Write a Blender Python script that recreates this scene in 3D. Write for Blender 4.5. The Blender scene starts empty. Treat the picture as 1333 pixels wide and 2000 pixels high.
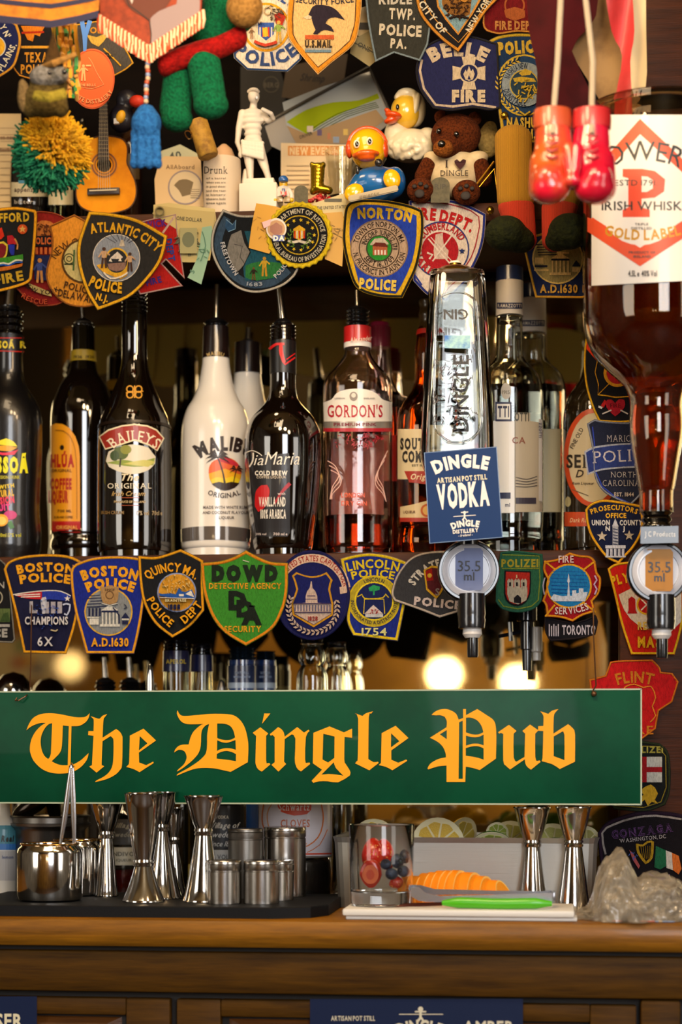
import bpy, bmesh, math, random
from mathutils import Vector, Matrix, noise
from mathutils.geometry import tessellate_polygon

random.seed(7)
S = bpy.context.scene
COL = S.collection
# ------------------------------------------------------------------ camera
FPX, HOR, D, YAW = 3740.0, 1480.0, 2.2, math.radians(6.5)
ZC = 1.117                                   # lens height; counter top is 0.95 m
CAM = Vector((0.249, -D, ZC))
FWD = Vector((-math.sin(YAW), math.cos(YAW), 0)); RGT = Vector((math.cos(YAW), math.sin(YAW), 0)); UP = Vector((0, 0, 1))
cd = bpy.data.cameras.new('camera'); cam = bpy.data.objects.new('camera', cd); COL.objects.link(cam)
cam.location = CAM; cam.rotation_euler = (math.pi/2, 0, YAW)
cd.sensor_width = 36; cd.lens = FPX*36/2000; cd.shift_y = (HOR-1000)/2000
cd.clip_start = .05; cd.dof.use_dof = True; cd.dof.focus_distance = 2.13; cd.dof.aperture_fstop = 2.8
S.camera = cam
# ------------------------------------------------------------------ world, exposure
S.view_settings.view_transform = 'Standard'; S.view_settings.look = 'None'; S.view_settings.gamma = 1
S.view_settings.use_curve_mapping = False; S.view_settings.exposure = 0.0
w = bpy.data.worlds.new('world'); S.world = w; w.use_nodes = True
w.node_tree.nodes['Background'].inputs[0].default_value = (.9, .75, .55, 1)
w.node_tree.nodes['Background'].inputs[1].default_value = .12

def P(px, py, Y):
    d = FWD + RGT*((px-666.5)/FPX) + UP*((HOR-py)/FPX)
    return CAM + d*((Y-CAM.y)/d.y)
def ray(px, py):
    return FWD + RGT*((px-666.5)/FPX) + UP*((HOR-py)/FPX)
def sc(px, Y):                               # metres per pixel of the photograph at plane Y
    p = P(px, HOR, Y); return (p-CAM).dot(FWD)/FPX
def proj(p):
    q = p-CAM; d = q.dot(FWD); return 666.5+FPX*q.dot(RGT)/d, HOR-FPX*q.z/d

def lin(h):
    h = h.lstrip('#'); o = []
    for i in (0, 2, 4):
        c = int(h[i:i+2], 16)/255; o.append(c/12.92 if c <= .04045 else ((c+.055)/1.055)**2.4)
    return (*o, 1)
# ------------------------------------------------------------------ lights
def light(name, kind, loc, power, col, size=.1, target=None, sy=None):
    l = bpy.data.lights.new(name, kind); l.energy = power; l.color = col
    if kind == 'AREA':
        l.size = size
        if sy: l.shape = 'RECTANGLE'; l.size_y = sy
    else: l.shadow_soft_size = size
    o = bpy.data.objects.new(name, l); COL.objects.link(o); o.location = loc
    if target is not None: o.rotation_euler = (Vector(target)-Vector(loc)).to_track_quat('-Z', 'Y').to_euler()
    return o
WARM = (1, .70, .38)
light('pendant_light', 'POINT', P(300, -95, -.16), 1.3, WARM, .04)
light('pendant_light', 'POINT', P(250, -520, -.75), 7, WARM, .06)
light('pendant_light', 'POINT', P(800, -560, -.75), 8, WARM, .06)
light('pendant_light', 'POINT', P(1350, -500, -.8), 5, (1, .66, .36), .06)
light('bar_light', 'AREA', (-.25, -1.3, 2.75), 14, (1, .74, .45), .7, (0, 0, 1.2))
light('window_light', 'AREA', (.9, -3.7, 1.95), 42, (.93, .96, 1), 1.0, (0, 0, 1.2), 1.5)
light('side_fill_light', 'AREA', (-2.3, -2.6, 1.7), 28, (1, .92, .80), 1.2, (0, 0, 1.1), 1.4)  # both side lights are added fill; these walls hold no window
light('far_wall_fill', 'AREA', (-.4, -3.1, 2.7), 22, WARM, .5, (-.4, -4.2, 1.2))  # added fill aimed at the far wall to brighten the mirror view
light('side_fill_light', 'AREA', (2.3, -2.2, 1.6), 15, (1, .93, .85), .8, (0, 0, 1.1), 1.4)

# ------------------------------------------------------------------ materials
_M = {}
def mat(c='#888888', r=.5, m=0, t=0, b=0, bs=300, kind=None, c2=None, coat=0, ior=1.5, e=0, sheen=0, spec=.5, a=1):
    key = (c, r, m, t, b, bs, kind, c2, coat, ior, e, sheen, spec, a)
    if key in _M: return _M[key]
    M = bpy.data.materials.new('material_%d' % len(_M)); M.use_nodes = True
    nt = M.node_tree; N = nt.nodes; B = N['Principled BSDF']; L = nt.links.new
    I = B.inputs
    I['Base Color'].default_value = lin(c); I['Roughness'].default_value = r; I['Metallic'].default_value = m
    I['Transmission Weight'].default_value = t; I['IOR'].default_value = ior; I['Coat Weight'].default_value = coat
    I['Coat Roughness'].default_value = .05; I['Sheen Weight'].default_value = sheen; I['Specular IOR Level'].default_value = spec
    I['Alpha'].default_value = a
    if e: I['Emission Color'].default_value = lin(c); I['Emission Strength'].default_value = e
    tc = N.new('ShaderNodeTexCoord'); co = tc.outputs['Object']
    def bump(src, st, dist=.001):
        bn = N.new('ShaderNodeBump'); bn.inputs['Strength'].default_value = st; bn.inputs['Distance'].default_value = dist
        L(src, bn.inputs['Height']); L(bn.outputs[0], I['Normal'])
    def ns(scale, det=4, vec=None, rough=.6):
        n = N.new('ShaderNodeTexNoise'); n.inputs['Scale'].default_value = scale; n.inputs['Detail'].default_value = det
        n.inputs['Roughness'].default_value = rough; L(vec or co, n.inputs['Vector']); return n
    def mapping(s, rot=(0, 0, 0)):
        mp = N.new('ShaderNodeMapping'); mp.inputs['Scale'].default_value = s; mp.inputs['Rotation'].default_value = rot
        L(co, mp.inputs[0]); return mp.outputs[0]
    def mix(fac, x, y, lo=.3, hi=.7):
        rp = N.new('ShaderNodeMapRange'); rp.inputs[1].default_value = lo; rp.inputs[2].default_value = hi; L(fac, rp.inputs[0])
        mx = N.new('ShaderNodeMix'); mx.data_type = 'RGBA'; L(rp.outputs[0], mx.inputs[0])
        mx.inputs[6].default_value = x; mx.inputs[7].default_value = y; L(mx.outputs[2], I['Base Color'])
    base = lin(c)
    dark = lin(c2) if c2 else tuple(v*.62 for v in base[:3])+(1,)
    if kind == 'thread':       # embroidered / woven cloth
        wv = N.new('ShaderNodeTexWave'); wv.inputs['Scale'].default_value = 520; wv.inputs['Distortion'].default_value = 1.2
        wv.inputs['Detail'].default_value = 1; wv.bands_direction = 'DIAGONAL'; L(co, wv.inputs['Vector'])
        n = ns(700, 2, mapping((1, 1, .35)))
        ad = N.new('ShaderNodeMath'); ad.operation = 'ADD'; L(wv.outputs[1], ad.inputs[0]); L(n.outputs[0], ad.inputs[1])
        bump(ad.outputs[0], .8, .0006); mix(n.outputs[0], dark, base, .25, .6)
        I['Specular IOR Level'].default_value = .15
    elif kind == 'wood':
        v = mapping((1.2, 14, 14)); n = ns(9, 6, v); n2 = ns(60, 3, mapping((.6, 20, 20)))
        ad = N.new('ShaderNodeMath'); ad.operation = 'ADD'; L(n.outputs[0], ad.inputs[0])
        ml = N.new('ShaderNodeMath'); ml.operation = 'MULTIPLY'; ml.inputs[1].default_value = .45; L(n2.outputs[0], ml.inputs[0]); L(ml.outputs[0], ad.inputs[1])
        mix(ad.outputs[0], dark, base, .45, .95); bump(ad.outputs[0], .25, .0015)
    elif kind == 'brushed':
        n = ns(60, 4, mapping((18, 18, .4)) if not b else mapping((.4, 18, 18)))
        rr = N.new('ShaderNodeMapRange'); rr.inputs[3].default_value = r*.7; rr.inputs[4].default_value = r*1.4; L(n.outputs[0], rr.inputs[0]); L(rr.outputs[0], I['Roughness'])
        bump(n.outputs[0], .12, .0005)
    elif kind == 'fuzz':
        n = ns(bs, 5); bump(n.outputs[0], 1, .004); mix(n.outputs[0], dark, base, .35, .6); I['Specular IOR Level'].default_value = .15
    elif kind == 'knit':
        wv = N.new('ShaderNodeTexWave'); wv.inputs['Scale'].default_value = bs; wv.bands_direction = 'X'; L(co, wv.inputs['Vector'])
        bump(wv.outputs[1], .6, .002); mix(wv.outputs[1], dark, base, 0, .6)
    elif kind == 'mottle':
        n = ns(bs, 5); mix(n.outputs[0], dark, base, .35, .6)
        if b: bump(n.outputs[0], b)
    elif kind == 'print':       # lines of small print on paper
        wv = N.new('ShaderNodeTexWave'); wv.inputs['Scale'].default_value = bs; wv.bands_direction = 'Z'; wv.inputs['Distortion'].default_value = .3; L(co, wv.inputs['Vector'])
        n = ns(260, 2, mapping((1, 1, .3)))
        ml = N.new('ShaderNodeMath'); ml.operation = 'MULTIPLY'; L(wv.outputs[1], ml.inputs[0]); L(n.outputs[0], ml.inputs[1])
        mix(ml.outputs[0], base, lin(c2), .42, .55)
    elif b:
        n = ns(bs, 4); bump(n.outputs[0], b)
    _M[key] = M; return M

YL, GD, NV, BK, WH, RD = '#f2b01c', '#d8981c', '#182250', '#1c1e22', '#ece6dc', '#c01818'
def th(c): return mat(c, .75, kind='thread')
def pl(c, r=.3, **k): return mat(c, r, **k)
CHROME = dict(c='#c8c6c2', r=.16, m=1)

# ------------------------------------------------------------------ objects
def obj(name, me, parent=None, label=None, kind=None, cat=None, group=None):
    o = bpy.data.objects.new(name, me); COL.objects.link(o)
    if parent is not None:
        o.parent = parent; o.matrix_parent_inverse = Matrix.Translation(-parent.location)
    if label: o['label'] = label
    if kind: o['kind'] = kind
    if cat: o['category'] = cat
    if group: o['group'] = group
    return o
def thing(name, label, cat, loc=(0, 0, 0), group=None):
    o = bpy.data.objects.new(name, None); COL.objects.link(o); o.empty_display_size = .02
    o.location = loc; o['label'] = label; o['category'] = cat
    if group: o['group'] = group
    return o

class G:                                     # one mesh under construction, several materials
    def __init__(s): s.v = []; s.f = []; s.m = []; s.sm = []; s.mats = []; s.flat = False
    def mi(s, m):
        if m not in s.mats: s.mats.append(m)
        return s.mats.index(m)
    def add(s, vs, fs, m, smooth=False):
        n = len(s.v); i = s.mi(m); s.v += [tuple(v) for v in vs]
        for f in fs: s.f.append(tuple(k+n for k in f)); s.m.append(i); s.sm.append(smooth)
        return s
    def build(s, name, parent=None, origin=None, sharp=40, **k):
        me = bpy.data.meshes.new(name)
        o = Vector(origin) if origin is not None else None
        me.from_pydata([Vector(v)-o for v in s.v] if o is not None else s.v, [], s.f)
        for m in s.mats: me.materials.append(m)
        me.polygons.foreach_set('material_index', s.m); me.polygons.foreach_set('use_smooth', s.sm); me.update()
        if any(s.sm): me.set_sharp_from_angle(angle=math.radians(sharp))
        ob = obj(name, me, parent, **k)
        if o is not None:
            ob.location = o
        return ob
    # --- solids
    def box(s, a, b, m, bev=0):
        x0, y0, z0 = a; x1, y1, z1 = b
        if not bev:
            vs = [(x, y, z) for x in (x0, x1) for y in (y0, y1) for z in (z0, z1)]
            return s.add(vs, [(0, 1, 3, 2), (4, 6, 7, 5), (0, 4, 5, 1), (2, 3, 7, 6), (0, 2, 6, 4), (1, 5, 7, 3)], m)
        bm = bmesh.new(); bmesh.ops.create_cube(bm, size=1)
        for v in bm.verts: v.co = Vector((x0+(v.co.x+.5)*(x1-x0), y0+(v.co.y+.5)*(y1-y0), z0+(v.co.z+.5)*(z1-z0)))
        bmesh.ops.bevel(bm, geom=bm.edges[:], offset=bev, segments=2, affect='EDGES', profile=.5)
        return s.bm(bm, m, True)
    def bm(s, bm, m, smooth=False, M=None):
        bm.verts.index_update(); vs = [(M @ v.co if M else v.co.copy()) for v in bm.verts]
        fs = [tuple(v.index for v in f.verts) for f in bm.faces]; bm.free(); return s.add(vs, fs, m, smooth)
    def lathe(s, prof, c, m, seg=40, axis=None, flip=False, ox=1, oy=1, smooth=True, pw=2):
        """prof: (radius, height) pairs; poles closed when radius 0. c: base point."""
        ax = (Vector(axis).normalized() if axis is not None else UP)
        if axis is None: u, v = RGT, FWD
        else:
            u = ax.cross(FWD); u = u.normalized() if u.length > .01 else RGT.copy(); v = ax.cross(u)
        c = Vector(c); vs = []; fs = []; rings = []
        def sup(x): return math.copysign(abs(x)**(2/pw), x)
        for r, z in prof:
            if r <= 1e-6: rings.append([len(vs)]); vs.append(c+ax*z)
            else:
                rings.append(list(range(len(vs), len(vs)+seg)))
                vs += [c+ax*z+u*(r*ox*sup(math.cos(2*math.pi*k/seg)))+v*(r*oy*sup(math.sin(2*math.pi*k/seg))) for k in range(seg)]
        for A, B in zip(rings, rings[1:]):
            for k in range(seg):
                k2 = (k+1) % seg
                if len(A) == 1 and len(B) == 1: continue
                if len(A) == 1: fs.append((A[0], B[k2], B[k]))
                elif len(B) == 1: fs.append((A[k], A[k2], B[0]))
                else: fs.append((A[k], A[k2], B[k2], B[k]))
        if flip: fs = [f[::-1] for f in fs]
        return s.add(vs, fs, m, smooth)
    def ball(s, c, r, m, seg=20, rot=None, rings=12, fn=None):
        """ellipsoid; r = radius or (rx, ry, rz)"""
        r = (r, r, r) if not hasattr(r, '__len__') else r; vs = [Vector((0, 0, -1))]; fs = []
        for i in range(1, rings):
            t = -math.pi/2+math.pi*i/rings
            vs += [Vector((math.cos(t)*math.cos(2*math.pi*k/seg), math.cos(t)*math.sin(2*math.pi*k/seg), math.sin(t))) for k in range(seg)]
        vs.append(Vector((0, 0, 1)))
        for k in range(seg):
            k2 = (k+1) % seg; fs.append((0, 1+k2, 1+k)); e = 1+(rings-2)*seg; fs.append((e+k, e+k2, len(vs)-1))
            for i in range(rings-2): a = 1+i*seg; fs.append((a+k, a+k2, a+seg+k2, a+seg+k))
        out = []
        for v in vs:
            q = Vector((v.x*r[0], v.y*r[1], v.z*r[2]))
            if fn: q = fn(q, v)
            if rot: q = rot @ q
            out.append(Vector(c)+q)
        return s.add(out, fs, m, True)
    def tube(s, pts, rad, m, seg=8, closed=False, cap=True, flat=None):
        pts = [Vector(p) for p in pts]; n = len(pts); R = rad if hasattr(rad, '__len__') else [rad]*n
        vs = []; fs = []; pu = None
        for i, p in enumerate(pts):
            a = pts[(i-1) % n] if (closed or i > 0) else p; b = pts[(i+1) % n] if (closed or i < n-1) else p
            t = (b-a).normalized() if (b-a).length > 1e-9 else UP
            if pu is None: pu = t.cross(Vector((0, 1, .01))); pu = pu if pu.length > .05 else t.cross(Vector((1, 0, 0)))
            u = (pu-t*pu.dot(t)); u = u.normalized() if u.length > 1e-6 else t.orthogonal().normalized(); pu = u; v = t.cross(u)
            for k in range(seg):
                an = 2*math.pi*k/seg; vs.append(p+u*(R[i]*math.cos(an))+v*(R[i]*(flat or 1)*math.sin(an)))
        for i in range(n if closed else n-1):
            j = (i+1) % n
            for k in range(seg): k2 = (k+1) % seg; fs.append((i*seg+k, i*seg+k2, j*seg+k2, j*seg+k))
        if cap and not closed: fs.append(tuple(range(seg))[::-1]); fs.append(tuple(range((n-1)*seg, n*seg)))
        return s.add(vs, fs, m, True)
    # --- flat art mapped on a surface
    def art(s, v2, f2, surf, lift, m, thick=.0003, step=None):
        if step: v2, f2 = cut(v2, f2, step)
        n = len(v2); vs = [surf(x, y, lift) for x, y in v2]; fs = list(f2)
        if thick:
            ec = {}
            for f in f2:
                for a, b in zip(f, f[1:]+f[:1]): k = (min(a, b), max(a, b)); ec.setdefault(k, []).append((a, b))
            bd = [e[0] for e in ec.values() if len(e) == 1]; mp = {}
            for e in bd:
                for a in e:
                    if a not in mp: mp[a] = len(vs); vs.append(surf(v2[a][0], v2[a][1], lift-thick))
            fs += [(b, a, mp[a], mp[b]) for a, b in bd]
        return s.add(vs, fs, m)

def cut(v2, f2, step):
    sx, sy = step if hasattr(step, '__len__') else (step, step)
    bm = bmesh.new(); vv = [bm.verts.new((x, y, 0)) for x, y in v2]
    for f in f2:
        try: bm.faces.new([vv[i] for i in f])
        except ValueError: pass
    for ax, st in ((0, sx), (1, sy)):
        if not st: continue
        lo = min(v.co[ax] for v in bm.verts); hi = max(v.co[ax] for v in bm.verts)
        for k in range(math.floor(lo/st)+1, math.ceil(hi/st)):
            nrm = (1, 0, 0) if ax == 0 else (0, 1, 0); co = (k*st, 0, 0) if ax == 0 else (0, k*st, 0)
            bmesh.ops.bisect_plane(bm, geom=bm.verts[:]+bm.edges[:]+bm.faces[:], plane_co=co, plane_no=nrm, dist=1e-4)
    bm.verts.index_update(); V = [(v.co.x, v.co.y) for v in bm.verts]; F = [tuple(v.index for v in f.verts) for f in bm.faces]
    bm.free(); return V, F

def smooth(pts, n=4, corner=38, closed=True):
    """Catmull-Rom through the points, keeping sharp corners sharp"""
    N = len(pts); out = []
    def sharp(i):
        if not closed and i in (0, N-1): return True
        a, b, c = pts[i-1], pts[i], pts[(i+1) % N]
        t = abs((math.atan2(c[1]-b[1], c[0]-b[0])-math.atan2(b[1]-a[1], b[0]-a[0])+math.pi) % (2*math.pi)-math.pi)
        return math.degrees(t) > corner
    sh = [sharp(i) for i in range(N)]
    for i in range(N if closed else N-1):
        j = (i+1) % N; p1, p2 = pts[i], pts[j]; p0 = p1 if sh[i] else pts[i-1]; p3 = p2 if sh[j] else pts[(j+1) % N]
        if sh[i] and sh[j]: out.append(p1); continue
        for k in range(n):
            t = k/n; out.append(tuple(.5*(2*p1[q]+(p2[q]-p0[q])*t+(2*p0[q]-5*p1[q]+4*p2[q]-p3[q])*t*t+(3*p1[q]-p0[q]-3*p2[q]+p3[q])*t**3) for q in (0, 1)))
    if not closed: out.append(pts[-1])
    return out
def poly(*conts):
    V = [p for c in conts for p in c]
    return V, [tuple(t) for t in tessellate_polygon([[Vector((x, y, 0)) for x, y in c] for c in conts])]
def circ(cx, cy, r, ry=None, n=28, a0=0):
    ry = ry or r; return [(cx+r*math.cos(2*math.pi*k/n+a0), cy+ry*math.sin(2*math.pi*k/n+a0)) for k in range(n)]
def stroke(pts, wd, closed=False):
    """constant-width band along a polyline"""
    n = len(pts); L_, R_ = [], []
    for i in range(n):
        a = pts[i-1] if (i > 0 or closed) else pts[i]; b = pts[(i+1) % n] if (i < n-1 or closed) else pts[i]
        dx, dy = b[0]-a[0], b[1]-a[1]; l = math.hypot(dx, dy) or 1; w2 = (wd[min(len(wd)-1, round(i*(len(wd)-1)/(n-1)))] if hasattr(wd, '__len__') else wd)/2
        L_.append((pts[i][0]-dy/l*w2, pts[i][1]+dx/l*w2)); R_.append((pts[i][0]+dy/l*w2, pts[i][1]-dx/l*w2))
    V = L_+R_; m = n if closed else n-1
    return V, [(i, (i+1) % n, n+(i+1) % n, n+i) for i in range(m)]

# ------------------------------------------------------------------ lettering
_GL = {}
def glyph(ch, bold, serif):
    k = (ch, bold, serif)
    if k in _GL: return _GL[k]
    cu = bpy.data.curves.new('glyph', 'FONT'); cu.body = ch; cu.size = 1; cu.offset = bold; cu.resolution_u = 2; cu.fill_mode = 'FRONT'
    ob = bpy.data.objects.new('glyph', cu); me = bpy.data.meshes.new_from_object(ob)
    V = [(v.co.x, v.co.y) for v in me.vertices]; F = [tuple(p.vertices) for p in me.polygons]
    bpy.data.objects.remove(ob); bpy.data.curves.remove(cu); bpy.data.meshes.remove(me)
    if not V: _GL[k] = ([], [], .3, 0); return _GL[k]
    H = CAPH[0]; V = [(x/H, y/H) for x, y in V]
    if serif:                                # slab serifs on every flat stem end
        ec = {}
        for f in F:
            for a, b in zip(f, f[1:]+f[:1]): kk = (min(a, b), max(a, b)); ec[kk] = ec.get(kk, 0)+1
        top = max(y for x, y in V); bot = min(y for x, y in V)
        for (a, b), c in list(ec.items()):
            (xa, ya), (xb, yb) = V[a], V[b]
            if c == 1 and abs(ya-yb) < .01 and .06 < abs(xa-xb) < .34 and (abs(ya-bot) < .03 or abs(ya-top) < .03) and ch not in '.,-:\'':
                x0, x1 = min(xa, xb)-.085, max(xa, xb)+.085; t = .07 if abs(ya-bot) < .03 else -.07
                n = len(V); V += [(x0, ya), (x1, ya), (x1, ya+t), (x0, ya+t)]; F.append((n, n+1, n+2, n+3))
    x0 = min(v[0] for v in V); V = [(x-x0, y) for x, y in V]
    _GL[k] = (V, F, max(v[0] for v in V), x0); return _GL[k]
CAPH = [1]; _g = glyph('H', 0, 0); CAPH[0] = max(v[1] for v in _g[0]); _GL.clear()
def text2d(s, h, sx=1, bold=.02, serif=0, sp=0, it=0):
    V, F, x = [], [], 0
    for ch in s:
        if ch == ' ': x += .36+sp; continue
        v, f, wd, _ = glyph(ch, bold, serif); n = len(V)
        V += [((p[0]+x), p[1]) for p in v]; F += [tuple(i+n for i in q) for q in f]; x += wd+.15+sp
    x -= .15+sp; hs = h*sx
    return [((px-x/2)*hs+(py-.5)*it*h, (.5-py)*h) for px, py in V], F
def T(s, cx, cy, h, col, rot=0, arc=0, sx=1, w=None, bold=.02, serif=0, sp=0, it=0):
    """text item centred at cx, cy: cap height h px, arc = signed radius, w = total width px"""
    V, F = text2d(s, h, 1, bold, serif, sp, it)
    if w: k = w/max(1e-6, (max(v[0] for v in V)-min(v[0] for v in V))); V = [(x*k, y) for x, y in V]
    elif sx != 1: V = [(x*sx, y) for x, y in V]
    if arc:
        V = [((arc-y)*math.sin(x/arc), arc-(arc-y)*math.cos(x/arc)) for x, y in V]
    r = math.radians(rot); c_, s_ = math.cos(r), math.sin(r)
    return ('t', [(cx+x*c_-y*s_, cy+x*s_+y*c_) for x, y in V], F, col)
def TC(s, X, Y, r, ang, h, col, inner=False, **k):
    """text round a circle centred X, Y; ang clockwise from the top; inner = reads along the bottom"""
    a = math.radians(ang); return T(s, X+r*math.sin(a), Y-r*math.cos(a), h, col, rot=ang+(180 if inner else 0), arc=-r if inner else r, **k)
def PO(pts, col, sm=0, corner=38): return ('p', *poly(smooth(pts, sm, corner) if sm else pts), col)
def DI(cx, cy, r, col, ry=None, n=28): return ('p', *poly(circ(cx, cy, r, ry, n)), col)
def RI(cx, cy, r0, r1, col, k=1): return ('p', *stroke(circ(cx, cy, (r0+r1)/2, (r0+r1)/2*k, 36), r1-r0, True), col)
def LI(pts, wd, col, sm=0, closed=False): return ('p', *stroke(smooth(pts, sm, 80, closed) if sm else pts, wd, closed), col)
def BX(x0, y0, x1, y1, col): return ('p', [(x0, y0), (x1, y0), (x1, y1), (x0, y1)], [(0, 1, 2, 3)], col)
def ST(cx, cy, r, col, rot=0): return PO([(cx+(r if i % 2 == 0 else r*.42)*math.sin(i*math.pi/5+rot), cy-(r if i % 2 == 0 else r*.42)*math.cos(i*math.pi/5+rot)) for i in range(10)], col)
def SK(cx, cy, r, n, ln, col, wd=1, seed=1):       # a scatter of short stitches
    rn = random.Random(seed); out = []
    for i in range(n):
        a = rn.uniform(0, 6.28); q = r*math.sqrt(rn.random()); x, y = cx+q*math.cos(a), cy+q*math.sin(a); b = rn.uniform(0, 3.14)
        out.append(LI([(x, y), (x+ln*math.cos(b), y+ln*math.sin(b))], wd, col))
    return out
def fr(ox, oy, s, items=None, pts=None):            # crop coordinates -> photograph pixels
    if pts is not None: return [(ox+x/s, oy+y/s) for x, y in pts]
    return [(k, [(ox+x/s, oy+y/s) for x, y in V], F, c) for k, V, F, c in flat(items)]
def flat(it):
    for i in it:
        if isinstance(i, list): yield from flat(i)
        else: yield i
FRM = dict(A=(0, 380, 2.962), B=(400, 380, 2.380), C=(930, 380, 3.308), D=(430, 0, 2.836), E=(880, 0, 2.943), F=(0, 0, 2.962), G=(0, 560, 3.774),
           H=(330, 540, 3.635), I=(620, 500, 3.389), J=(950, 500, 3.389), K=(0, 1060, 3.174), L=(380, 1060, 3.174), M=(750, 1030, 2.286),
           N=(0, 1540, 2.962), O=(380, 1560, 3.508), Q=(640, 1560, 3.703), R=(960, 1540, 3.574), S=(0, 1780, 2.0), U=(667, 1780, 2.0), X=(0, 0, 1))

def decorate(items, surf, parent, m=th, lift=.0002, thick=.0004, step=None, names=('lettering', 'emblem'), inc=.00009, prints=None):
    gt, ge = G(), G(); k = 0
    for kind, V, F, c in flat(items):
        k += 1; g = gt if kind == 't' else ge
        g.art(V, F, surf, lift+thick+k*inc, m(c) if isinstance(c, str) else c, thick+k*inc*.9, step)
    if gt.f: gt.build(names[0], parent)
    if ge.f: ge.build(names[1], parent)

def plane_surf(Y0, cx, cy, a=0, b=0, curl=0, cw=60):
    def f(x, y, l):
        u = (x-cx)/cw
        return P(x, y, Y0+a*(x-cx)*.00008+b*(y-cy)*.00008+curl*u*u-l)
    return f
NP = [0]
def patch(label, F_, out, Y, bcol, bw, field, items, a=0, b=0, curl=0, sm=4, corner=38, name='police_patch', cat='patch', group='cloth patches pinned to the bar shelves', back='#8a8048', m=th, thick=.0014):
    """embroidered cloth badge: backing, raised merrowed border, stitched emblem and lettering"""
    fr_ = FRM[F_]; pts = fr(*fr_, pts=out); pts = smooth(pts, sm, corner) if sm else pts
    ar = sum(x0*y1-x1*y0 for (x0, y0), (x1, y1) in zip(pts, pts[1:]+pts[:1]))
    if ar < 0: pts = pts[::-1]
    cx = sum(p[0] for p in pts)/len(pts); cy = sum(p[1] for p in pts)/len(pts)
    xs = [p[0] for p in pts]; NP[0] += 1
    Y += (NP[0] % 7)*.00007
    sf = plane_surf(Y, cx, cy, a, b, curl, (max(xs)-min(xs))/2)
    root = thing(name, label, cat, P(cx, cy, Y), group)
    step = ((max(xs)-min(xs))/8, None) if curl else None
    g = G(); v, f = poly(pts); g.art(v, f, sf, 0, m(field), thick, step)
    g.art(v, f, sf, -thick-.0001, mat(back, .85), 0, step)
    g.build('backing', root)
    # border
    bw = bw/fr_[2]; n = len(pts); rows = []
    nr = []
    for i in range(n):
        (x0, y0), (x1, y1), (x2, y2) = pts[i-1], pts[i], pts[(i+1) % n]
        l1 = math.hypot(x1-x0, y1-y0) or 1; l2 = math.hypot(x2-x1, y2-y1) or 1
        n1 = (-(y1-y0)/l1, (x1-x0)/l1); n2 = (-(y2-y1)/l2, (x2-x1)/l2); sx_, sy_ = n1[0]+n2[0], n1[1]+n2[1]; q = sx_*sx_+sy_*sy_
        k = 2/q if q > .5 else 4; nr.append((sx_*k, sy_*k))
    vs = []; fs = []; K = 5
    for i in range(n):
        for j in range(K):
            t = j/(K-1); h = .0012*math.sin(math.pi*min(1, max(0, t)))**.6+.0001 if 0 < t < 1 else (-thick if t == 0 else .0001)
            o_ = bw*(t*1.0-.04); vs.append(sf(pts[i][0]+nr[i][0]*o_, pts[i][1]+nr[i][1]*o_, h))
    for i in range(n):
        i2 = (i+1) % n
        for j in range(K-1): fs.append((i*K+j, i2*K+j, i2*K+j+1, i*K+j+1))
    gb = G(); gb.add(vs, fs, m(bcol), True); gb.build('border', root)
    decorate(fr(*fr_, items=items), sf, root, m, step=step)
    return root
# ================================================================== the setting
WOOD = mat('#94600f', .4, kind='wood', c2='#583606', coat=.12, spec=.3)
WOODD = mat('#543606', .55, kind='wood', c2='#2a1802', spec=.12)
WOODR = mat('#4c240c', .5, kind='wood', c2='#221004', spec=.2)
DARK = mat('#140d08', .7, b=.2, bs=40)
ZCT = .95; ZSH = P(666, 1079, -.03).z; ZTOP = P(666, 404, -.03).z
def zy(py, Y, px=666): return P(px, py, Y).z
def xs_(px, Y): return P(px, HOR, Y).x
g = G(); g.box((-2.6, -4, -.05), (2.6, 1.0, 0), mat('#4a3420', .5, kind='wood')); g.build('floor', kind='structure')
g = G(); g.box((-2.6, -4, 2.95), (2.6, 1.0, 3.0), mat('#8a7040', .8, b=.1)); g.build('ceiling', kind='structure')
NEU = mat('#8c8474', .8, kind='mottle', bs=3, c2='#6a6254')
OCH = mat('#b08838', .8, kind='mottle', bs=3, c2='#7c5c24')
g = G(); g.box((-2.65, -4, 0), (-2.6, 1.0, 2.95), NEU); g.build('wall_left', kind='structure')
g = G(); g.box((2.6, -4, 0), (2.65, 1.0, 2.95), NEU); g.build('wall_right', kind='structure')
g = G(); g.box((-2.6, -4.05, 0), (2.6, -4, 2.95), OCH); g.build('wall_front', kind='structure')
g = G(); g.box((-2.6, -4.0, 1.82), (.2, -3.97, 2.95), mat('#1a120a', .8, b=.1)); g.box((1.6, -4.0, 1.82), (2.6, -3.97, 2.95), mat('#1a120a', .8, b=.1)); g.build('far_dark_panel', kind='structure')  # dark panels added so the mirror reads black behind the bottles
g = G(); g.box((-2.6, .24, 0), (2.6, .29, 2.95), mat('#1e120a', .6, kind='wood', c2='#0c0604')); g.build('wall_back', kind='structure')
# daylight window in the far wall of the pub, seen only in reflections
def window(x0, x1, z0, z1, Y, n, wall):
    g = G(); t = .05; fm = mat('#d8d0c0', .5)
    g.box((x0-t, Y-.02, z0-t), (x1+t, Y+.02, z0), fm).box((x0-t, Y-.02, z1), (x1+t, Y+.02, z1+t), fm).box((x0-t, Y-.02, z0), (x0, Y+.02, z1), fm).box((x1, Y-.02, z0), (x1+t, Y+.02, z1), fm)
    xm = (x0+x1)/2; g.box((xm-.015, Y-.02, z0), (xm+.015, Y+.02, z1), fm)
    o = g.build(n, kind='structure')
    g = G(); g.box((x0, Y-.012, z0), (x1, Y-.008, z1), mat('#eef4ff', .4, e=4)); g.build('pane', o)
window(.45, 1.35, 1.2, 2.75, -3.95, 'window_1', 0)
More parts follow.
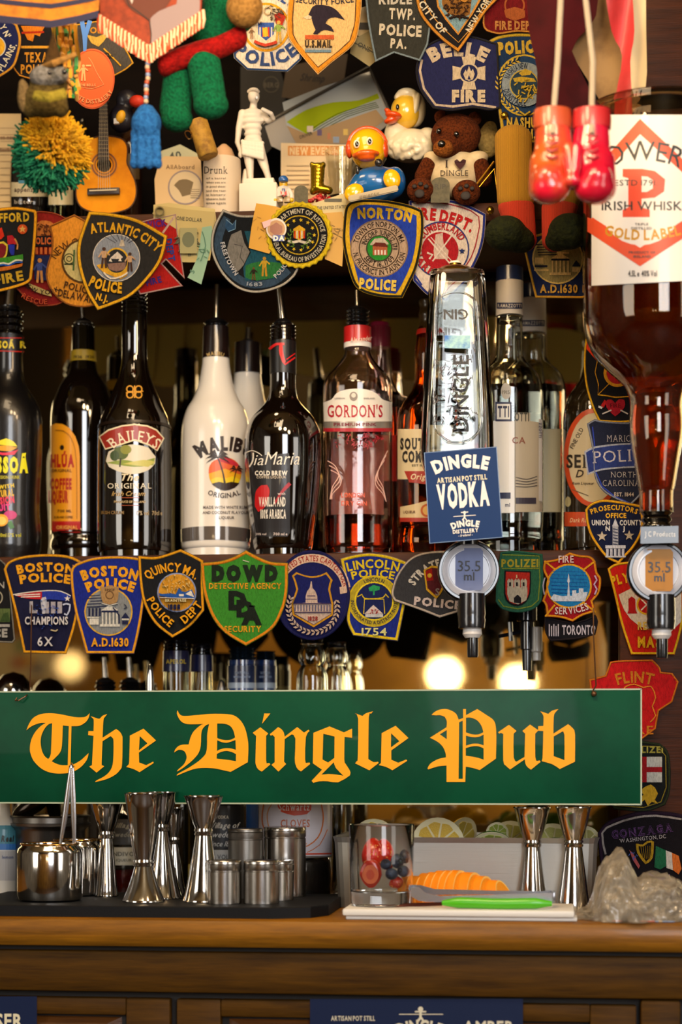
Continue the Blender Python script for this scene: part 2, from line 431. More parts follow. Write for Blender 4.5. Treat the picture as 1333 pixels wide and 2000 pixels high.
# glowing globe lamps on the far side of the room (soft discs in the mirror)
def globe(px, py, r, k, lab, depth=3.6, e=22):
    q = P(px, py, .2*2+depth); c = Vector((q.x, -depth, q.z))
    r0 = thing('globe_lamp', lab, 'lamp', c, None)
    g = G(); g.ball(c, r, mat('#ffe2b0', .4, e=e), 20); g.build('globe', r0)
    g = G(); g.lathe([(0, 0), (r*.5, 0), (r*.45, .03), (.012, .05), (.012, 2.95-c.z-r)], c+UP*(r*.9), mat('#7a5a28', .3, m=1), 14); g.build('lamp_rod', r0)
globe(868, 1318, .05, 0, 'glowing white globe lamp far across the room, mirrored left of the hanging spout')
globe(1012, 1332, .05, 0, 'glowing white globe lamp far across the room, mirrored below the polizei badge')
globe(135, 1300, .045, 0, 'dim glowing globe put in for a cream tube across the room, mirrored above the word The', e=2.5)  # glowing ball added in place of a cream upright tube
nb = G(); Yn = -3.965; c = P(44, 1288, .41-Yn); nb.box((c.x-.13, Yn, c.z-.085), (c.x+.13, Yn+.012, c.z+.085), mat('#a01c3c', .5)); nbo = nb.build('wall_notice', label='white notice with pink edge on the far wall, mirrored under the leftmost badges', cat='notice')
nb = G(); nb.box((c.x-.122, Yn+.011, c.z-.077), (c.x+.122, Yn+.014, c.z+.077), mat('#d8d4c4', .5)); nb.build('sheet', nbo)
nb = G(); [nb.box((c.x+dx, Yn+.013, c.z+dz), (c.x+dx+.035, Yn+.016, c.z+dz+.035), mat(k_, .5)) for dx, dz, k_ in ((-.02, .03, '#2c7c40'), (.01, -.02, '#d8a820'), (-.03, -.03, '#b02c2c'), (.04, -.05, '#2c4ca0'))]; nb.build('coloured_blocks', nbo)
# mirror behind the shelves
g = G(); g.box((-1.3, .205, ZCT), (1.3, .215, ZTOP-.03), mat('#c8b890', .03, m=1)); 
mr = g.build('mirror', label='large back-bar mirror behind the bottles on the middle shelf', cat='mirror')
# back panelling above the top shelf
bp = G(); bp.box((-1.3, .2, ZTOP-.03), (1.3, .236, 2.4), mat('#100804', .8, kind='wood', c2='#060302', spec=.1)); bp.build('trim_1', kind='structure')
# shelves
XU = P(1208, 1300, -.03).x
def shelf(z, lab, x1=XU+.078, Y0=-.03, th_=.022, nm='bar_shelf'):
    g = G(); g.box((-1.2, Y0, z-th_), (x1, .2, z), WOODR, .004); g.build(nm, label=lab, cat='shelf')
shelf(ZSH, 'reddish wooden shelf carrying the row of liqueur bottles')
shelf(ZTOP, 'wooden upper shelf crowded with toys and souvenirs')
# right-hand upright
g = G(); g.box((XU, -.056, ZCT), (XU+.075, -.0305, 2.3), WOODR, .006); g.build('wooden_upright', label='reddish brown wooden post at the right end of the bar shelves', cat='post')
# counter: top, fascia, cabinet
YF = -.25
ct = thing('bar_counter', 'brown wooden back bar counter with a rounded front edge', 'counter', (0, YF, 0))
g = G(); zb = ZCT-.029
pr = [(YF+.008, ZCT), (YF+.003, ZCT-.002), (YF, ZCT-.008), (YF+.0005, zb+.006), (YF+.005, zb), (.2, zb), (.2, ZCT)]
g.v = []; n = len(pr)
g.add([(x, y, z) for x in (-1.4, 1.4) for y, z in pr], [(i, (i+1) % n, n+(i+1) % n, n+i) for i in range(n)]+[tuple(range(n)), tuple(range(n, 2*n))], WOOD, True)
g.build('worktop', ct)
g = G(); g.box((-1.4, YF+.022, zb-.012), (1.4, .19, zb), DARK); g.build('shadow_gap', ct)
z1 = zb-.006; z2 = z1-.043
g = G(); g.box((-1.4, YF+.012, z2), (1.4, YF+.032, z1), WOODD, .003); g.build('fascia_board', ct)
g = G(); g.box((-1.4, YF+.03, 0.05), (1.4, .19, z2), DARK); g.build('carcass', ct)
zd = z2-.007
def door(x0, x1, lab):
    d0 = G(); Y = YF+.018; f = .052; zb_ = .25
    d0.box((x0, Y, zb_), (x0+f*.9, Y+.02, zd), WOODD, .002).box((x1-f*.9, Y, zb_), (x1, Y+.02, zd), WOODD, .002)
    d0.box((x0+f*.9, Y, zd-.018), (x1-f*.9, Y+.02, zd), WOODD, .002).box((x0+f*.9, Y, zb_), (x1-f*.9, Y+.02, zb_+.05), WOODD, .002)
    o = d0.build('cabinet_door', ct)
    p = G(); a, b, c_, d_ = x0+f*.9, x1-f*.9, zb_+.05, zd-.018; i = .035
    vs = [(a, Y+.014, c_), (b, Y+.014, c_), (b, Y+.014, d_), (a, Y+.014, d_), (a+i, Y+.004, c_+i), (b-i, Y+.004, c_+i), (b-i, Y+.004, d_-i*.45), (a+i, Y+.004, d_-i*.45)]
    p.add(vs, [(0, 1, 5, 4), (1, 2, 6, 5), (2, 3, 7, 6), (3, 0, 4, 7), (4, 5, 6, 7)], mat('#6a3c0a', .35, kind='wood', c2='#3c1e04', coat=.3)); p.build('raised_panel', o)
yd = YF+.018
door(xs_(-320, yd), xs_(332, yd), ''); door(xs_(345, yd), xs_(905, yd), ''); door(xs_(918, yd), xs_(1244, yd), '')
g = G(); g.box((xs_(1252, yd), YF+.014, .1), (xs_(1330, yd), YF+.034, z2-.001), WOODD, .003); g.build('stile', ct)
# navy cards stuck on the cabinet doors
def card(lab, x0, x1, y0, y1, Y, items, col='#0e1c3e', name='poster', cat='poster', th_=.0015, rough=.35):
    sf = plane_surf(Y, (x0+x1)/2, (y0+y1)/2); r = G(); v, f = poly([(x0, y0), (x1, y0), (x1, y1), (x0, y1)]); r.art(v, f, sf, 0, mat(col, .5, spec=.2), th_)
    o = r.build(name, label=lab, cat=cat); decorate(items, sf, o, m=lambda c: mat(c, .5), thick=.00015); return o
YD = YF+.0165
card('navy whiskey card with cut-off white lettering at the left end of the cabinet', -60, 72, 1946, 2080, YD, [T('SER', 18, 1994, 26, '#d8d0b0', bold=.03, sx=.8)])
card('long navy distillery banner on the cabinet doors below the cutting board', 606, 1022, 1951, 2060, YD,
     [T('ARTISAN POT STILL', 690, 1989, 9, '#cfc8b0', w=86), LI([(780, 1981), (866, 1981)], 1.6, '#cfc8b0'), DI(822, 1971, 5, '#cfc8b0'), LI([(822, 1974), (822, 1988), (815, 1996)], 5, '#cfc8b0'), LI([(822, 1986), (829, 1996)], 4, '#cfc8b0'), LI([(811, 1976), (833, 1976)], 3, '#cfc8b0'),
      T('DINGLE', 820, 2004, 22, '#cfc8b0', w=90, arc=120, bold=.04), T('AMBER', 955, 2006, 22, '#cfc8b0', w=100, bold=.03)])
# ================================================================== pub sign
YS = -.12
sx0, sx1 = P(-70, 1450, YS).x, P(1254, 1450, YS).x; sz1, sz0 = P(1254, 1345.5, YS).z, P(1254, 1572, YS).z
GREEN = mat('#00482e', .5, coat=.04, kind='mottle', c2='#003b26', bs=9, spec=.12)
g = G(); g.box((sx0, YS, sz0), (sx1, YS+.004, sz1), GREEN, .0004); sg = g.build('pub_sign', label='long dark green pub sign with yellow blackletter lettering hanging over the counter', cat='sign')
g = G(); e = .0012; em = mat('#a8b49a', .4)
for a, b in (((sx0, sz1-e), (sx1, sz1+.0004)), ((sx0, sz0-.0004), (sx1, sz0+e)), ((sx1-e, sz0), (sx1+.0004, sz1))): g.box((a[0], YS-.0005, a[1]), (b[0], YS+.0042, b[1]), em)
g.build('edge_trim', sg)
LT = []
def gl(fr_, *cs, n=4, corner=42):
    LT.append(poly(*[smooth(fr(*fr_, pts=c), n, corner) for c in cs]))
a_ = (40, 1380, 4.761); b_ = (330, 1370, 4.761); c_ = (580, 1370, 4.761); d_ = (820, 1370, 4.166)
# T
gl(a_, [(55, 222), (80, 160), (120, 105), (190, 70), (290, 62), (390, 75), (500, 97), (570, 100), (610, 92), (645, 62), (632, 110), (600, 150), (550, 178), (500, 182), (475, 182), (466, 545), (500, 535), (560, 500), (605, 460), (635, 432), (620, 490), (580, 545), (530, 585), (470, 612), (400, 622), (330, 622), (250, 605), (180, 565), (120, 500), (92, 430), (88, 380), (100, 310), (135, 240), (185, 185), (235, 152), (190, 152), (130, 170), (85, 195)],
   [(295, 155), (262, 165), (225, 205), (195, 270), (188, 340), (200, 410), (225, 460), (258, 488), (272, 470), (282, 440), (285, 400)],
   [(395, 175), (450, 182), (440, 545), (385, 545), (335, 532), (290, 508), (330, 470), (365, 430), (385, 370)])
# h
gl(a_, [(652, 90), (680, 98), (720, 112), (740, 110), (765, 85), (808, 70), (785, 98), (772, 130), (764, 290), (890, 208), (925, 235), (945, 270), (950, 310), (945, 540), (925, 590), (880, 635), (800, 675), (695, 702), (710, 685), (770, 655), (820, 615), (852, 560), (864, 480), (866, 320), (855, 290), (838, 275), (764, 322), (755, 530), (762, 545), (780, 555), (708, 614), (640, 558), (665, 545), (680, 272), (630, 266), (632, 228), (680, 228), (682, 130), (672, 108)], n=3)
# e
gl(a_, [(985, 562), (1003, 540), (1012, 510), (1018, 270), (1145, 205), (1262, 315), (1102, 428), (1104, 520), (1170, 545), (1235, 512), (1240, 525), (1108, 610), (1050, 580)], [(1110, 275), (1102, 408), (1182, 342)], n=2)
# D
gl(b_, [(82, 82), (100, 118), (140, 135), (250, 128), (400, 115), (540, 118), (610, 132), (665, 175), (705, 240), (730, 330), (740, 420), (735, 565), (575, 655), (500, 638), (420, 622), (330, 618), (250, 625), (170, 650), (75, 690), (85, 672), (180, 620), (270, 560), (325, 510), (348, 470), (356, 400), (358, 300), (375, 210), (345, 222), (315, 255), (302, 300), (298, 400), (285, 460), (255, 510), (200, 565), (130, 620), (75, 652), (85, 635), (135, 590), (160, 545), (165, 510), (150, 470), (120, 452), (85, 452), (50, 475), (60, 445), (90, 415), (130, 402), (185, 400), (200, 340), (230, 280), (290, 225), (325, 208), (250, 212), (170, 210), (120, 190), (90, 150), (75, 110)],
   [(450, 205), (520, 208), (570, 228), (600, 270), (617, 335), (580, 355), (530, 360), (480, 352), (450, 340)],
   [(450, 360), (500, 380), (550, 382), (620, 358), (624, 450), (580, 438), (530, 435), (480, 445), (448, 462)],
   [(447, 488), (490, 468), (540, 460), (590, 472), (625, 490), (624, 556), (560, 545), (500, 538), (445, 532)])
# i
gl(b_, [(780, 292), (852, 240), (925, 298), (905, 320), (905, 550), (915, 575), (935, 572), (945, 585), (865, 652), (830, 630), (810, 590), (806, 540), (812, 320)], n=2)
gl(b_, [(888, 112), (945, 112), (868, 208)], n=1)
# n
gl(b_, [(940, 305), (1018, 238), (1050, 260), (1070, 290), (1078, 328), (1195, 238), (1258, 290), (1300, 262), (1310, 275), (1275, 330), (1268, 540), (1278, 572), (1310, 568), (1315, 582), (1230, 650), (1200, 630), (1180, 590), (1172, 530), (1178, 345), (1145, 305), (1078, 350), (1072, 560), (1092, 582), (1020, 652), (955, 590), (985, 565), (985, 330), (965, 312), (948, 318)], n=2)
# g
gl(c_, [(155, 292), (305, 232), (440, 288), (515, 252), (515, 338), (445, 330), (442, 540), (455, 580), (490, 635), (500, 665), (492, 690), (385, 752), (290, 742), (210, 742), (155, 757), (138, 738), (235, 635), (150, 575)],
   [(247, 300), (352, 326), (350, 525), (292, 568), (240, 540)], [(345, 565), (365, 620), (435, 692), (370, 680), (290, 675), (228, 682)], n=2)
# l
gl(c_, [(540, 112), (575, 122), (612, 135), (645, 110), (710, 92), (690, 115), (670, 145), (666, 535), (715, 565), (755, 560), (762, 572), (675, 640), (543, 575), (562, 550), (568, 520), (572, 160)], n=2)
# e
gl(c_, [(762, 592), (780, 575), (785, 540), (790, 295), (920, 226), (1040, 340), (880, 455), (880, 542), (945, 570), (1020, 540), (1028, 552), (890, 640), (830, 608)], [(878, 295), (955, 370), (876, 428)], n=2)
# P
gl(d_, [(98, 110), (120, 88), (160, 68), (215, 62), (265, 78), (300, 105), (318, 148), (355, 135), (355, 62), (378, 62), (378, 112), (470, 62), (545, 110), (600, 150), (620, 200), (625, 300), (622, 465), (490, 558), (430, 540), (376, 530), (372, 655), (220, 655), (220, 522), (150, 528), (70, 553), (65, 543), (90, 505), (150, 470), (215, 455), (212, 420), (190, 370), (150, 330), (85, 295), (220, 210), (222, 160), (205, 125), (170, 112), (130, 112)],
   [(222, 232), (165, 268), (222, 308)], [(322, 170), (352, 155), (352, 630), (318, 630)],
   [(378, 132), (420, 132), (470, 155), (505, 200), (520, 250), (480, 268), (430, 268), (378, 252)],
   [(378, 278), (430, 290), (480, 288), (522, 270), (522, 358), (480, 345), (430, 345), (378, 360)],
   [(376, 380), (430, 365), (480, 365), (522, 382), (522, 474), (460, 455), (376, 442)])
# u
gl(d_, [(640, 250), (728, 190), (790, 240), (766, 262), (766, 455), (790, 490), (855, 452), (860, 262), (838, 240), (900, 188), (968, 235), (942, 262), (942, 450), (955, 485), (980, 480), (985, 492), (908, 555), (880, 535), (862, 505), (858, 470), (738, 553), (700, 520), (682, 480), (682, 265), (662, 255), (648, 262)], n=2)
# b
gl(d_, [(982, 80), (1010, 88), (1048, 102), (1080, 75), (1132, 62), (1105, 90), (1092, 130), (1090, 262), (1210, 185), (1250, 220), (1266, 270), (1265, 490), (1142, 550), (1080, 510), (990, 485), (1002, 460), (1008, 240), (966, 238), (966, 202), (1008, 200), (1010, 125), (998, 98)],
   [(1092, 285), (1162, 245), (1180, 270), (1180, 478), (1092, 445)], n=2)
g = G(); sfs = plane_surf(YS, 666, 1450)
for V, F in LT: g.art(V, F, sfs, .0009, mat('#f8a400', .5, spec=.3), .0009)
g.build('lettering', sg)
g = G(); wm = mat('#6a4a30', .4, m=.7)
g.tube([P(33, 1363, YS-.003), P(30, 1368, YS-.005), P(36, 1368, YS-.006), P(50, 1360, YS-.003), P(58, 1352, YS+.006), P(60, 1300, YS+.05), P(62, 1160, -.028), P(62, 1122, -.022)], .0008, wm, 6); 
g.build('hanging_wire', sg)
g = G(); g.tube([P(1161, 1359, YS-.004), P(1158, 1350, YS-.005), P(1163, 1342, YS), P(1165, 1338, YS+.004), P(1160, 1240, YS+.06), P(1160, 1160, -.028), P(1160, 1122, -.022)], .0008, wm, 6)
g.ball(P(1161, 1355, YS-.003), .003, wm, 10); g.build('hanging_wire', sg)
# ================================================================== bottles
GLASS = dict(t=1, r=.0, ior=1.45)
CLEAR = mat('#f4f6f2', **GLASS); AMBERG = mat('#c8722a', **GLASS); PINKG = mat('#fff0ec', **GLASS)
BLKG = mat('#070504', .06, coat=1, spec=.6); BRNG = mat('#0c0603', .05, coat=1, spec=.7)
def revsurf(ax, ay, prof):
    zs = [p[1] for p in prof]
    def Rz(z):
        if z <= zs[0]: return prof[0][0]
        for (r0, z0), (r1, z1) in zip(prof, prof[1:]):
            if z <= z1: return r0+(r1-r0)*(z-z0)/max(1e-9, z1-z0)
        return prof[-1][0]
    def f(px, py, l):
        d = ray(px, py); ox, oy = CAM.x-ax, CAM.y-ay; a = d.x*d.x+d.y*d.y; b = ox*d.x+oy*d.y; c0 = ox*ox+oy*oy
        t = -b/a
        for _ in range(5):
            R = Rz(CAM.z+t*d.z)+l; q = b*b-a*(c0-R*R); t = (-b-math.sqrt(max(q, 0)))/a
        return CAM+d*t
    return f
def smprof(p, n=4):
    return smooth(p, n, 50, closed=False)
BOT = 'bottles along the middle shelf'
class Bottle:
    def __init__(s, label, X, Y, prof, m, zbase=None, wall=.0022, liquid=None, lmat=None, group=BOT, pw=2, name='liquor_bottle', n=4, oy=1, top=None, cat='bottle', seg=44, lean=0):
        """prof: (py, half width px) from the standing end to the other, in photograph pixels at plane Y"""
        s.X, s.Y = X, Y; s.k = sc(X, Y); A = P(X, HOR, Y); s.ax, s.ay = A.x, A.y
        inv = prof[0][0] < prof[-1][0]                 # hangs upside down: first point is on top
        q = [(r*s.k, P(X, y, Y).z) for y, r in smprof(prof, n)]
        if inv: q = q[::-1]
        if zbase is not None:
            dz = q[0][1]-zbase; q = [(r, zbase if abs(z-q[0][1]) < 1e-9 else z) for r, z in q]
        s.z0 = q[0][1]; s.q = q; s.inv = inv; s.pw = pw
        s.root = thing(name, label, cat, (s.ax, s.ay, s.z0), group)
        base = (s.ax, s.ay, 0); g = G(); kw = dict(pw=pw, oy=oy, seg=seg)
        outer = [(0, q[0][1]+(.0 if inv else .002))]+[(r, z) for r, z in q]
        if liquid is None: g.lathe(outer+[(0, q[-1][1])], base, m, **kw)
        else:
            g.lathe(outer+[(0, q[-1][1])], base, m, **kw)
            inn = [(max(r-wall, r*.5), z) for r, z in q]; lo, hi = q[0][1]+(0.0015 if inv else .006), q[-1][1]-(.006 if inv else .0015)
            inn = [(r, z) for r, z in inn if lo < z < hi]; inn = [(inn[0][0]*.94, lo)]+inn+[(inn[-1][0]*.94, hi)]
            g.lathe([(0, lo)]+inn+[(0, hi)], base, m, flip=True, **kw)
            zl = P(X, liquid, Y).z
            li = [(r-.00035, max(z, lo+.0004)) for r, z in inn if z < zl]
            if li and lmat:
                g2 = G(); rl = next((r for r, z in inn if z >= zl), inn[-1][0])-.00035
                g2.lathe([(0, li[0][1])]+li+[(rl, zl), (0, zl)], base, lmat, **kw); g2.build('liquid', s.root)
        g.build('glass', s.root)
        s.sf = revsurf(s.ax, s.ay, q)
    def band(s, y0, y1, m, name='band', lift=.0004, r=None, seg=40):
        k = s.k; z0, z1 = P(s.X, y1, s.Y).z, P(s.X, y0, s.Y).z; g = G()
        def R(z):
            for (r0, a), (r1, b) in zip(s.q, s.q[1:]):
                if a <= z <= b: return r0+(r1-r0)*(z-a)/max(1e-9, b-a)
            return s.q[-1][0]
        if r: pr = [(r*k, z0), (r*k, z1)]
        else: pr = [(R(z)+lift, z) for z in [z0+(z1-z0)*i/6 for i in range(7)]]
        g.lathe([(pr[0][0]-.0006, z0)]+pr+[(pr[-1][0]-.0006, z1)], (s.ax, s.ay, 0), m, seg=seg); return g.build(name, s.root)
    def label(s, pts, col, items=(), lift=.0004, name='label', step=(5, 12), rough=.45, bd=None, sm=0, th_=.0003, tstep=(6, 14), m=None):
        pts = smooth(pts, sm) if sm else pts; v, f = poly(pts); g = G(); g.art(v, f, s.sf, lift, m or mat(col, rough, coat=.2), th_, step); o = g.build(name, s.root)
        if bd: v, f = stroke(pts, bd[1], True); g = G(); g.art(v, f, s.sf, lift+.0002, mat(bd[0], .35, m=bd[2] if len(bd) > 2 else 0), .0001, step); g.build('label_border', o)
        if items: decorate(items, s.sf, o, m=lambda c: mat(c, .45), lift=lift+.0002, thick=.0001, step=tstep, names=('print', 'picture'), inc=.00005)
        return o
    def back(s, pts, col):
        """pale rear sheet, added unseen to scatter light through the drink"""
        y0, y1 = pts[0][1], pts[2][1]; z0, z1 = P(s.X, y1, s.Y).z, P(s.X, y0, s.Y).z; A0 = (s.ax, s.ay); R = s.k*(pts[1][0]-pts[0][0])/2*1.12; g = G(); n = 16
        vs = [(A0[0]+(R*math.cos(a))*RGT.x+R*math.sin(a)*FWD.x, A0[1]+R*math.cos(a)*RGT.y+R*math.sin(a)*FWD.y, z) for z in (z0, z1) for a in [math.radians(35+110*i/n) for i in range(n+1)]]
        g.add(vs, [(i, i+1, n+2+i, n+1+i) for i in range(n)], mat(col, .7)); g.build('back_reflector', s.root)  # reflector sheet added behind the drink to brighten it
    def prints(s, items, lift=.0003, name='print', r=.4, m=0):
        decorate(items, s.sf, s.root, m=lambda c: mat(c, r, m=m), lift=lift, thick=.0001, step=(6, 14), names=(name, 'picture'), inc=.00005)
    def cap(s, y0, y1, r, m, name='cap', rings=0, seg=32, dome=0):
        k = s.k; z0, z1 = P(s.X, y1, s.Y).z, P(s.X, y0, s.Y).z; g = G(); n = max(1, rings); pr = [(0, z0), (r*k, z0)]
        if rings:
            for i in range(rings*6+1):
                t = i/(rings*6); pr.append((k*(r*.93+r*.07*math.cos(i*math.pi/3)), z0+(z1-z0)*(.04+.92*t)))
        pr += [(r*k*.98, z1-.0006), (r*k*.92, z1+dome*k), (0, z1+dome*k)]
        g.lathe(pr, (s.ax, s.ay, 0), m, seg=seg); return g.build(name, s.root)
    def pourer(s, y0, y1, r, tip, tr=6, m=None, rings=4):
        """ribbed black stopper from y0 (top) to y1 with a steel spout up to tip = (px, py)"""
        o = s.cap(y0, y1, r, m or mat('#0e0d0d', .22, coat=.6), 'pourer', rings)
        a = P(s.X, y0, s.Y); b = P(tip[0], tip[1], s.Y); g = G(); k = s.k
        pts = [a.lerp(b, t) for t in (0, .3, .6, .85, 1)]
        g.tube(pts, [tr*k*1.25, tr*k*1.1, tr*k, tr*k*.9, tr*k*.9], mat('#b8b0a4', .2, m=1), 14); g.build('spout', o)
        g = G(); c = P(s.X, y0, s.Y); g.lathe([(r*k*.85, 0), (r*k*.8, 3*k), (tr*k*1.8, 7*k), (tr*k*1.2, 9*k)], (s.ax, s.ay, c.z), mat('#141212', .3, coat=.5), 28); g.build('collar', o)
F1, F2 = .045, .13
# --- passion-fruit liqueur at the left end
b = Bottle('black matte bottle with pink and yellow fruit print, first at the left end', 19, F1, [(1078, 52), (1073, 60), (1040, 61), (990, 58), (900, 62), (840, 63), (810, 61), (785, 53), (760, 37), (740, 28), (715, 26), (652, 26)], mat('#0d0b0b', .3, coat=.5, b=.25, bs=120), ZSH)
b.cap(612, 656, 27, BLKG, rings=3); b.pourer(606, 616, 24, (24, 545), 11, rings=1)
b.band(656, 690, mat('#120e0c', .4), 'neck_label'); b.prints([T('SSOÃ', 8, 673, 13, '#f0d020', w=40, bold=.05), T('R', 45, 673, 12, '#f0d020', bold=.05)], .0009)
b.prints([LI([(-8, 660), (47, 660)], 2, '#d02818'), LI([(-8, 685), (47, 687)], 2, '#d02818')], .0007, 'stripe')
b.prints([PO([(-4, 868), (0, 860), (12, 856), (26, 862), (34, 872), (20, 871)], '#e8d81c', 3), PO([(-8, 871), (10, 870), (34, 874), (20, 881), (0, 880)], '#e0a020', 3), PO([(-8, 882), (12, 884), (36, 878), (28, 888), (4, 889)], '#e02848', 3),
          T('SSOÃ', 24, 908, 27, '#e8e010', w=62, bold=.07), T('PASSION DRINK', 14, 932, 6, '#c8c020', w=50),
          T('WITH', 12, 950, 7, '#e0c018', rot=-8, bold=.05), T('NATURAL', 4, 964, 12, '#e0b020', w=46, rot=-6, bold=.06), T('PASSION', 2, 978, 12, '#e03050', w=52, rot=-6, bold=.06), T('FRUIT', 0, 992, 11, '#e03080', w=40, rot=-6, bold=.06),
          DI(20, 1006, 13, '#c01870', 9), DI(2, 1016, 14, '#e8a020', 12), DI(3, 1017, 9, '#f0c860', 8), PO([(14, 1022), (22, 1016), (28, 1030), (20, 1034)], '#2c7020', 2), T('700ml 17% vol', 16, 1045, 7, '#c8c020', w=50)])
# --- coffee liqueur, orange label
b = Bottle('brown coffee liqueur bottle with arched orange label beside the cream bottle', 163, .11, [(1078, 58), (1070, 64), (1058, 63), (1050, 60), (1040, 63), (1030, 64), (850, 64), (800, 62), (775, 55), (755, 47), (742, 38), (733, 31), (722, 27), (705, 24), (690, 23), (640, 22)], BRNG, ZSH)
b.cap(634, 688, 22, BLKG, rings=3); b.band(687, 708, mat('#b89418', .45), 'neck_label', .0012); b.prints([T('1936   1936', 164, 697, 6, '#302008', w=40)], .0016)
b.pourer(630, 640, 18, (160, 590), 4, rings=1, m=mat('#5a5248', .3, coat=.5))
lp = [(99, 1036), (98, 832), (108, 827), (122, 828), (136, 836), (147, 852), (154, 872), (156, 890), (157, 1036)]
b.label(lp, '#e89a10', [T('HLÚA', 122, 900, 22, '#b01c10', w=46, bold=.06), DI(121, 874, 4, '#241008', 5), T('ORIGINAL', 120, 919, 6, '#5a2a08', w=40), T('COFFEE', 119, 945, 19, '#b01c10', w=42, bold=.06), T('LIQUEUR', 114, 970, 21, '#b01c10', w=38, bold=.06),
        T('700 ML', 126, 998, 5, '#5a2a08', w=28), T('RUM AND COFFEE', 124, 1010, 4, '#5a2a08', w=36), BX(102, 1018, 157, 1040, '#b81810'), T('ORIGINAL', 131, 1030, 7, '#e8b050', w=42), LI([(150, 1014), (149, 900), (140, 858), (124, 842), (108, 840)], 1, '#8a4c08', 3)], step=(4, 20))
# --- Irish cream
b = Bottle('dark Irish cream bottle with red arched banner and painted landscape', 263, F1, [(1078, 66), (1073, 72), (1000, 73), (860, 72), (835, 70), (815, 65), (790, 54), (765, 43), (740, 33), (715, 27), (690, 25), (640, 25), (590, 24)], BRNG, ZSH)
b.cap(572, 618, 25, BLKG, rings=5); b.band(832, 838, mat('#1c1008', .3), 'shoulder_ring', .001)
gold = '#d89830'
b.prints([RI(254, 760, 5, 7.5, gold), RI(271, 760, 5, 7.5, gold), RI(254, 771, 5, 7.5, gold), RI(271, 771, 5, 7.5, gold), LI([(263, 753), (263, 777)], 2.4, gold), LI([(246, 767), (280, 764)], 2, gold)], name='monogram')
arc = [(194, 853), (212, 840), (238, 832), (263, 829), (288, 832), (306, 840), (320, 856), (307, 880), (292, 869), (263, 859), (236, 868), (206, 877)]
b.label(arc, '#9c2410', [T('BAILEYS', 262, 851, 20, '#f0e0c0', w=104, arc=72, bold=.01, serif=1)], bd=('#e8d8b0', 3), name='banner_label', sm=0)
b.prints([PO([(207, 900), (212, 882), (236, 872), (263, 868), (290, 874), (304, 892), (303, 905), (290, 918), (263, 926), (235, 922), (213, 912)], '#ddd2b8', 3), PO([(208, 904), (240, 898), (270, 902), (303, 894), (300, 908), (262, 912)], '#8a9a3c', 3), PO([(240, 906), (280, 898), (304, 902), (290, 912)], '#c8c060', 2), DI(236, 885, 15, '#55632a', 13), DI(246, 878, 11, '#8a8a34', 9), DI(224, 890, 9, '#3e5028', 10), LI([(236, 895), (234, 912)], 3, '#332a14')], name='landscape')
b.prints([T('The', 254, 932, 13, '#e0d0a8', it=.35, w=34), T('ORIGINAL', 253, 949, 10, '#e8dcc0', w=86, serif=1, bold=0), T('Irish Cream', 252, 964, 9, '#c8a058', w=66, it=.35, bold=0), LI([(236, 972), (272, 972)], 1, '#b85020'), T('PRODUCE OF IRELAND', 254, 980, 4, '#c8a870', w=62), LI([(236, 987), (272, 987)], 1, '#b85020'), T('17% vol   70cl e', 292, 1002, 8, '#b8a078', w=50), T('IRISH CREAM', 220, 1001, 6, '#8a6a38', w=44)])
# --- white coconut rum, in front and behind
def coco(X, Y, lab, dy=0):
    pr = [(1076, 62), (1070, 67), (1045, 69), (1000, 69), (900, 69), (850, 68), (825, 65), (800, 57), (780, 45), (755, 35), (725, 29), (700, 26), (645, 24)]
    b = Bottle(lab, X, Y, [(y+dy*(y < 1000), r) for y, r in pr], mat('#e4dccf', .22, coat=.5, spec=.4), ZSH)
    b.band(640+dy, 701+dy, mat('#1c0f0c', .25, coat=.5), 'neck_seal', .0008); return b
b = coco(484, .160, 'second white coconut rum bottle half hidden between white and black bottles', 30)
b.pourer(672, 690, 24, (486, 640), 6)
b = coco(422, .075, 'white coconut rum bottle with palm tree sunset print')
b.prints([T('MALIBU', 421, 690, 7, '#b89858', w=34, arc=40)], .0012, 'seal_print')
b.pourer(630, 662, 24, (424, 556), 5.5, rings=4)
b.band(1036, 1062, mat('#6a625c', .12, coat=1, m=.3), 'clear_base', .0006)
b.prints([T('MALIBU', 439, 866, 25, '#2a1c18', w=118, arc=95, bold=.05), DI(440, 925, 32, '#e8a818'), PO([(408, 925), (409, 912), (418, 900), (440, 893), (460, 900), (471, 915), (472, 925), (466, 926), (440, 915)], '#e0622c', 3), PO([(424, 899), (440, 893), (456, 899), (470, 912), (452, 908)], '#c02838', 3), PO([(411, 938), (424, 932), (440, 934), (455, 930), (470, 937), (462, 950), (440, 957), (420, 951)], '#e8c81c', 3), PO([(414, 945), (428, 941), (440, 944), (452, 941), (468, 944), (458, 953), (440, 958), (424, 953)], '#2a1810', 2),
          LI([(440, 948), (436, 925), (430, 905), (425, 893)], [4, 3, 3, 2], '#2a1810', 3), LI([(456, 946), (459, 930), (462, 918)], 2, '#2a1810', 2)])
def palm(cx, cy, r, n=8, c='#2a1c18'):
    o = []
    for i in range(n):
        a = math.radians(-200+i*220/(n-1)); dx, dy = math.cos(a), math.sin(a)
        o.append(PO([(cx, cy), (cx+dx*r*.5, cy+dy*r*.55-r*.14), (cx+dx*r, cy+dy*r*.75+r*.22), (cx+dx*r*.55, cy+dy*r*.45+r*.06)], c, 2))
    return o
b.prints([palm(426, 893, 25, 9), palm(462, 917, 15, 7)], .0010, 'palm')
b.prints([T('ORIGINAL', 438, 968, 9.5, '#3a2c28', w=64, arc=-70), T('MADE WITH WHITE RUM', 440, 991, 5.5, '#4a3c38', w=86), T('AND COCONUT FLAVOUR', 441, 1001, 5.5, '#4a3c38', w=90), T('LIQUEUR', 443, 1011, 5.5, '#4a3c38', w=30)])
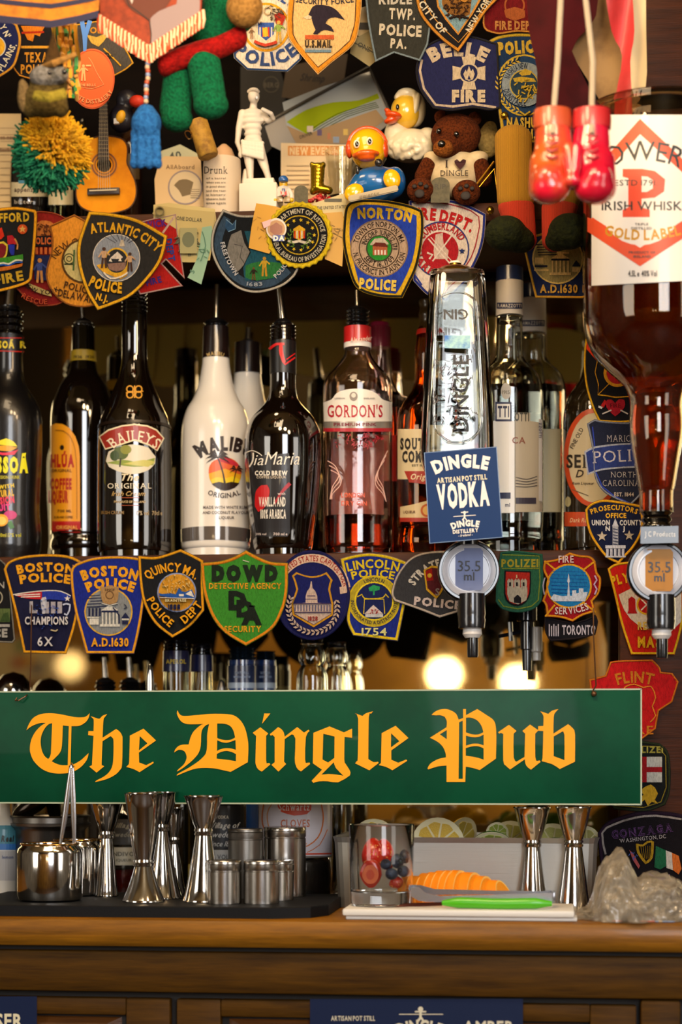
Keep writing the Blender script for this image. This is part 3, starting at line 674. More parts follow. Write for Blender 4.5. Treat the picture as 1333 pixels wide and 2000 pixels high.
# --- cold brew coffee liqueur
b = Bottle('dark bulbous cold brew coffee liqueur bottle with white script lettering', 553, .03, [(1076, 52), (1070, 57), (1040, 61), (1000, 67), (950, 72), (900, 75), (860, 75), (835, 70), (815, 60), (800, 46), (785, 33), (770, 27), (745, 25), (680, 25), (640, 24)], BRNG, ZSH)
b.cap(636, 668, 25, BLKG, rings=4); b.band(668, 732, mat('#121010', .35), 'neck_sleeve', .0006)
b.prints([LI([(526, 682), (540, 672), (556, 672)], 5, '#d01818', 2), LI([(549, 672), (550, 690), (557, 712), (577, 698)], [7, 8, 7, 3], '#d81818', 3), LI([(560, 702), (577, 690)], 2, '#d81818')], .0012, 'ribbon_print')
b.pourer(632, 640, 20, (544, 556), 7, rings=1)
b.label([(488, 905), (505, 890), (565, 885), (567, 905), (567, 1040), (562, 1048), (508, 1048), (500, 1040), (492, 960)], '#141012', [], lift=.0003)
def script(s, cx, cy, h, w, c): return T(s, cx, cy, h, c, w=w, it=.28, bold=-.004)
b.prints([LI([(481, 884), (492, 880), (504, 884), (512, 890)], 1.6, '#e8e0d0', 3), LI([(495, 884), (494, 900), (487, 912)], 3, '#e8e0d0', 3), script('ia', 508, 898, 21, 19, '#e8e0d0'), script('Maria', 554, 895, 25, 68, '#e8e0d0'), T('COLD BREW', 530, 924, 8.5, '#e8e0d0', w=64, bold=.04), T('COFFEE LIQUEUR', 530, 932, 4.5, '#c8b8a0', w=58)], .0006)
b.prints([PO([(498, 985), (500, 960), (510, 948), (522, 947), (527, 958), (524, 975), (518, 990), (505, 1000), (500, 992)], '#c01418', 4), LI([(536, 985), (550, 962), (567, 944)], [4, 5, 7], '#a81420', 2), T('with', 550, 964, 5, '#d8c8c0'), T('VANILLA AND', 532, 980, 17, '#e8e0d0', w=52, bold=.03), T('100% ARABICA', 534, 1004, 17, '#e8e0d0', w=50, bold=.03), T('20% vol', 510, 1043, 4, '#d8c8c0'), T('700 ml e', 548, 1043, 5, '#d8c8c0')], .0007)
# --- pink gins
b = Bottle('second pink gin bottle with magenta cap standing behind the first', 742, F2, [(1074, 54), (1068, 57), (800, 57), (790, 54), (770, 40), (745, 27), (715, 23), (690, 22), (640, 22)], PINKG, ZSH, liquid=770, lmat=mat('#e85a2c', t=1, r=0, ior=1.33))
b.cap(632, 680, 19, mat('#981838', .35, coat=.5), dome=1); b.label([(700, 850), (790, 850), (790, 940), (700, 940)], '#c83028')
b = Bottle('clear pink gin bottle with red and silver label and red neck band', 699, F1, [(1073, 62), (1068, 67), (1040, 68), (900, 68), (770, 68), (748, 66), (735, 60), (722, 48), (708, 36), (695, 28), (680, 25), (640, 24)], PINKG, ZSH, liquid=1010, lmat=mat('#ff7a38', t=1, r=0, ior=1.33), oy=.8)
b.band(640, 671, mat('#c01c1c', .35, coat=.4), 'neck_band', .0009, 27); b.band(671, 681, mat('#e8e0d8', .4), 'neck_stripe', .001, 27); b.pourer(607, 640, 23, (697, 568), 6, rings=4)
b.prints([T('Alexander', 706, 662, 9, '#e8c8b0', w=44, it=.3, rot=-6)], .0028, 'signature')
b.back([(640, 850), (760, 850), (760, 1000), (640, 1000)], '#e8a898')
lb = [(633, 830), (632, 786), (648, 780), (658, 768), (676, 761), (699, 759), (722, 762), (738, 770), (748, 780), (766, 786), (766, 834)]
b.sf = (lambda f: (lambda x, y, l: f(x, y, l-.0)))(revsurf(b.ax, b.ay+.0, [(r*1.0, z) for r, z in b.q]))
b.label(lb, '#e6ded2', [T("GORDON'S", 694, 803, 23, '#b01828', w=108, serif=1, bold=.015, sx=.8), T('PREMIUM PINK', 694, 829, 6, '#8a2030', w=84), DI(691, 774, 8, '#8a8078', 9), DI(691, 772, 4.5, '#d8d0c4'), T('LONDON', 664, 778, 3, '#8a8078'), T('ENGLAND', 722, 778, 3, '#8a8078')], sm=3, step=(5, 15))
b.label([(632, 823), (766, 823), (766, 836), (632, 836)], '#a8a094', name='silver_stripe', lift=.0006, m=mat('#b0a89c', .3, m=.6))
b.prints([T('PREMIUM PINK', 694, 829, 6, '#7a2030', w=84)], .001)
b.label([(632, 836), (766, 836), (766, 843), (632, 843)], '#b01c2c', name='red_stripe', lift=.0006)
rn = random.Random(3); it = []
for i in range(26): x = rn.uniform(656, 748); it += SK(x, rn.uniform(846, 870), 5, 3, 5, '#b82838', 1.2, i)
b.prints([it, T('LONDON', 690, 967, 9, '#e0582c', w=46), T('DRY GIN', 692, 983, 9, '#e0582c', w=50), [LI([(640+3*i, 900+9*i), (655+4*i, 910+9*i), (662+2*i, 930+8*i), (650, 950+7*i), (645+2*i, 975)], 1.5, '#e8b8a8', 3) for i in range(3)], [LI([(758-3*i, 880+9*i), (745-4*i, 905+9*i), (738-2*i, 930+8*i), (748, 950+7*i), (755, 980)], 1.5, '#e8b8a8', 3) for i in range(3)]], name='embossing')
# --- southern liqueur
b = Bottle('amber whiskey liqueur bottle with cream label standing behind the hanging clear bottle', 838, .06, [(1073, 60), (1066, 64), (1050, 63), (1030, 60), (1020, 63), (880, 64), (840, 64), (810, 61), (790, 53), (770, 38), (750, 29), (725, 27), (690, 28), (660, 24), (640, 21)], mat('#f0b468', **GLASS), ZSH, liquid=720, lmat=mat('#d87818', t=1, r=0, ior=1.33))
b.cap(586, 645, 20, mat('#4a3414', .3, coat=.5), rings=2); b.band(645, 655, mat('#c02010', .4), 'neck_band', .001)
b.back([(778, 850), (898, 850), (898, 1000), (778, 1000)], '#d89048')
b.label([(777, 838), (900, 838), (900, 936), (777, 936)], '#dccaa0', [T('SOUTHERN', 828, 867, 20, '#231c14', w=92, bold=.05, serif=1), T('COMFORT', 828, 892, 20, '#231c14', w=84, bold=.05, serif=1), T('EST 1874', 820, 909, 4, '#4a3c24', w=30)], step=(5, 30))
b.label([(790, 920), (880, 920), (880, 940), (835, 946), (800, 942)], '#a82a18', [T('Original', 828, 931, 11, '#ecd8b0', w=52, it=.3)], lift=.001)
b.label([(782, 990), (808, 985), (835, 978), (865, 985), (895, 990), (895, 1016), (782, 1016)], '#d8c090', [DI(835, 997, 13, '#c05818'), DI(835, 997, 9, '#e0b060'), T('LIQUEUR', 800, 1000, 5, '#5a2c10', w=24), BX(782, 1011, 895, 1019, '#a82a18')], lift=.0006)
# --- clear sambuca bottles
def samb(X, Y, lab, dy):
    b = Bottle(lab, X, Y, [(1063, 60), (1056, 65), (1040, 64), (1000, 66), (800, 66), (760, 65), (738, 60), (722, 48), (706, 32), (690, 27), (650, 26), (620+dy, 25)], CLEAR, ZSH, liquid=760, lmat=mat('#f0f4f0', t=1, r=0, ior=1.33))
    b.cap(523+dy, 552+dy, 27, mat('#1c2a52', .35, coat=.3)); b.band(551+dy, 618+dy, mat('#d8ccba', .5), 'neck_wrap', .0012)
    b.label([(X-80, 591+dy), (X+80, 591+dy), (X+80, 603+dy), (X-80, 603+dy)][:0] or [(X-25, 591+dy), (X+25, 591+dy), (X+25, 603+dy), (X-25, 603+dy)], '#1c2446', [T('RAMAZZOTTI', X, 597+dy, 6.5, '#d8ccba', w=46)], lift=.0016, name='neck_label'); return b
b = samb(1040, F2, 'second clear sambuca bottle behind, partly hidden by its twin', 34)
b.label([(1000, 838), (1096, 838), (1096, 1000), (1000, 1000)], '#c0b490')
b = samb(996, F1, 'clear sambuca bottle with navy cap and white neck wrap', 0)
b.back([(934, 800), (1058, 800), (1058, 1010), (934, 1010)], '#d0ccc0')
b.label([(962, 822), (1006, 822), (1006, 1002), (962, 1002)], '#e8e4da', [BX(968, 785, 1000, 823, '#1c2446'), BX(971, 789, 997, 819, '#e8e4da'), T('TTI', 984, 804, 20, '#1c2446', w=22, bold=.04), BX(976, 962, 998, 974, '#1c2446'), T('ml', 992, 986, 7, '#3a3c50')], name='label')
b.label([(1007, 806), (1036, 806), (1036, 822), (1060, 826), (1060, 1000), (1007, 1000)], '#b8aa90', [T('OTTI', 1020, 814, 16, '#4a4638', w=28, bold=.04), T('CA', 1014, 860, 12, '#8a5038'), BX(1008, 972, 1048, 984, '#3a3440'), [LI([(1008, 932+6*i), (1030, 936+5*i), (1050, 930+6*i)], 1.4, '#4a4440', 3) for i in range(4)]], lift=.0003)
b.label([(1053, 818), (1060, 820), (1060, 980), (1053, 978)], '#d8d4c8', [T('ZZOTTI', 1056, 840, 5, '#1c2446', rot=90)], lift=.0008, name='side_label')
b.prints([DI(989, 764, 10, '#b8b0a0', 16), T('1915', 989, 766, 7, '#6a6254', w=15)], name='medallion')
# --- fine old liqueur bottle by the upright
b = Bottle('dark bottle with oval red-rimmed label beside the wooden post', 1166, .07, [(1068, 58), (1060, 64), (880, 65), (830, 65), (800, 63), (775, 55), (755, 42), (735, 30), (700, 24), (650, 22), (600, 22)], mat('#241c10', .06, coat=1, spec=.6), ZSH)
b.cap(570, 615, 22, BLKG, rings=2)
b.label(circ(1160, 894, 54, 92, 32), '#cfc2a4', [T('SEN', 1134, 901, 24, '#2c2620', w=54, serif=1, bold=.03), T('FINE OLD', 1127, 856, 8, '#4a4034', rot=-62, w=44), T('D', 1134, 925, 14, '#3a3028', it=.3), T('Rum Liqueur', 1140, 944, 5, '#4a4034', w=44, it=.3), LI([(1118, 956), (1150, 968)], 1.4, '#6a5c48')], bd=('#c84a20', 9), step=(4, 14))
b.label([(1103, 1000), (1180, 1000), (1180, 1028), (1103, 1028)], '#c04a24', [T('Dark Rum', 1134, 1016, 8, '#e0b890', w=40, it=.3)])
b.label(circ(1110, 980, 6, 10, 16), '#a8a078')
# --- big whiskey bottle, upside down in its optic
WH_ = mat('#c8500c', t=.9, r=0, ior=1.34)
b = Bottle('huge upside-down whiskey bottle with orange diamond label at the right edge', 1283, -.15, [(214, 128), (220, 138), (236, 143), (420, 143), (600, 143), (650, 139), (690, 122), (720, 96), (742, 72), (760, 58), (790, 51), (820, 53), (850, 52), (900, 44), (950, 36), (962, 33), (1002, 33)], mat('#e8d0b0', **GLASS), None, wall=.003, liquid=527, lmat=WH_, group=None, cat='bottle')
it = [PO([(1251, 232), (1420, 392), (1251, 520), (1157, 446), (1157, 338)], '#e0502a'), PO([(1251, 262), (1395, 392), (1251, 484), (1157, 424), (1157, 367)], '#e8e2d8'), DI(1252, 395, 82, '#e8e2d8', 84), PO([(1148, 424), (1158, 428), (1251, 500), (1340, 430), (1340, 462), (1251, 520), (1148, 452)], '#e0502a'),
      PO([(1217, 330), (1256, 330), (1280, 334), (1300, 350), (1298, 374), (1280, 386), (1254, 388), (1254, 405), (1270, 410), (1270, 424), (1217, 424), (1217, 410), (1228, 405), (1228, 348), (1217, 345)], '#e04828'), PO([(1254, 344), (1266, 345), (1276, 352), (1276, 368), (1264, 375), (1254, 375)], '#e8e2d8'),
      T('POWERS', 1258, 294, 38, '#2a2a28', w=212, arc=190, bold=.0), T('ESTD 1791.', 1243, 357, 11, '#2c2820', w=84, bold=.01), T('IRISH WHISKEY', 1272, 402, 17, '#2c2a26', w=192, bold=.01), T('GOLD LABEL', 1256, 459, 19, '#c8901c', w=148, arc=-260, bold=.03), T('TRIPLE', 1254, 438, 4.5, '#4a4844', w=26), T('DISTILLED', 1254, 446, 4.5, '#4a4844', w=40), T('PRODUCT OF', 1255, 493, 4.5, '#4a4844', w=52), T('IRELAND', 1255, 501, 4.5, '#4a4844', w=34), T('4.5L e  40% Vol', 1256, 534, 11, '#3c3a38', w=56)]
b.label([(1156, 224), (1440, 224), (1440, 547), (1330, 549), (1156, 558)], '#e8e2d8', it, step=(7, 20), tstep=(9, 22), lift=.0006)
b.cap(1000, 1030, 30, BLKG, 'collar', rings=2)
b = None
# --- hanging square vodka bottle
D9Y = -.085
b = Bottle('clear square vodka bottle hanging upside down behind the navy card', 893, D9Y, [(531, 44), (534, 52), (560, 55), (660, 61), (760, 66), (850, 70), (900, 69), (930, 55), (950, 30), (965, 20), (1050, 19)], CLEAR, None, wall=.006, liquid=664, lmat=mat('#f6f8f8', t=1, r=0, ior=1.33), pw=5, group=None, oy=.75, seg=72)
sfp = plane_surf(D9Y-.036, 893, 800)
decorate([T('DINGLE', 901, 768, 29, '#101014', rot=-90, w=150, serif=0, bold=.02), T('GIN', 891, 614, 19, '#1c1c1c', rot=180, w=48, bold=.02), [SK(884+(8 if i % 2 else -26 if i % 3 else 36), 690+i*9, 13, 7, 9, '#4a3c34', 1.3, i) for i in range(16)]], sfp, b.root, m=lambda c: mat(c, .4), thick=.0001, names=('print', 'engraving'))
g = G(); v, f = poly([(869, 655), (919, 655), (919, 681), (869, 680)]); g.art(v, f, sfp, .0004, mat('#1c6ac0', .4, kind='mottle', c2='#a8d8d0', bs=60), .0004); g.build('blue_stamp', b.root)
g = G(); g.tube([sfp(*p, .0) for p in smooth([(852, 600), (860, 580), (880, 572), (906, 572), (924, 582), (932, 610), (942, 800), (938, 840), (915, 860), (880, 862), (855, 845), (848, 810)], 4)], .0011, CLEAR, 8, True); g.build('raised_frame', b.root)
g = G(); c = P(890, 532, D9Y); k = sc(890, D9Y); g.lathe([(0, 18*k), (11*k, 18*k), (12*k, 13*k), (30*k, 8*k), (40*k, 0), (42*k, -3*k), (0, -3*k)], c, mat('#b08a3c', .25, m=1), 32); o = g.build('clamp_cap', b.root)
g = G(); g.lathe([(0, 19*k), (11*k, 19*k), (12*k, 15*k), (0, 15*k)], c+UP*.001, mat('#e0d8c8', .5), 24); g.build('white_button', o)
sfl = plane_surf(-.155, 905, 965, a=.0)
ca = thing('bottle_card', 'navy card reading vodka, hanging in front of the square clear bottle', 'card', P(905, 965, -.155))
g = G(); v, f = poly([(828.6, 883.6), (971, 872), (983, 1050), (839, 1062)]); g.art(v, f, sfl, 0, mat('#0a3064', .45, spec=.2), .0015); g.build('card_panel', ca)
g = G(); v, f = stroke([(829.5, 884.6), (970.4, 873), (982, 1049), (840, 1061)], 1.6, True); g.art(v, f, sfl, .0002, mat('#7a94b8', .4), .0002); g.build('card_edge', ca)
R_ = -4.6; wc = '#e8e6e0'
decorate([T('DINGLE', 900, 901, 23, wc, w=112, arc=170, rot=R_, bold=.06, sx=.9), T('ARTISAN POT STILL', 903, 935, 9.5, '#d8d4b8', w=98, rot=R_, bold=.04), T('VODKA', 905, 967, 42, wc, w=102, rot=R_, bold=.06), LI([(886, 1009), (930, 1006)], 1.4, wc), DI(908, 1001, 3, wc), LI([(908, 1003), (908, 1010), (904, 1016)], 3, wc), LI([(908, 1010), (912, 1016)], 2, wc), LI([(901, 1001), (915, 1000)], 2, wc), T('DINGLE', 909, 1022, 11, wc, w=56, arc=90, rot=R_, bold=.06), T('DISTILLERY', 910, 1037, 7, wc, w=50, rot=R_, bold=.04), T('- Ireland -', 910, 1045, 4.5, wc, w=28, rot=R_, it=.3)],
         sfl, ca, m=lambda c: mat(c, .5), thick=.0001)
def optic(X, Yc, Y, tag_, lab, liq, nz):
    s = sc(X, Y); r = thing('optic_dispenser', lab, 'spirit measure', P(X, Yc+170, Y), 'round spirit measures')
    back = -FWD; c = P(X, Yc, Y); bk = mat('#0c0e14', .25, coat=.7)
    def ring(pr, m, nm, par, seg=48):
        g = G(); g.lathe([(a*s, h*s) for a, h in pr], c, m, seg, axis=back); return g.build(nm, par)
    ring([(0, -60), (40, -60), (58, -30), (61, -5), (61, 8), (58, 12), (54, 12), (53, 6), (0, 6)], bk, 'dial_housing', r)
    f = ring([(0, 4), (52, 4), (52, 10), (44, 13), (40, 13), (39, 11), (0, 11)], mat('#b8bac4', .3, coat=.3), 'dial_face', r)
    q = lambda x, y, l: P(x, y, Y)+back*(l+.0075)
    wx0, wx1, wy0, wy1 = X-27, X+27, Yc-43, Yc+39
    g = G(); v, F = poly(smooth([(wx0+5, wy0), (wx1-5, wy0), (wx1, wy0+6), (wx1, wy1-6), (wx1-5, wy1), (wx0+5, wy1), (wx0, wy1-6), (wx0, wy0+6)], 2)); g.art(v, F, q, .0004, liq, .001); w_ = g.build('measure_window', f)
    g = G(); g.add(*(lambda V: (V, [(0, 1, 2, 3)]))([q(X-9, wy0+8, .0009), q(X+9, wy0+8, .0009), q(X+9, wy1-3, .0009), q(X-9, wy1-3, .0009)]), liq); g.build('piston', f)
    decorate([T('35.5', X, Yc-8, 20, '#16161c', w=44, bold=.0), T('ml', X, Yc+12, 15, '#16161c')], q, f, m=lambda k_: mat(k_, .4), lift=.0012, thick=.0001)
    z = lambda y: P(X, y, Y).z; nx = nz
    def col(pr, m, nm, dx=0):
        g = G(); A = P(X+dx, HOR, Y); g.lathe([(a*s, z(y)) for a, y in pr], (A.x, A.y, 0), m, 32); return g.build(nm, r)
    col([(0, Yc+45), (27, Yc+45), (28, Yc+85), (27, Yc+92), (28, Yc+96), (26, Yc+112), (24, Yc+113), (0, Yc+113)][::-1], bk, 'lower_cylinder', nx)
    col([(0, Yc+112), (18, Yc+112), (19, Yc+124), (14, Yc+131), (0, Yc+131)][::-1], mat('#d8d4d0', .4), 'white_collar', nx+1)
    col([(0, Yc+130), (11, Yc+130), (11, Yc+164), (10, Yc+169), (0, Yc+169)][::-1], bk, 'nozzle', nx+2)
    col([(0, Yc-75), (20, Yc-75), (22, Yc-50), (0, Yc-50)][::-1], bk, 'neck_clamp'); return r, q
optic(916, 1115, -.10, '', 'round white spirit measure marked 35.5 ml below the navy card', mat('#7480a8', .35, spec=.2), 6)
o_, q_ = optic(1286, 1117, -.15, '', 'round spirit measure with amber window under the huge whiskey bottle', mat('#a8700c', .35, spec=.2), 6)
g = G(); q2 = plane_surf(-.175, 1288, 1044); v, f = poly([(1252, 1029), (1326, 1027), (1326, 1060), (1252, 1062)]); g.art(v, f, q2, 0, mat('#0e1a24', .3, coat=.4), .02); nb = g.build('name_block', o_)
decorate([T('J C Products', 1290, 1043, 10, '#d0d4d8', w=60, bold=.02, serif=1)], q2, nb, m=lambda c: mat(c, .5), thick=.0001)
# dark spirit measures hanging unused under the shelf, seen past the toronto badge
g = G(); Yd = .06; r_ = thing('optic_dispenser', 'black spirit measure hanging under the shelf behind the polizei badge', 'spirit measure', P(1030, 1250, Yd), 'round spirit measures')
bk = mat('#101218', .2, coat=.8); s = sc(1030, Yd)
for nm, pr, X, m in (('body', [(0, 1310), (9, 1310), (10, 1270), (13, 1268), (14, 1215), (20, 1212), (20, 1180), (0, 1180)], 1030, bk), ('side_arm', [(0, 1290), (8, 1290), (8, 1275), (11, 1272), (11, 1225), (0, 1225)], 1049, mat('#c0bcb4', .3, coat=.3))):
    A = P(X, HOR, Yd); g = G(); g.lathe([(a*s, P(X, y, Yd).z) for a, y in pr], (A.x, A.y, 0), m, 24); g.build(nm, r_)
g = G(); g.tube([P(975, 1243, Yd), P(1000, 1238, Yd), P(1025, 1232, Yd)], .0022, bk, 8).tube([P(997, 1215, Yd), P(999, 1252, Yd)], .003, bk, 8); g.build('lever', r_)
g = G(); A = P(1030, HOR, Yd); g.box((A.x-.004, Yd-.004, P(1030, 1182, Yd).z), (A.x+.004, Yd+.004, ZSH-.022), bk); g.build('hanger_bracket', r_)
# ================================================================== cloth badges
Y1 = -.0395
YY, OO, NB, BB = '#f0a81c', '#e88a14', '#14163a', '#1c2a9c'
def seal(cx, cy, r, ring, text, tcol, inner, th_, n=1, ang=0, col2=None, arc2=None):
    o = [DI(cx, cy, r, ring), DI(cx, cy, r-th_, inner)]
    if text: o.append(TC(text, cx, cy, r-th_/2, ang, th_*.62, tcol))
    if arc2: o.append(TC(arc2, cx, cy, r-th_/2, 180, th_*.62, tcol, True))
    return o
def building(x, y, w, h, c, c2, n=5):
    return [PO([(x, y), (x+w/2, y-h*.35), (x+w, y)], c), BX(x+w*.04, y, x+w*.96, y+h*.12, c2), [BX(x+w*(i+.3)/n, y+h*.12, x+w*(i+.7)/n, y+h*.85, c) for i in range(n)], BX(x-w*.05, y+h*.85, x+w*1.05, y+h, c)]
def man(x, y, h, c, c2=None):
    return [DI(x, y-h*.42, h*.09, c2 or c), PO([(x-h*.12, y-h*.32), (x+h*.12, y-h*.32), (x+h*.1, y+.05*h), (x-h*.1, y+.05*h)], c), LI([(x-h*.06, y), (x-h*.1, y+h*.5)], h*.1, c2 or c), LI([(x+h*.06, y), (x+h*.1, y+h*.5)], h*.1, c2 or c), LI([(x-h*.1, y-h*.28), (x-h*.26, y-h*.02)], h*.07, c), LI([(x+h*.1, y-h*.28), (x+h*.28, y-h*.12)], h*.07, c)]
LOW = 'cloth badges along the lower shelf edge'; MID = 'cloth badges along the upper shelf edge'; TOP = 'cloth badges hanging across the top'; POST = 'cloth badges pinned down the wooden post'
def wreath(cx, cy, r, c, a0=100, a1=260, n=14, ln=16, w=7):
    o = []
    for i in range(n):
        a = math.radians(a0+(a1-a0)*i/(n-1)); x, y = cx+r*math.sin(a), cy-r*math.cos(a)
        for q in (-.6, .6): b = a+math.pi/2+q; o.append(PO([(x, y), (x+ln*.5*math.sin(b)-w*.4*math.cos(b), y-ln*.5*math.cos(b)-w*.4*math.sin(b)), (x+ln*math.sin(b), y-ln*math.cos(b)), (x+ln*.5*math.sin(b)+w*.4*math.cos(b), y-ln*.5*math.cos(b)+w*.4*math.sin(b))], c))
    return o
# ---------- lower row: dark backs hold painted shade for the mirror
patch('dark badge cut off by the left edge beside the champions badge', 'K', [(-70, 100), (0, 100), (35, 130), (60, 260), (95, 600), (78, 622), (-70, 615)], Y1+.008, '#8a8478', 10, '#17161a',
      [T('N', 8, 262, 38, '#a8a49c'), RI(-30, 340, 40, 48, '#b0a890'), BX(-40, 408, 62, 492, '#5a6a3a'), PO([(0, 490), (20, 440), (50, 430), (62, 490)], '#3a5028'), BX(-20, 505, 60, 522, '#a8a49c'), T('CE', 0, 560, 48, '#a8a49c', bold=.05)], group=LOW, back='#1c1814')
patch('navy boston police badge reading champions 6x', 'K', [(22, 165), (55, 115), (150, 82), (300, 70), (430, 82), (510, 118), (518, 170), (475, 480), (412, 690), (145, 684), (92, 430)], Y1+.0055, YY, 17, '#17193a',
      [T('BOSTON', 282, 150, 50, YY, w=360, arc=900, bold=.05), T('POLICE', 280, 215, 50, YY, w=320, arc=900, bold=.05),
       PO([(80, 322), (170, 312), (260, 300), (260, 350), (160, 345)], '#c02028', 2), LI([(95, 326), (250, 318)], 6, WH), LI([(130, 337), (250, 332)], 6, WH), PO([(260, 300), (340, 298), (410, 312), (440, 335), (420, 360), (320, 352), (260, 350)], '#2438a0', 3), LI([(80, 322), (170, 308), (300, 296), (380, 302), (440, 330)], 6, WH, 2), ST(418, 346, 20, WH),
       T('L', 208, 400, 62, '#b0aab0', bold=.07, serif=1), T('III', 330, 402, 60, '#b0aab0', bold=.07, serif=1, w=110), PO([(262, 340), (282, 335), (290, 362), (278, 440), (262, 440), (252, 362)], '#c8c8d0', 2), LI([(390, 385), (410, 378), (434, 384), (430, 420), (415, 448), (398, 440)], 10, '#c8d0e8', 2), SK(290, 440, 90, 40, 14, '#3858b8', 3, 4),
       T('CHAMPIONS', 288, 483, 46, '#d8d4d4', w=268, bold=.03), LI([(315, 540), (345, 548), (358, 538)], 8, '#c8b890'), T('6X', 280, 612, 54, '#d8d4d4', bold=.02, w=96)], group=LOW, back='#1c1814')
patch('royal blue boston police badge dated 1630 with round state house seal', 'K', [(437, 185), (470, 130), (570, 95), (700, 83), (820, 88), (905, 105), (900, 300), (870, 520), (832, 688), (535, 688), (500, 560), (455, 380)], Y1+.0025, YY, 17, '#1a2a8c',
      [T('BOSTON', 680, 175, 56, YY, w=360, arc=500, bold=.06), T('POLICE', 685, 250, 54, YY, w=310, arc=400, bold=.06), DI(673, 428, 150, '#e0b03c'), DI(673, 428, 141, '#8a8e90'),
       [LI([(560-(i%2)*20, 330+i*17), (620+i*10, 325+i*17)], 6, '#22284c') for i in range(5)], BX(540, 395, 620, 402, '#22284c'), [BX(548+i*22, 405, 560+i*22, 455, '#22284c') for i in range(4)], building(625, 420, 112, 100, '#e0dcd0', '#22284c', 5), BX(540, 460, 615, 466, '#e0dcd0'), BX(556, 470, 612, 508, '#e0dcd0'), PO([(750, 470), (778, 432), (805, 470)], '#22284c'), BX(755, 470, 800, 478, '#e0dcd0'), BX(758, 485, 795, 505, '#22284c'), LI([(772, 380), (786, 400), (768, 410)], 4, '#22284c'), LI([(700, 400), (740, 450), (740, 500)], 7, '#22284c'),
       PO([(625, 268), (650, 275), (680, 262), (715, 275), (738, 268), (732, 350), (720, 372), (680, 382), (640, 372), (628, 340)], '#b08a5a', 2), RI(680, 325, 20, 26, '#6a4a2c'), T('SINCE', 680, 292, 13, '#3a2a1c', w=60), LI([(630, 375), (680, 388), (730, 375)], 5, '#e0dcd0'),
       T('A.D.1630', 682, 617, 48, YY, w=232, bold=.04)], group=LOW, back='#1c1814')
patch('black quincy police badge with orange round harbour seal', 'K', [(856, 82), (960, 88), (1040, 68), (1120, 40), (1190, 72), (1262, 110), (1262, 260), (1268, 420), (1180, 520), (1070, 590), (960, 500), (890, 370), (866, 240)], Y1-.0005, YY, 17, '#1a1c20',
      [T('QUINCY MA.', 1065, 152, 52, YY, w=350, arc=260, bold=.03), DI(1097, 308, 122, '#8a9ac8'), DI(1097, 308, 114, '#d89a2c'), SK(1097, 270, 90, 60, 14, '#ecd088', 3, 8), PO([(985, 312), (1005, 318), (1060, 314), (1090, 320), (1110, 280), (1125, 300), (1150, 306), (1190, 290), (1208, 330), (1205, 345), (1100, 345), (990, 330)], '#2858a8'), PO([(1150, 318), (1185, 296), (1205, 338)], '#e8e0d0'), BX(1110, 318, 1140, 332, '#e8e0d0'), LI([(990, 340), (1205, 346)], 4, WH), T('BRAINTREE', 1090, 358, 16, '#f0e0a8', w=130), T('1888', 1080, 398, 30, '#1c2450', w=76, bold=.03),
       T('POLICE', 990, 432, 46, YY, rot=50, w=215, arc=-500, bold=.03), T('DEPT', 1188, 432, 48, YY, rot=-47, w=155, arc=-500, bold=.03)], group=LOW, back='#1c1814')
patch('bright green detective agency security shield badge', 'L', [(38, 125), (140, 118), (230, 95), (320, 48), (400, 90), (480, 120), (580, 126), (578, 300), (550, 420), (480, 540), (320, 640), (190, 560), (110, 460), (62, 330), (45, 220)], Y1-.0035, '#e08a1c', 20, '#3c8c2c',
      [T('DOWD', 312, 190, 82, '#1c2a1c', w=410, bold=.10), T('DETECTIVE AGENCY', 315, 268, 34, '#d89a20', w=450, bold=.03), T('D', 268, 358, 100, '#18201a', serif=1, bold=.07, sx=1), T('D', 312, 408, 90, '#18201a', serif=1, bold=.07), T('A', 355, 450, 100, '#18201a', serif=1, bold=.07), T('SECURITY', 300, 535, 36, '#d8a020', w=230, bold=.03), LI([(300, 108), (340, 120)], 5, '#d8d8c0')], group=LOW, back='#1c1814')
# capitol: round
cap_ = circ(730, 325, 235, 278, 36)
patch('round navy united states capitol police badge with white dome', 'L', cap_, Y1+.0005, '#1a1c50', 22, '#181c58',
      [LI([(730+215*math.sin(math.radians(a)), 310-215*math.cos(math.radians(a))) for a in range(-62, 86, 8)], 52, '#d8b8a0'), TC('UNITED STATES CAPITOL POLICE', 730, 310, 214, 14, 34, '#a02820', w=540), PO([(900, 275), (958, 268), (945, 310), (905, 318)], '#d8b8a0'),
       PO([(605, 205), (632, 182), (680, 200), (730, 208), (780, 200), (820, 182), (858, 232), (842, 290), (862, 380), (858, 450), (740, 524), (610, 450), (602, 370), (632, 290)], '#c8901c', 2, 50), PO([(618, 208), (636, 194), (690, 212), (730, 218), (775, 212), (816, 196), (844, 232), (830, 290), (850, 380), (846, 444), (740, 510), (622, 444), (614, 370), (644, 290)], '#181e60', 2, 50),
       PO([(614, 378), (690, 372), (690, 330), (700, 300), (715, 280), (722, 240), (728, 240), (732, 280), (750, 300), (762, 330), (764, 372), (850, 378), (848, 440), (740, 506), (624, 440)], '#c8b0a0'), LI([(700, 330), (750, 330)], 7, '#5a4a68'), LI([(690, 350), (760, 350)], 5, '#5a4a68'), [LI([(625+i*18, 385), (625+i*18, 425)], 6, '#4a5078') for i in range(13)], BX(612, 374, 850, 380, '#4a3a5c'), BX(622, 428, 848, 434, '#4a3a5c'), T('1828', 735, 470, 26, '#a03028', w=60),
       wreath(735, 405, 150, '#c0a898', 70, 290, 22, 34, 18)], group=LOW, back='#1c1814')
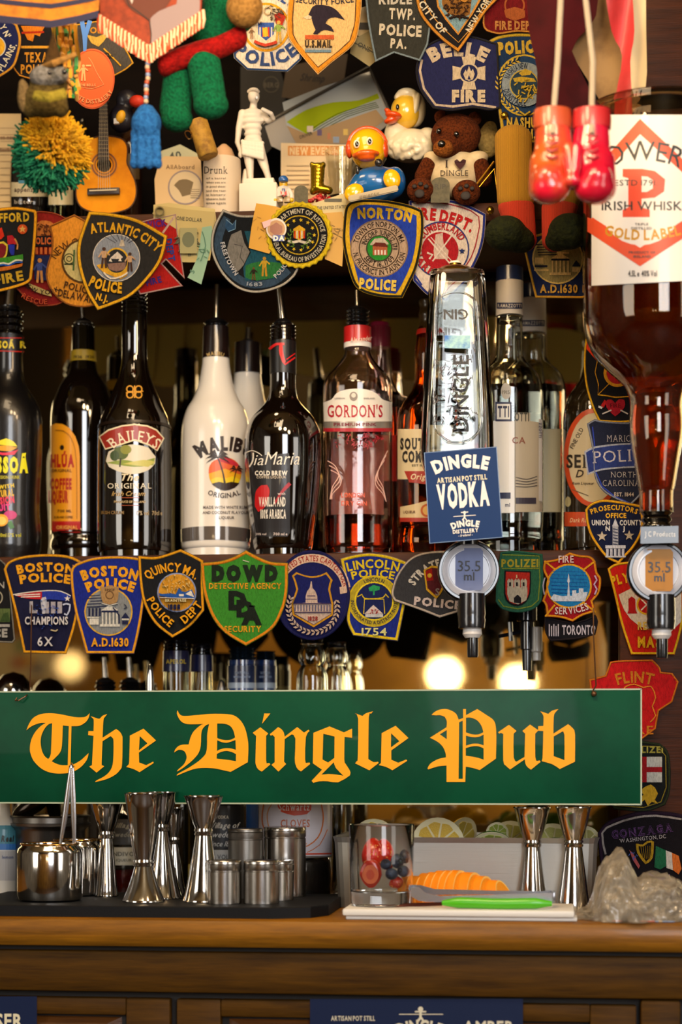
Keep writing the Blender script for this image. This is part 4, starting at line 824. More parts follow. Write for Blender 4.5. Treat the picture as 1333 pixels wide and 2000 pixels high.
patch('blue lincoln police badge dated 1754 with round town seal', 'L', [(905, 100), (1000, 75), (1100, 65), (1220, 85), (1330, 125), (1320, 300), (1300, 420), (1262, 610), (985, 575), (945, 480), (955, 350), (930, 220)], Y1+.0045, '#e8c820', 20, '#1c2c88',
      [T('LINCOLN', 1108, 130, 52, '#e0c41c', w=330, arc=600, bold=.03), T('POLICE', 1108, 190, 46, '#e0c41c', w=270, arc=600, bold=.03), DI(1115, 362, 160, '#d8bc20'), DI(1115, 362, 152, '#b8a42c'), TC('LINCOLN', 1115, 362, 134, 0, 24, '#20203c', w=130), TC('INCORPORATED A DISTRICT IN 1754', 1115, 362, 134, 180, 20, '#20203c', True, w=430), DI(1115, 362, 122, '#e8cc28'), DI(1115, 362, 112, '#1a2458'), PO([(1080, 280), (1110, 262), (1150, 272), (1148, 292), (1118, 300), (1118, 325), (1108, 325), (1108, 300), (1085, 300)], '#2ca05c', 2), LI([(1050, 440), (1055, 350), (1175, 350), (1180, 440)], 6, '#d8bc20'), LI([(1010, 335), (1040, 320), (1055, 345), (1110, 348), (1170, 340), (1185, 318), (1205, 340)], 7, '#d8bc20', 2), PO([(1055, 440), (1110, 385), (1170, 440)], '#d8c8c0'), SK(1110, 425, 24, 16, 12, '#a02828', 4, 2), BX(1060, 442, 1170, 462, '#c8c8c8'), T('1754', 1115, 552, 44, '#e0dc90', w=155, bold=.02)], group=LOW, back='#1c1814')
patch('grey stratford police badge tilted left under the vodka card', 'M', [(35, 305), (38, 270), (60, 210), (110, 145), (170, 115), (260, 105), (400, 110), (430, 200), (330, 380), (250, 404), (150, 365), (48, 330)], Y1-.0005, '#c8b8a8', 11, '#3c3c40',
      [T('STRATFORD', 218, 168, 33, '#d8d0c4', w=260, arc=190, rot=-22, bold=.05), PO([(178, 190), (215, 170), (270, 180), (275, 260), (235, 320), (190, 280)], '#d8a828', 2), PO([(186, 194), (215, 180), (262, 188), (266, 256), (234, 306), (196, 272)], '#5a2028', 2), PO([(188, 196), (215, 182), (222, 236), (192, 240)], '#a82018'), DI(205, 215, 10, '#e0b83c'), T('S', 240, 288, 30, '#9a9090'), T('POLICE', 240, 338, 34, '#dcc8c0', rot=6, w=210, bold=.05)], group=LOW, back='#1c1814')
patch('green polizei badge with red shield and white three-towered castle', 'M', [(522, 110), (600, 105), (710, 120), (714, 250), (705, 330), (670, 365), (600, 380), (530, 365), (500, 330), (505, 230)], Y1+.0022, '#28604c', 10, '#2c6448',
      [LI([(530, 122), (694, 128), (698, 240), (690, 325), (660, 352), (600, 364), (535, 352), (512, 322)], 5, '#7a8c30'), T('POLIZEI', 608, 160, 32, '#a89c30', w=165, bold=.05), BX(528, 182, 696, 186, '#7a8c30'), PO([(540, 192), (658, 196), (656, 290), (635, 335), (600, 352), (560, 340), (538, 300)], '#101418', 2, 50), PO([(546, 198), (652, 202), (650, 290), (630, 330), (600, 344), (565, 334), (544, 296)], '#b42c20', 2, 50),
       [PO([(x, 238), (x+8, 228), (x+14, 236), (x+20, 228), (x+28, 238), (x+26, 290), (x+2, 290)], '#b8b09c') for x in (552, 582, 612)], BX(552, 268, 642, 300, '#b8b09c'), PO([(552, 298), (642, 298), (638, 325), (600, 344), (562, 330)], '#b8b09c'), PO([(582, 336), (582, 315), (598, 300), (614, 315), (614, 340)], '#1c1c20', 2), [BX(x+9, 245, x+17, 262, '#1c1c20') for x in (552, 582, 612)], LI([(594, 212), (594, 226)], 5, '#d8c898')], group=LOW, back='#1c1814')
mc = [(718, 150), (775, 140), (830, 112), (878, 124), (920, 128), (945, 150), (955, 200), (972, 230), (965, 290), (935, 330), (948, 378), (890, 395), (845, 422), (790, 405), (728, 400), (722, 350), (708, 330), (735, 240), (712, 190)]
patch('red toronto fire services badge with blue skyline circle', 'M', mc, Y1+.0008, '#d8901c', 11, '#9c1420',
      [LI([(718, 150), (775, 195)], 8, '#e0a020'), LI([(945, 150), (885, 195)], 8, '#e0a020'), LI([(722, 398), (765, 345)], 8, '#e0a020'), LI([(948, 378), (890, 335)], 8, '#e0a020'), DI(828, 262, 102, '#e0a020', 100), DI(828, 262, 94, '#1c78b8', 92), [LI([(745+abs(i-3)*2, 195+i*16), (910-abs(i-3)*2, 200+i*16)], 2.5, '#1450a0') for i in range(7)],
       PO([(745, 318), (760, 298), (775, 302), (800, 308), (820, 305), (824, 250), (820, 240), (826, 205), (832, 240), (828, 250), (832, 305), (842, 306), (842, 282), (860, 280), (860, 295), (872, 292), (872, 272), (892, 272), (892, 290), (912, 288), (900, 330), (760, 330)], '#c8d0e0'), T('FIRE', 815, 142, 30, '#e0c8c8', w=68, bold=.02), T('SERVICES', 840, 370, 30, '#dcc8c8', w=150, arc=-300, rot=-8, bold=.02), LI([(942, 215), (952, 235), (940, 255), (952, 275), (942, 300)], 7, '#c8a8c8', 2), LI([(720, 225), (712, 260), (718, 300)], 6, '#a8a8c0', 2)], group=LOW, back='#1c1814')
patch('dark lower tab reading toronto under the red fire badge', 'M', [(718, 395), (850, 425), (945, 390), (958, 420), (945, 480), (860, 500), (745, 508), (722, 470)], Y1+.0045, '#241c20', 8, '#15141c',
      [T('TORONTO', 872, 458, 40, '#c8c0cc', w=150, bold=.03), [LI([(740+i*10, 432+(i%2)*8), (740+i*10, 486)], 5, '#c8c0cc') for i in range(5)]], group=LOW, back='#1c1814', sm=2)
# ---------- down the post
patch('dark navy union county prosecutor badge with two stars', 'J', [(655, 1680), (690, 1640), (770, 1612), (900, 1625), (1030, 1650), (1045, 1750), (1030, 1840), (980, 1930), (930, 1985), (880, 2040), (800, 2000), (740, 1930), (690, 1850), (665, 1770)], -.0625, '#e8a81c', 18, '#141c3c',
      [T('PROSECUTORS', 848, 1664, 32, '#e0a828', w=320, arc=420, bold=.04), T('OFFICE', 860, 1718, 30, '#e8b030', w=138, bold=.04), T('UNION', 760, 1765, 32, '#d8d4d0', w=120, bold=.05), T('COUNTY', 960, 1765, 32, '#d8d4d0', w=150, bold=.05), T('N', 806, 1804, 28, '#d8d4d0', bold=.05), T('J', 912, 1804, 28, '#d8d4d0', bold=.05), ST(768, 1855, 36, '#c8b8a0'), ST(948, 1850, 36, '#b8a890'), BX(838, 1790, 876, 1925, '#a8a8b0'), PO([(835, 1790), (856, 1735), (878, 1790)], '#c8c8d0'), [LI([(840, 1805+i*20), (874, 1812+i*20)], 5, '#2a3050') for i in range(6)], BX(790, 1915, 925, 1935, '#c8c8d0'), [BX(795+i*26, 1938, 812+i*26, 1985, '#c0c0cc') for i in range(5)], BX(790, 1985, 925, 1995, '#c8c8d0')], group=POST)
patch('navy marion police badge with grey edge and white serif lettering', 'J', [(668, 1110), (720, 1080), (780, 1092), (930, 1100), (1060, 1090), (1080, 1250), (1060, 1440), (1040, 1560), (960, 1650), (840, 1600), (760, 1540), (715, 1440), (705, 1290)], -.0605, '#8a8e9c', 14, '#22263a',
      [LI([(705, 1130), (722, 1280), (728, 1430), (770, 1525), (850, 1590), (950, 1635)], 8, '#3448b0', 1), T('MARION', 900, 1208, 44, '#b8b0b0', w=200, serif=1, bold=-.005), PO([(650, 1295), (720, 1260), (900, 1240), (1080, 1235), (1080, 1400), (900, 1405), (760, 1420), (672, 1450)], '#a8acb8', 2), PO([(662, 1302), (725, 1272), (900, 1250), (1080, 1246), (1080, 1388), (900, 1394), (760, 1408), (680, 1435)], '#2c3c7c', 2), T('POLICE', 905, 1322, 78, '#c8c0c4', w=400, serif=1, rot=-3, bold=.0), T('NORTH', 915, 1447, 38, '#b0aaa8', w=180, serif=1, bold=-.005), T('CAROLINA', 895, 1503, 40, '#a8a09c', w=245, serif=1, bold=-.005), T('EST. 1844', 914, 1578, 24, '#c8b8a8', w=130, bold=.04, serif=1)], group=POST)
patch('black and red fire badge with two red hearts behind the whiskey bottle', 'J', [(662, 520), (700, 505), (800, 520), (1000, 560), (1050, 900), (1000, 1090), (900, 1105), (748, 1098), (710, 1020), (670, 900), (650, 780), (648, 650)], -.0585, '#e8b020', 15, '#17161c',
      [PO([(668, 530), (760, 660), (735, 695), (662, 612)], '#e03c18'), LI([(760, 655), (738, 690), (722, 770), (745, 850), (740, 920), (860, 800), (1000, 830)], 6, '#c89020', 1), DI(870, 775, 92, '#d89820'), DI(870, 775, 72, '#b01c24'), LI([(740, 918), (800, 925), (860, 935), (930, 930), (1000, 930)], 8, '#d8a020', 2), PO([(855, 975), (880, 948), (915, 952), (922, 985), (900, 1025), (855, 1062), (810, 1020), (792, 980), (802, 952), (832, 950)], '#b01c2c', 2, 60), T('FIRE', 857, 990, 26, '#6a1018', w=70), LI([(770, 1045), (830, 1020)], 9, '#d8ccc0'), LI([(890, 1020), (940, 1045)], 9, '#d8ccc0'), PO([(760, 990), (785, 950), (800, 965), (780, 1005)], '#c02020'), PO([(745, 990), (775, 1000), (765, 1012), (745, 1005)], '#e0d8d0')], group=POST)
patch('red and yellow massachusetts fire rescue badge behind the right spirit measure', 'M', [(1000, 185), (1050, 158), (1200, 150), (1340, 160), (1340, 400), (1300, 568), (1105, 568), (1060, 430), (1030, 300)], -.0635, '#e8b81c', 11, '#c41c14',
      [PO([(1050, 300), (1110, 270), (1180, 300), (1330, 280), (1330, 420), (1270, 480), (1140, 440), (1075, 370)], '#d8ccbc', 2), T('PLYMOUTH', 1140, 222, 40, '#e8b01c', w=250, bold=.05, arc=400), PO([(1093, 320), (1108, 308), (1124, 320), (1126, 370), (1134, 385), (1088, 385), (1094, 370)], '#b0181c', 1), DI(1175, 345, 46, '#e0b020'), DI(1175, 345, 38, '#b8181c'), LI([(1150, 370), (1200, 320)], 6, '#e8dcc8'), LI([(1150, 320), (1200, 370)], 6, '#e8dcc8'), T('RESCUE', 1200, 440, 34, '#e0b84c', w=130, bold=.03), T('MASS', 1200, 512, 44, '#e8b01c', w=130, bold=.05)], group=POST)
patch('red flint fire badge shaped like a maltese cross behind the sign corner', 'M', [(918, 680), (990, 660), (1012, 600), (1060, 594), (1200, 590), (1232, 622), (1240, 645), (1290, 650), (1318, 690), (1290, 780), (1230, 820), (1216, 900), (1150, 950), (1010, 945), (940, 860), (925, 740)], -.061, '#d87c20', 8, '#c4181c',
      [T('FLINT', 1122, 668, 48, '#c87820', w=170, arc=300, bold=.03), LI([(1060, 745), (1080, 712), (1120, 700), (1160, 715), (1195, 710), (1215, 760), (1200, 800), (1215, 840), (1190, 870)], 5, '#e08a28', 2), T('FIRE', 1140, 905, 36, '#c87820', w=130, bold=.02)], group=POST)
patch('small black polizei badge with red cross and yellow lion below the flint badge', 'X', [(1180, 1450), (1240, 1446), (1290, 1452), (1308, 1475), (1310, 1540), (1300, 1572), (1260, 1585), (1200, 1580), (1180, 1540)], -.0590, '#2c3420', 5, '#161a1c',
      [LI([(1186, 1456), (1285, 1458), (1301, 1476), (1302, 1538), (1292, 1566), (1258, 1577), (1200, 1573)], 2, '#8a7828', 1), T('POLIZEI', 1262, 1464, 12, '#a8a048', w=68, bold=.04), BX(1226, 1478, 1294, 1528, '#c8c8c0'), BX(1254, 1478, 1264, 1528, '#a01820'), BX(1226, 1498, 1294, 1508, '#a01820'), BX(1226, 1528, 1294, 1531, '#181818'), PO([(1262, 1536), (1272, 1532), (1280, 1538), (1286, 1550), (1280, 1562), (1286, 1570), (1274, 1566), (1266, 1574), (1260, 1562), (1250, 1570), (1248, 1560), (1258, 1552), (1250, 1544)], '#c8a028', 1)], group=POST)
patch('black washington badge with harp and irish flag at the lower right', 'R', [(745, 310), (800, 240), (900, 195), (1050, 160), (1250, 165), (1400, 200), (1410, 640), (1100, 740), (800, 700), (760, 500)], -.063, '#241428', 26, '#120e14',
      [LI([(800, 460), (775, 310), (860, 250), (1000, 205), (1150, 190), (1330, 215)], 14, '#98908c', 2), T('GONZAGA', 1055, 298, 54, '#5a3a6a', w=430, serif=1, rot=-7, bold=.05), T('GONZAGA', 1055, 298, 54, '#1a1420', w=424, serif=1, rot=-7, bold=-.01), T('WASHINGTON, DC', 1058, 350, 26, '#a8a0a0', w=325, serif=1, rot=-6, bold=.01),
       LI([(1020, 385), (1030, 450), (1080, 520), (1120, 480), (1128, 370)], 18, '#a8841c', 3), LI([(1020, 392), (1060, 398), (1090, 375), (1125, 370)], 14, '#a8841c', 2), [LI([(1045+i*16, 400), (1060+i*12, 490)], 4, '#8a6c18') for i in range(5)],
       PO([(1150, 400), (1220, 432), (1225, 540), (1180, 565), (1140, 550)], '#1c6040', 2), PO([(1220, 432), (1262, 448), (1270, 570), (1225, 555)], '#c8c0b8', 1), PO([(1262, 448), (1310, 470), (1330, 560), (1310, 600), (1270, 570)], '#c86828', 2), PO([(965, 430), (990, 450), (1040, 540), (1030, 560), (990, 500)], '#a85050', 1), SK(990, 460, 26, 8, 16, '#4860a8', 5, 3), LI([(1100, 595), (1180, 635), (1250, 600), (1240, 640), (1180, 625)], 9, '#6a4a80', 1)], group=POST)
# ---------- middle row
ZB = '#dcd49c'  # backs lighter than the lower row's, light put into the colour
patch('black stafford fire badge cut off by the left edge, red and green coat of arms', 'A', [(-80, 90), (0, 78), (100, 72), (200, 88), (215, 120), (205, 300), (185, 490), (150, 520), (50, 552), (-80, 580)], Y1+.0006, YY, 18, '#181a1c',
      [T('FFORD', 82, 132, 48, '#c8a428', w=175, rot=-2, bold=.04), T('FIRE', 50, 482, 52, '#c8a028', w=170, rot=-10, bold=.04), DI(130, 200, 28, '#c8501c'), ST(130, 200, 22, '#d8b060'), PO([(-30, 280), (20, 270), (45, 290), (40, 350), (10, 390), (-30, 390)], '#d8c038', 2), PO([(-30, 290), (15, 282), (36, 298), (32, 345), (5, 378), (-30, 378)], '#7a1820', 2), PO([(-10, 200), (10, 190), (25, 240), (5, 260), (-20, 250)], '#c82c14', 2), DI(50, 225, 12, '#2c1c18'), PO([(40, 238), (70, 235), (100, 270), (90, 290), (75, 285), (45, 290)], '#b01c28', 1), PO([(48, 288), (85, 290), (82, 350), (65, 350), (55, 330)], '#2430a0', 1), LI([(85, 255), (102, 290), (98, 318)], 9, '#c88848', 2), PO([(-30, 370), (40, 362), (132, 345), (135, 378), (40, 400), (-30, 410)], '#3c8c28', 2), LI([(-30, 405), (20, 395), (50, 402), (90, 380), (130, 382)], 9, '#e0dccc', 2), LI([(-30, 415), (20, 405), (50, 412), (90, 392), (130, 392)], 8, '#2858b8', 2), PO([(-30, 425), (60, 412), (132, 398), (128, 415), (40, 438), (-30, 445)], '#c86c1c', 2)], group=MID, back=ZB)
patch('dark red new york badge with orange eagle, behind the stafford badge', 'A', [(160, 110), (230, 95), (330, 110), (400, 150), (420, 300), (400, 600), (330, 640), (220, 648), (150, 600), (90, 540)], Y1+.0075, '#a04828', 9, '#8a1c18',
      [PO([(205, 170), (240, 150), (290, 155), (310, 170), (290, 235), (215, 240)], '#c87838', 2), SK(250, 195, 40, 20, 20, '#5a2c18', 5, 4), BX(200, 240, 320, 300, '#14141c'), T('POLICE', 250, 268, 36, '#c86430', w=130, bold=.05), [BX(205+i*26, 305, 220+i*26, 345, '#c86430') for i in range(4)], PO([(195, 350), (300, 350), (290, 500), (200, 490)], '#1c2450', 2), man(230, 440, 140, '#3c4c88', '#c88848'), PO([(160, 510), (280, 560), (300, 590), (200, 560)], '#b8a060', 2), TC('NEW YORK', 260, 420, 145, 190, 26, '#2c1c18', True), TC('RESCUE', 250, 420, 200, 195, 28, '#b84828', True)], group=MID, back=ZB)
patch('orange new castle police delaware badge with round cream seal', 'A', [(285, 180), (330, 160), (430, 115), (520, 160), (620, 180), (600, 300), (610, 500), (560, 640), (480, 652), (380, 632), (300, 560), (265, 460), (295, 330), (300, 250)], Y1+.0045, '#9a5c24', 10, '#e0922c',
      [T('NEW CASTLE', 440, 275, 44, '#4a2c14', w=330, arc=190, rot=-8, bold=-.0), DI(485, 385, 130, '#5a3c18'), DI(485, 385, 118, '#d0bc78'), RI(400, 372, 26, 32, '#3c4020'), RI(400, 372, 12, 17, '#3c4020'), BX(372, 398, 430, 408, '#3c4020'), LI([(430, 320), (425, 440)], 10, '#4a6838'), T('POLICE', 450, 540, 40, '#4a2c14', w=160, rot=14, bold=.02), T('DELAWARE', 450, 590, 42, '#4a2c14', w=230, rot=12, bold=.02)], group=MID, back=ZB)
patch('black atlantic city police shield badge with yellow edge and grey ship wheel seal', 'A', [(515, 98), (640, 108), (800, 145), (970, 240), (935, 380), (850, 500), (740, 600), (565, 670), (500, 560), (455, 420), (448, 300), (475, 200)], Y1-.0012, '#e8ac1c', 19, '#2a2826',
      [T('ATLANTIC CITY', 738, 205, 52, '#dca41c', w=440, arc=430, rot=16, bold=.04), DI(674, 366, 138, '#e0d4c0'), DI(674, 366, 134, '#8c929c'), [LI([(706+40*math.cos(a), 285+18*math.sin(a)), (706+105*math.cos(a), 265+60*math.sin(a))], 3.5, '#3c3c40') for a in [math.radians(v) for v in (200, 225, 250, 270, 290, 315, 340)]], PO([(690, 300), (700, 262), (714, 262), (722, 300)], '#c8b8a0', 1), PO([(560, 410), (600, 400), (740, 420), (735, 470), (700, 490), (600, 450)], '#d8a028', 2), DI(675, 385, 72, '#d8a828', 78), DI(675, 385, 62, '#2c2c30', 68), PO([(640, 365), (680, 330), (712, 362), (700, 372), (650, 372)], '#d8c8b8', 2), PO([(622, 400), (730, 392), (725, 430), (675, 445), (630, 430)], '#8a6a5c', 2), PO([(630, 385), (640, 365), (650, 390)], '#e0d4c0'), PO([(685, 385), (695, 362), (705, 386)], '#e0d4c0'), man(602, 365, 120, '#c8a078', '#4c3428'), man(752, 390, 110, '#c8a078', '#4c3428'), LI([(600, 450), (640, 485), (700, 475), (740, 450)], 9, '#e0d4c0', 2),
       T('POLICE', 612, 528, 56, '#dca41c', w=190, rot=13, arc=-500, bold=.05), T('N.J.', 592, 596, 36, '#dca41c', w=72, rot=14, bold=.05)], group=MID, back=ZB)
patch('red maltese cross fire badge half behind the atlantic city badge', 'A', [(800, 160), (880, 140), (1020, 110), (1028, 200), (1070, 490), (960, 380), (940, 400), (1060, 530), (810, 580), (780, 520), (800, 300)], Y1+.0065, '#b89890', 9, '#b01c18',
      [LI([(1018, 115), (940, 225)], 12, '#c8a898'), T('WICK', 900, 170, 36, '#5a2880', w=130, rot=-8, bold=.05), T('DEPT', 985, 320, 36, '#28408c', rot=80, w=130, bold=.04), T('FIRE', 890, 500, 34, '#3c2c7c', rot=-14, w=90, bold=.04)], group=MID, back=ZB, sm=0)
patch('teal and black freetown police badge with white edge and indian figure', 'B', [(85, 68), (150, 92), (215, 96), (330, 85), (400, 80), (430, 180), (440, 330), (400, 400), (330, 440), (235, 458), (150, 435), (80, 370), (35, 280), (30, 200), (50, 130)], Y1+.0038, '#b8b0a0', 12, '#16191c',
      [LI([(105, 108), (78, 160), (62, 230), (80, 300), (110, 350), (170, 400), (235, 418), (320, 405), (390, 350)], 36, '#34485c', 3), PO([(100, 115), (130, 140), (145, 118), (140, 160), (110, 175), (95, 150)], '#2c4c6c'), LI([(100, 115), (130, 140), (145, 118), (142, 160), (110, 172)], 4, '#7898b0'), PO([(125, 185), (170, 165), (185, 225), (210, 265), (180, 330), (150, 360), (120, 310), (105, 250)], '#7c7870', 2), LI([(135, 230), (175, 240), (165, 290), (185, 320)], 3, '#3a3a38', 1), PO([(185, 170), (240, 170), (250, 260), (300, 260), (380, 330), (330, 390), (190, 400), (180, 340), (215, 270)], '#1c5060', 2), PO([(190, 330), (260, 310), (370, 320), (330, 385), (240, 400), (190, 385)], '#2c7038', 2), man(278, 335, 90, '#c8a02c', '#b88828'), man(228, 368, 60, '#2c2018', '#6a4828'),
       T('FREETOWN', 108, 300, 20, '#c8c8c8', rot=66, w=165, arc=-400, bold=.02), T('POLICE', 358, 348, 20, '#c8c8c8', rot=-52, w=95, arc=-300, bold=.02), T('1683', 232, 418, 17, '#a0a8b0', w=72, arc=-150)], group=MID, back=ZB)
gear = [(440+(150 if i % 2 else 158)*math.cos(i*math.pi/30)*1.0, 188+(150 if i % 2 else 157)*math.sin(i*math.pi/30)) for i in range(60)]
patch('round black and gold department of justice badge with scalloped edge', 'B', [(x, y) for x, y in gear], Y1-.0005, '#dcc020', 16, '#c8a81c',
      [DI(440, 188, 132, '#16161a'), TC('DEPARTMENT OF JUSTICE', 440, 188, 112, 5, 21, '#c8c0a8', w=300, bold=.02), TC('FEDERAL BUREAU OF INVESTIGATION', 440, 188, 114, 180, 21, '#c8c0a8', True, w=360, bold=.02), DI(440, 188, 92, '#c8a828'), DI(440, 188, 87, '#18181a'), [ST(440+70*math.cos(a), 188+70*math.sin(a), 10, '#d8b828', a) for a in [i*2*math.pi/13 for i in range(13)]], PO([(412, 160), (440, 142), (468, 160), (466, 200), (440, 212), (414, 200)], '#d8a828', 2), [BX(416+i*11, 168, 422+i*11, 204, '#c02018' if i % 2 == 0 else '#e0d8c8') for i in range(5)], LI([(388, 212), (410, 222), (440, 216), (470, 224), (492, 212)], 12, '#d8ccb8', 2), wreath(440, 200, 46, '#5c7c30', 60, 150, 5, 20, 9), wreath(440, 200, 46, '#5c7c30', 210, 300, 5, 20, 9)], group=MID, sm=0, back=ZB)
g = G()
pin = thing('enamel_pin', 'little white and blue enamel pin stuck on the gold edge of the justice badge', 'pin', P(541, 447, Y1-.003))
ps = plane_surf(Y1-.0042, 541, 447); v, f = poly(circ(540, 447, 20, 21)); g.art(v, f, ps, 0, mat('#c8bcb0', .3, coat=.4), .0008); g.build('disc', pin)
decorate([RI(540, 447, 11, 17, '#a87c50'), PO([(528, 442), (540, 434), (552, 442), (552, 454), (540, 462), (528, 452)], '#88503c', 2), BX(533, 459, 556, 471, '#28408c'), T('DA', 545, 465, 9, '#e0dcd0', bold=.05), PO([(512, 434), (530, 428), (528, 440), (516, 446)], '#d8a8a8')], ps, pin, m=lambda c: mat(c, .35, coat=.3), thick=.0002)
patch('blue norton police badge with yellow border and round town seal', 'B', [(655, 60), (680, 32), (740, 22), (850, 28), (950, 48), (1010, 72), (1018, 110), (1015, 200), (990, 330), (950, 420), (920, 480), (840, 478), (760, 462), (710, 435), (680, 380), (645, 240), (645, 140)], Y1-.001, '#1c1c14', 13, '#d8ac20',
      [PO([(690, 70), (720, 50), (800, 48), (900, 65), (985, 98), (985, 190), (965, 310), (915, 420), (890, 460), (800, 450), (722, 425), (705, 360), (678, 240), (675, 130)], '#2440a8', 2), T('NORTON', 838, 88, 44, '#e0b428', w=255, arc=900, rot=4, bold=.06), DI(812, 250, 135, '#8a7058'), DI(812, 250, 129, '#b89c80'), TC('TOWN OF NORTON, MA', 812, 250, 112, 0, 25, '#2c2018', w=300), TC('N. PRECINCT IN TAUNTON', 812, 250, 112, 180, 25, '#2c2018', True, w=310), RI(812, 250, 90, 95, '#4a3828'), TC('INCORP JUNE 12, 1711', 812, 250, 74, 10, 22, '#2c2018', w=220), TC('SEPT 16, 1709', 812, 250, 74, 180, 22, '#2c2018', True, w=150), RI(812, 250, 56, 61, '#3c3428'), DI(812, 250, 56, '#2c8c30'), PO([(770, 230), (790, 205), (830, 200), (855, 225), (855, 232), (770, 235)], '#c8b8a0', 1), BX(782, 236, 850, 282, '#b0603c'), PO([(778, 240), (795, 222), (840, 225), (855, 244)], '#6a2c20'), [BX(790+i*15, 258, 798+i*15, 280, '#e8d8c8') for i in range(4)], T('POLICE', 805, 418, 44, '#e0c050', w=172, rot=4, bold=.06)], group=MID, back=ZB)
patch('white cumberland fire department badge with blue edge and red ladder seal', 'B', [(950, 30), (1000, 18), (1100, 20), (1200, 38), (1308, 90), (1300, 200), (1270, 300), (1200, 420), (1120, 500), (1040, 470), (970, 400), (960, 200)], Y1+.0035, '#243080', 13, '#dcccbc',
      [LI([(985, 40), (1090, 38), (1190, 58), (1275, 102), (1268, 200), (1240, 290), (1180, 380), (1110, 460)], 5, '#a83038', 2), LI([(1010, 420), (960, 350)], 8, '#2c3c90'), T('FIRE DEPT.', 1110, 100, 50, '#b82020', w=300, arc=500, rot=12, bold=.05), TC('CUMBERLAND', 1100, 255, 110, 2, 32, '#b02428', w=240, bold=.03), RI(1100, 255, 125, 131, '#2c3878'), DI(1095, 260, 86, '#a81c24'), PO([(1075, 185), (1108, 178), (1112, 230), (1135, 260), (1130, 300), (1070, 300), (1065, 260)], '#c8b0a0', 2), LI([(1040, 205), (1140, 320)], 7, '#d8c8b8'), LI([(1052, 198), (1150, 310)], 4, '#d8c8b8'), LI([(1150, 190), (1060, 310)], 7, '#d8c8b8'), LI([(1035, 270), (1060, 280), (1045, 300)], 9, '#d8c8b8'), ST(1197, 262, 15, '#203068'), TC('HARFORD', 1100, 255, 110, 205, 32, '#b02428', True, bold=.03)], group=MID, back=ZB)
patch('navy and gold badge dated 1630 with round state house seal, under the toy boots', 'X', [(1020, 470), (1060, 455), (1110, 455), (1150, 465), (1152, 510), (1145, 583), (1046, 582), (1036, 540)], Y1+.0005, '#c89428', 5, '#1a2448',
      [DI(1090, 505, 50, '#d8b460'), DI(1090, 505, 47, '#98844c'), [LI([(1048+i, 478+i*5), (1088, 477+i*5)], 2, '#1c1c28') for i in range(5)], BX(1046, 503, 1062, 515, '#d8b068'), BX(1045, 518, 1070, 522, '#1c1c28'), BX(1044, 526, 1072, 529, '#d8b068'), building(1076, 505, 38, 32, '#d8b068', '#1c1c28', 5), BX(1088, 492, 1112, 496, '#d8b068'), PO([(1118, 520), (1126, 508), (1135, 520)], '#1c1c28'), BX(1118, 522, 1134, 531, '#d8b068'), T('A.D.1630', 1092, 564, 15, '#c8983c', w=74, bold=.04)], group=MID, back=ZB)
# ---------- top row
T0 = -.05
patch('navy round plains badge cut off at the upper left corner', 'F', [(-60, 60), (30, 90), (100, 140), (122, 220), (110, 310), (70, 400), (-60, 480)], T0, '#d8982c', 16, '#1c2250', [DI(-30, 270, 58, '#e0a828'), RI(-30, 270, 58, 64, '#c8c8c8'), T('PLAINS.', 42, 330, 34, '#d8d0b8', rot=-62, w=175, bold=.03), T("Y N'", 30, 180, 34, '#d8d0b8', rot=62, w=80, bold=.03)], group=TOP)
patch('black and orange texas badge behind the hanging grey toy', 'F', [(60, 150), (110, 130), (300, 135), (330, 300), (290, 440), (200, 462), (110, 440), (70, 380), (60, 260)], T0+.012, '#d8902c', 10, '#1c1a1c', [PO([(120, 150), (260, 150), (230, 210), (200, 200), (190, 240), (160, 230)], '#d87c1c', 2), LI([(125, 190), (255, 185)], 12, '#b02c14'), BX(120, 265, 290, 280, '#e0a030'), T('TEXAS', 222, 332, 52, '#d8942c', w=160, bold=.04), T('POLICE', 205, 400, 50, '#d8942c', w=170, bold=.04)], group=TOP, back='#2c2418')
patch('grey and gold police badge behind the orange disc', 'F', [(440, 140), (560, 120), (640, 170), (700, 230), (775, 365), (720, 410), (620, 450), (480, 420), (430, 300)], T0+.014, '#d8a02c', 10, '#4c4844', [T('POL', 540, 175, 34, '#c88c28', bold=.03), PO([(500, 200), (560, 215), (640, 180), (600, 240), (570, 270), (530, 250)], '#d0a848', 1), LI([(600, 280), (700, 380)], 8, '#e0a828'), T('OF', 628, 322, 24, '#2c2018', rot=40)], group=TOP, back='#2c2418')
patch('white oval police badge with arizona style crest and blue lettering', 'D', [(60, -80), (250, -110), (420, -80), (470, 60), (450, 330), (375, 398), (150, 388), (78, 322), (62, 150)], T0, '#24406c', 12, '#dccfbc',
      [TC('SAN LUIS ARIZONA', 255, 155, 200, 0, 62, '#344c88', w=560, bold=.02), DI(255, 150, 132, '#e09c20', 136), DI(255, 150, 118, '#d8c8a8', 122), TC('POLICE', 255, 110, 218, 180, 68, '#344878', True, w=350, bold=.04), PO([(210, 125), (300, 125), (298, 190), (255, 225), (212, 190)], '#3858a0', 2), [BX(218+i*16, 150, 226+i*16, 205, '#c03c2c' if i % 2 else '#d8c8c8') for i in range(5)], PO([(235, 155), (262, 150), (268, 200), (240, 205)], '#e0b030', 2), man(175, 185, 60, '#7c5c40', '#a87c58'), PO([(300, 80), (330, 70), (365, 90), (345, 140), (310, 130)], '#a83020', 3), man(325, 175, 120, '#88a048', '#c8a048'), RI(265, 60, 18, 24, '#b89c70'), SK(300, 60, 40, 20, 18, '#5c4c3c', 4, 5), SK(200, 100, 40, 20, 18, '#7c6c5c', 4, 6), LI([(190, 228), (250, 250), (315, 232)], 16, '#c04028', 2)], group=TOP, back='#2c2418')
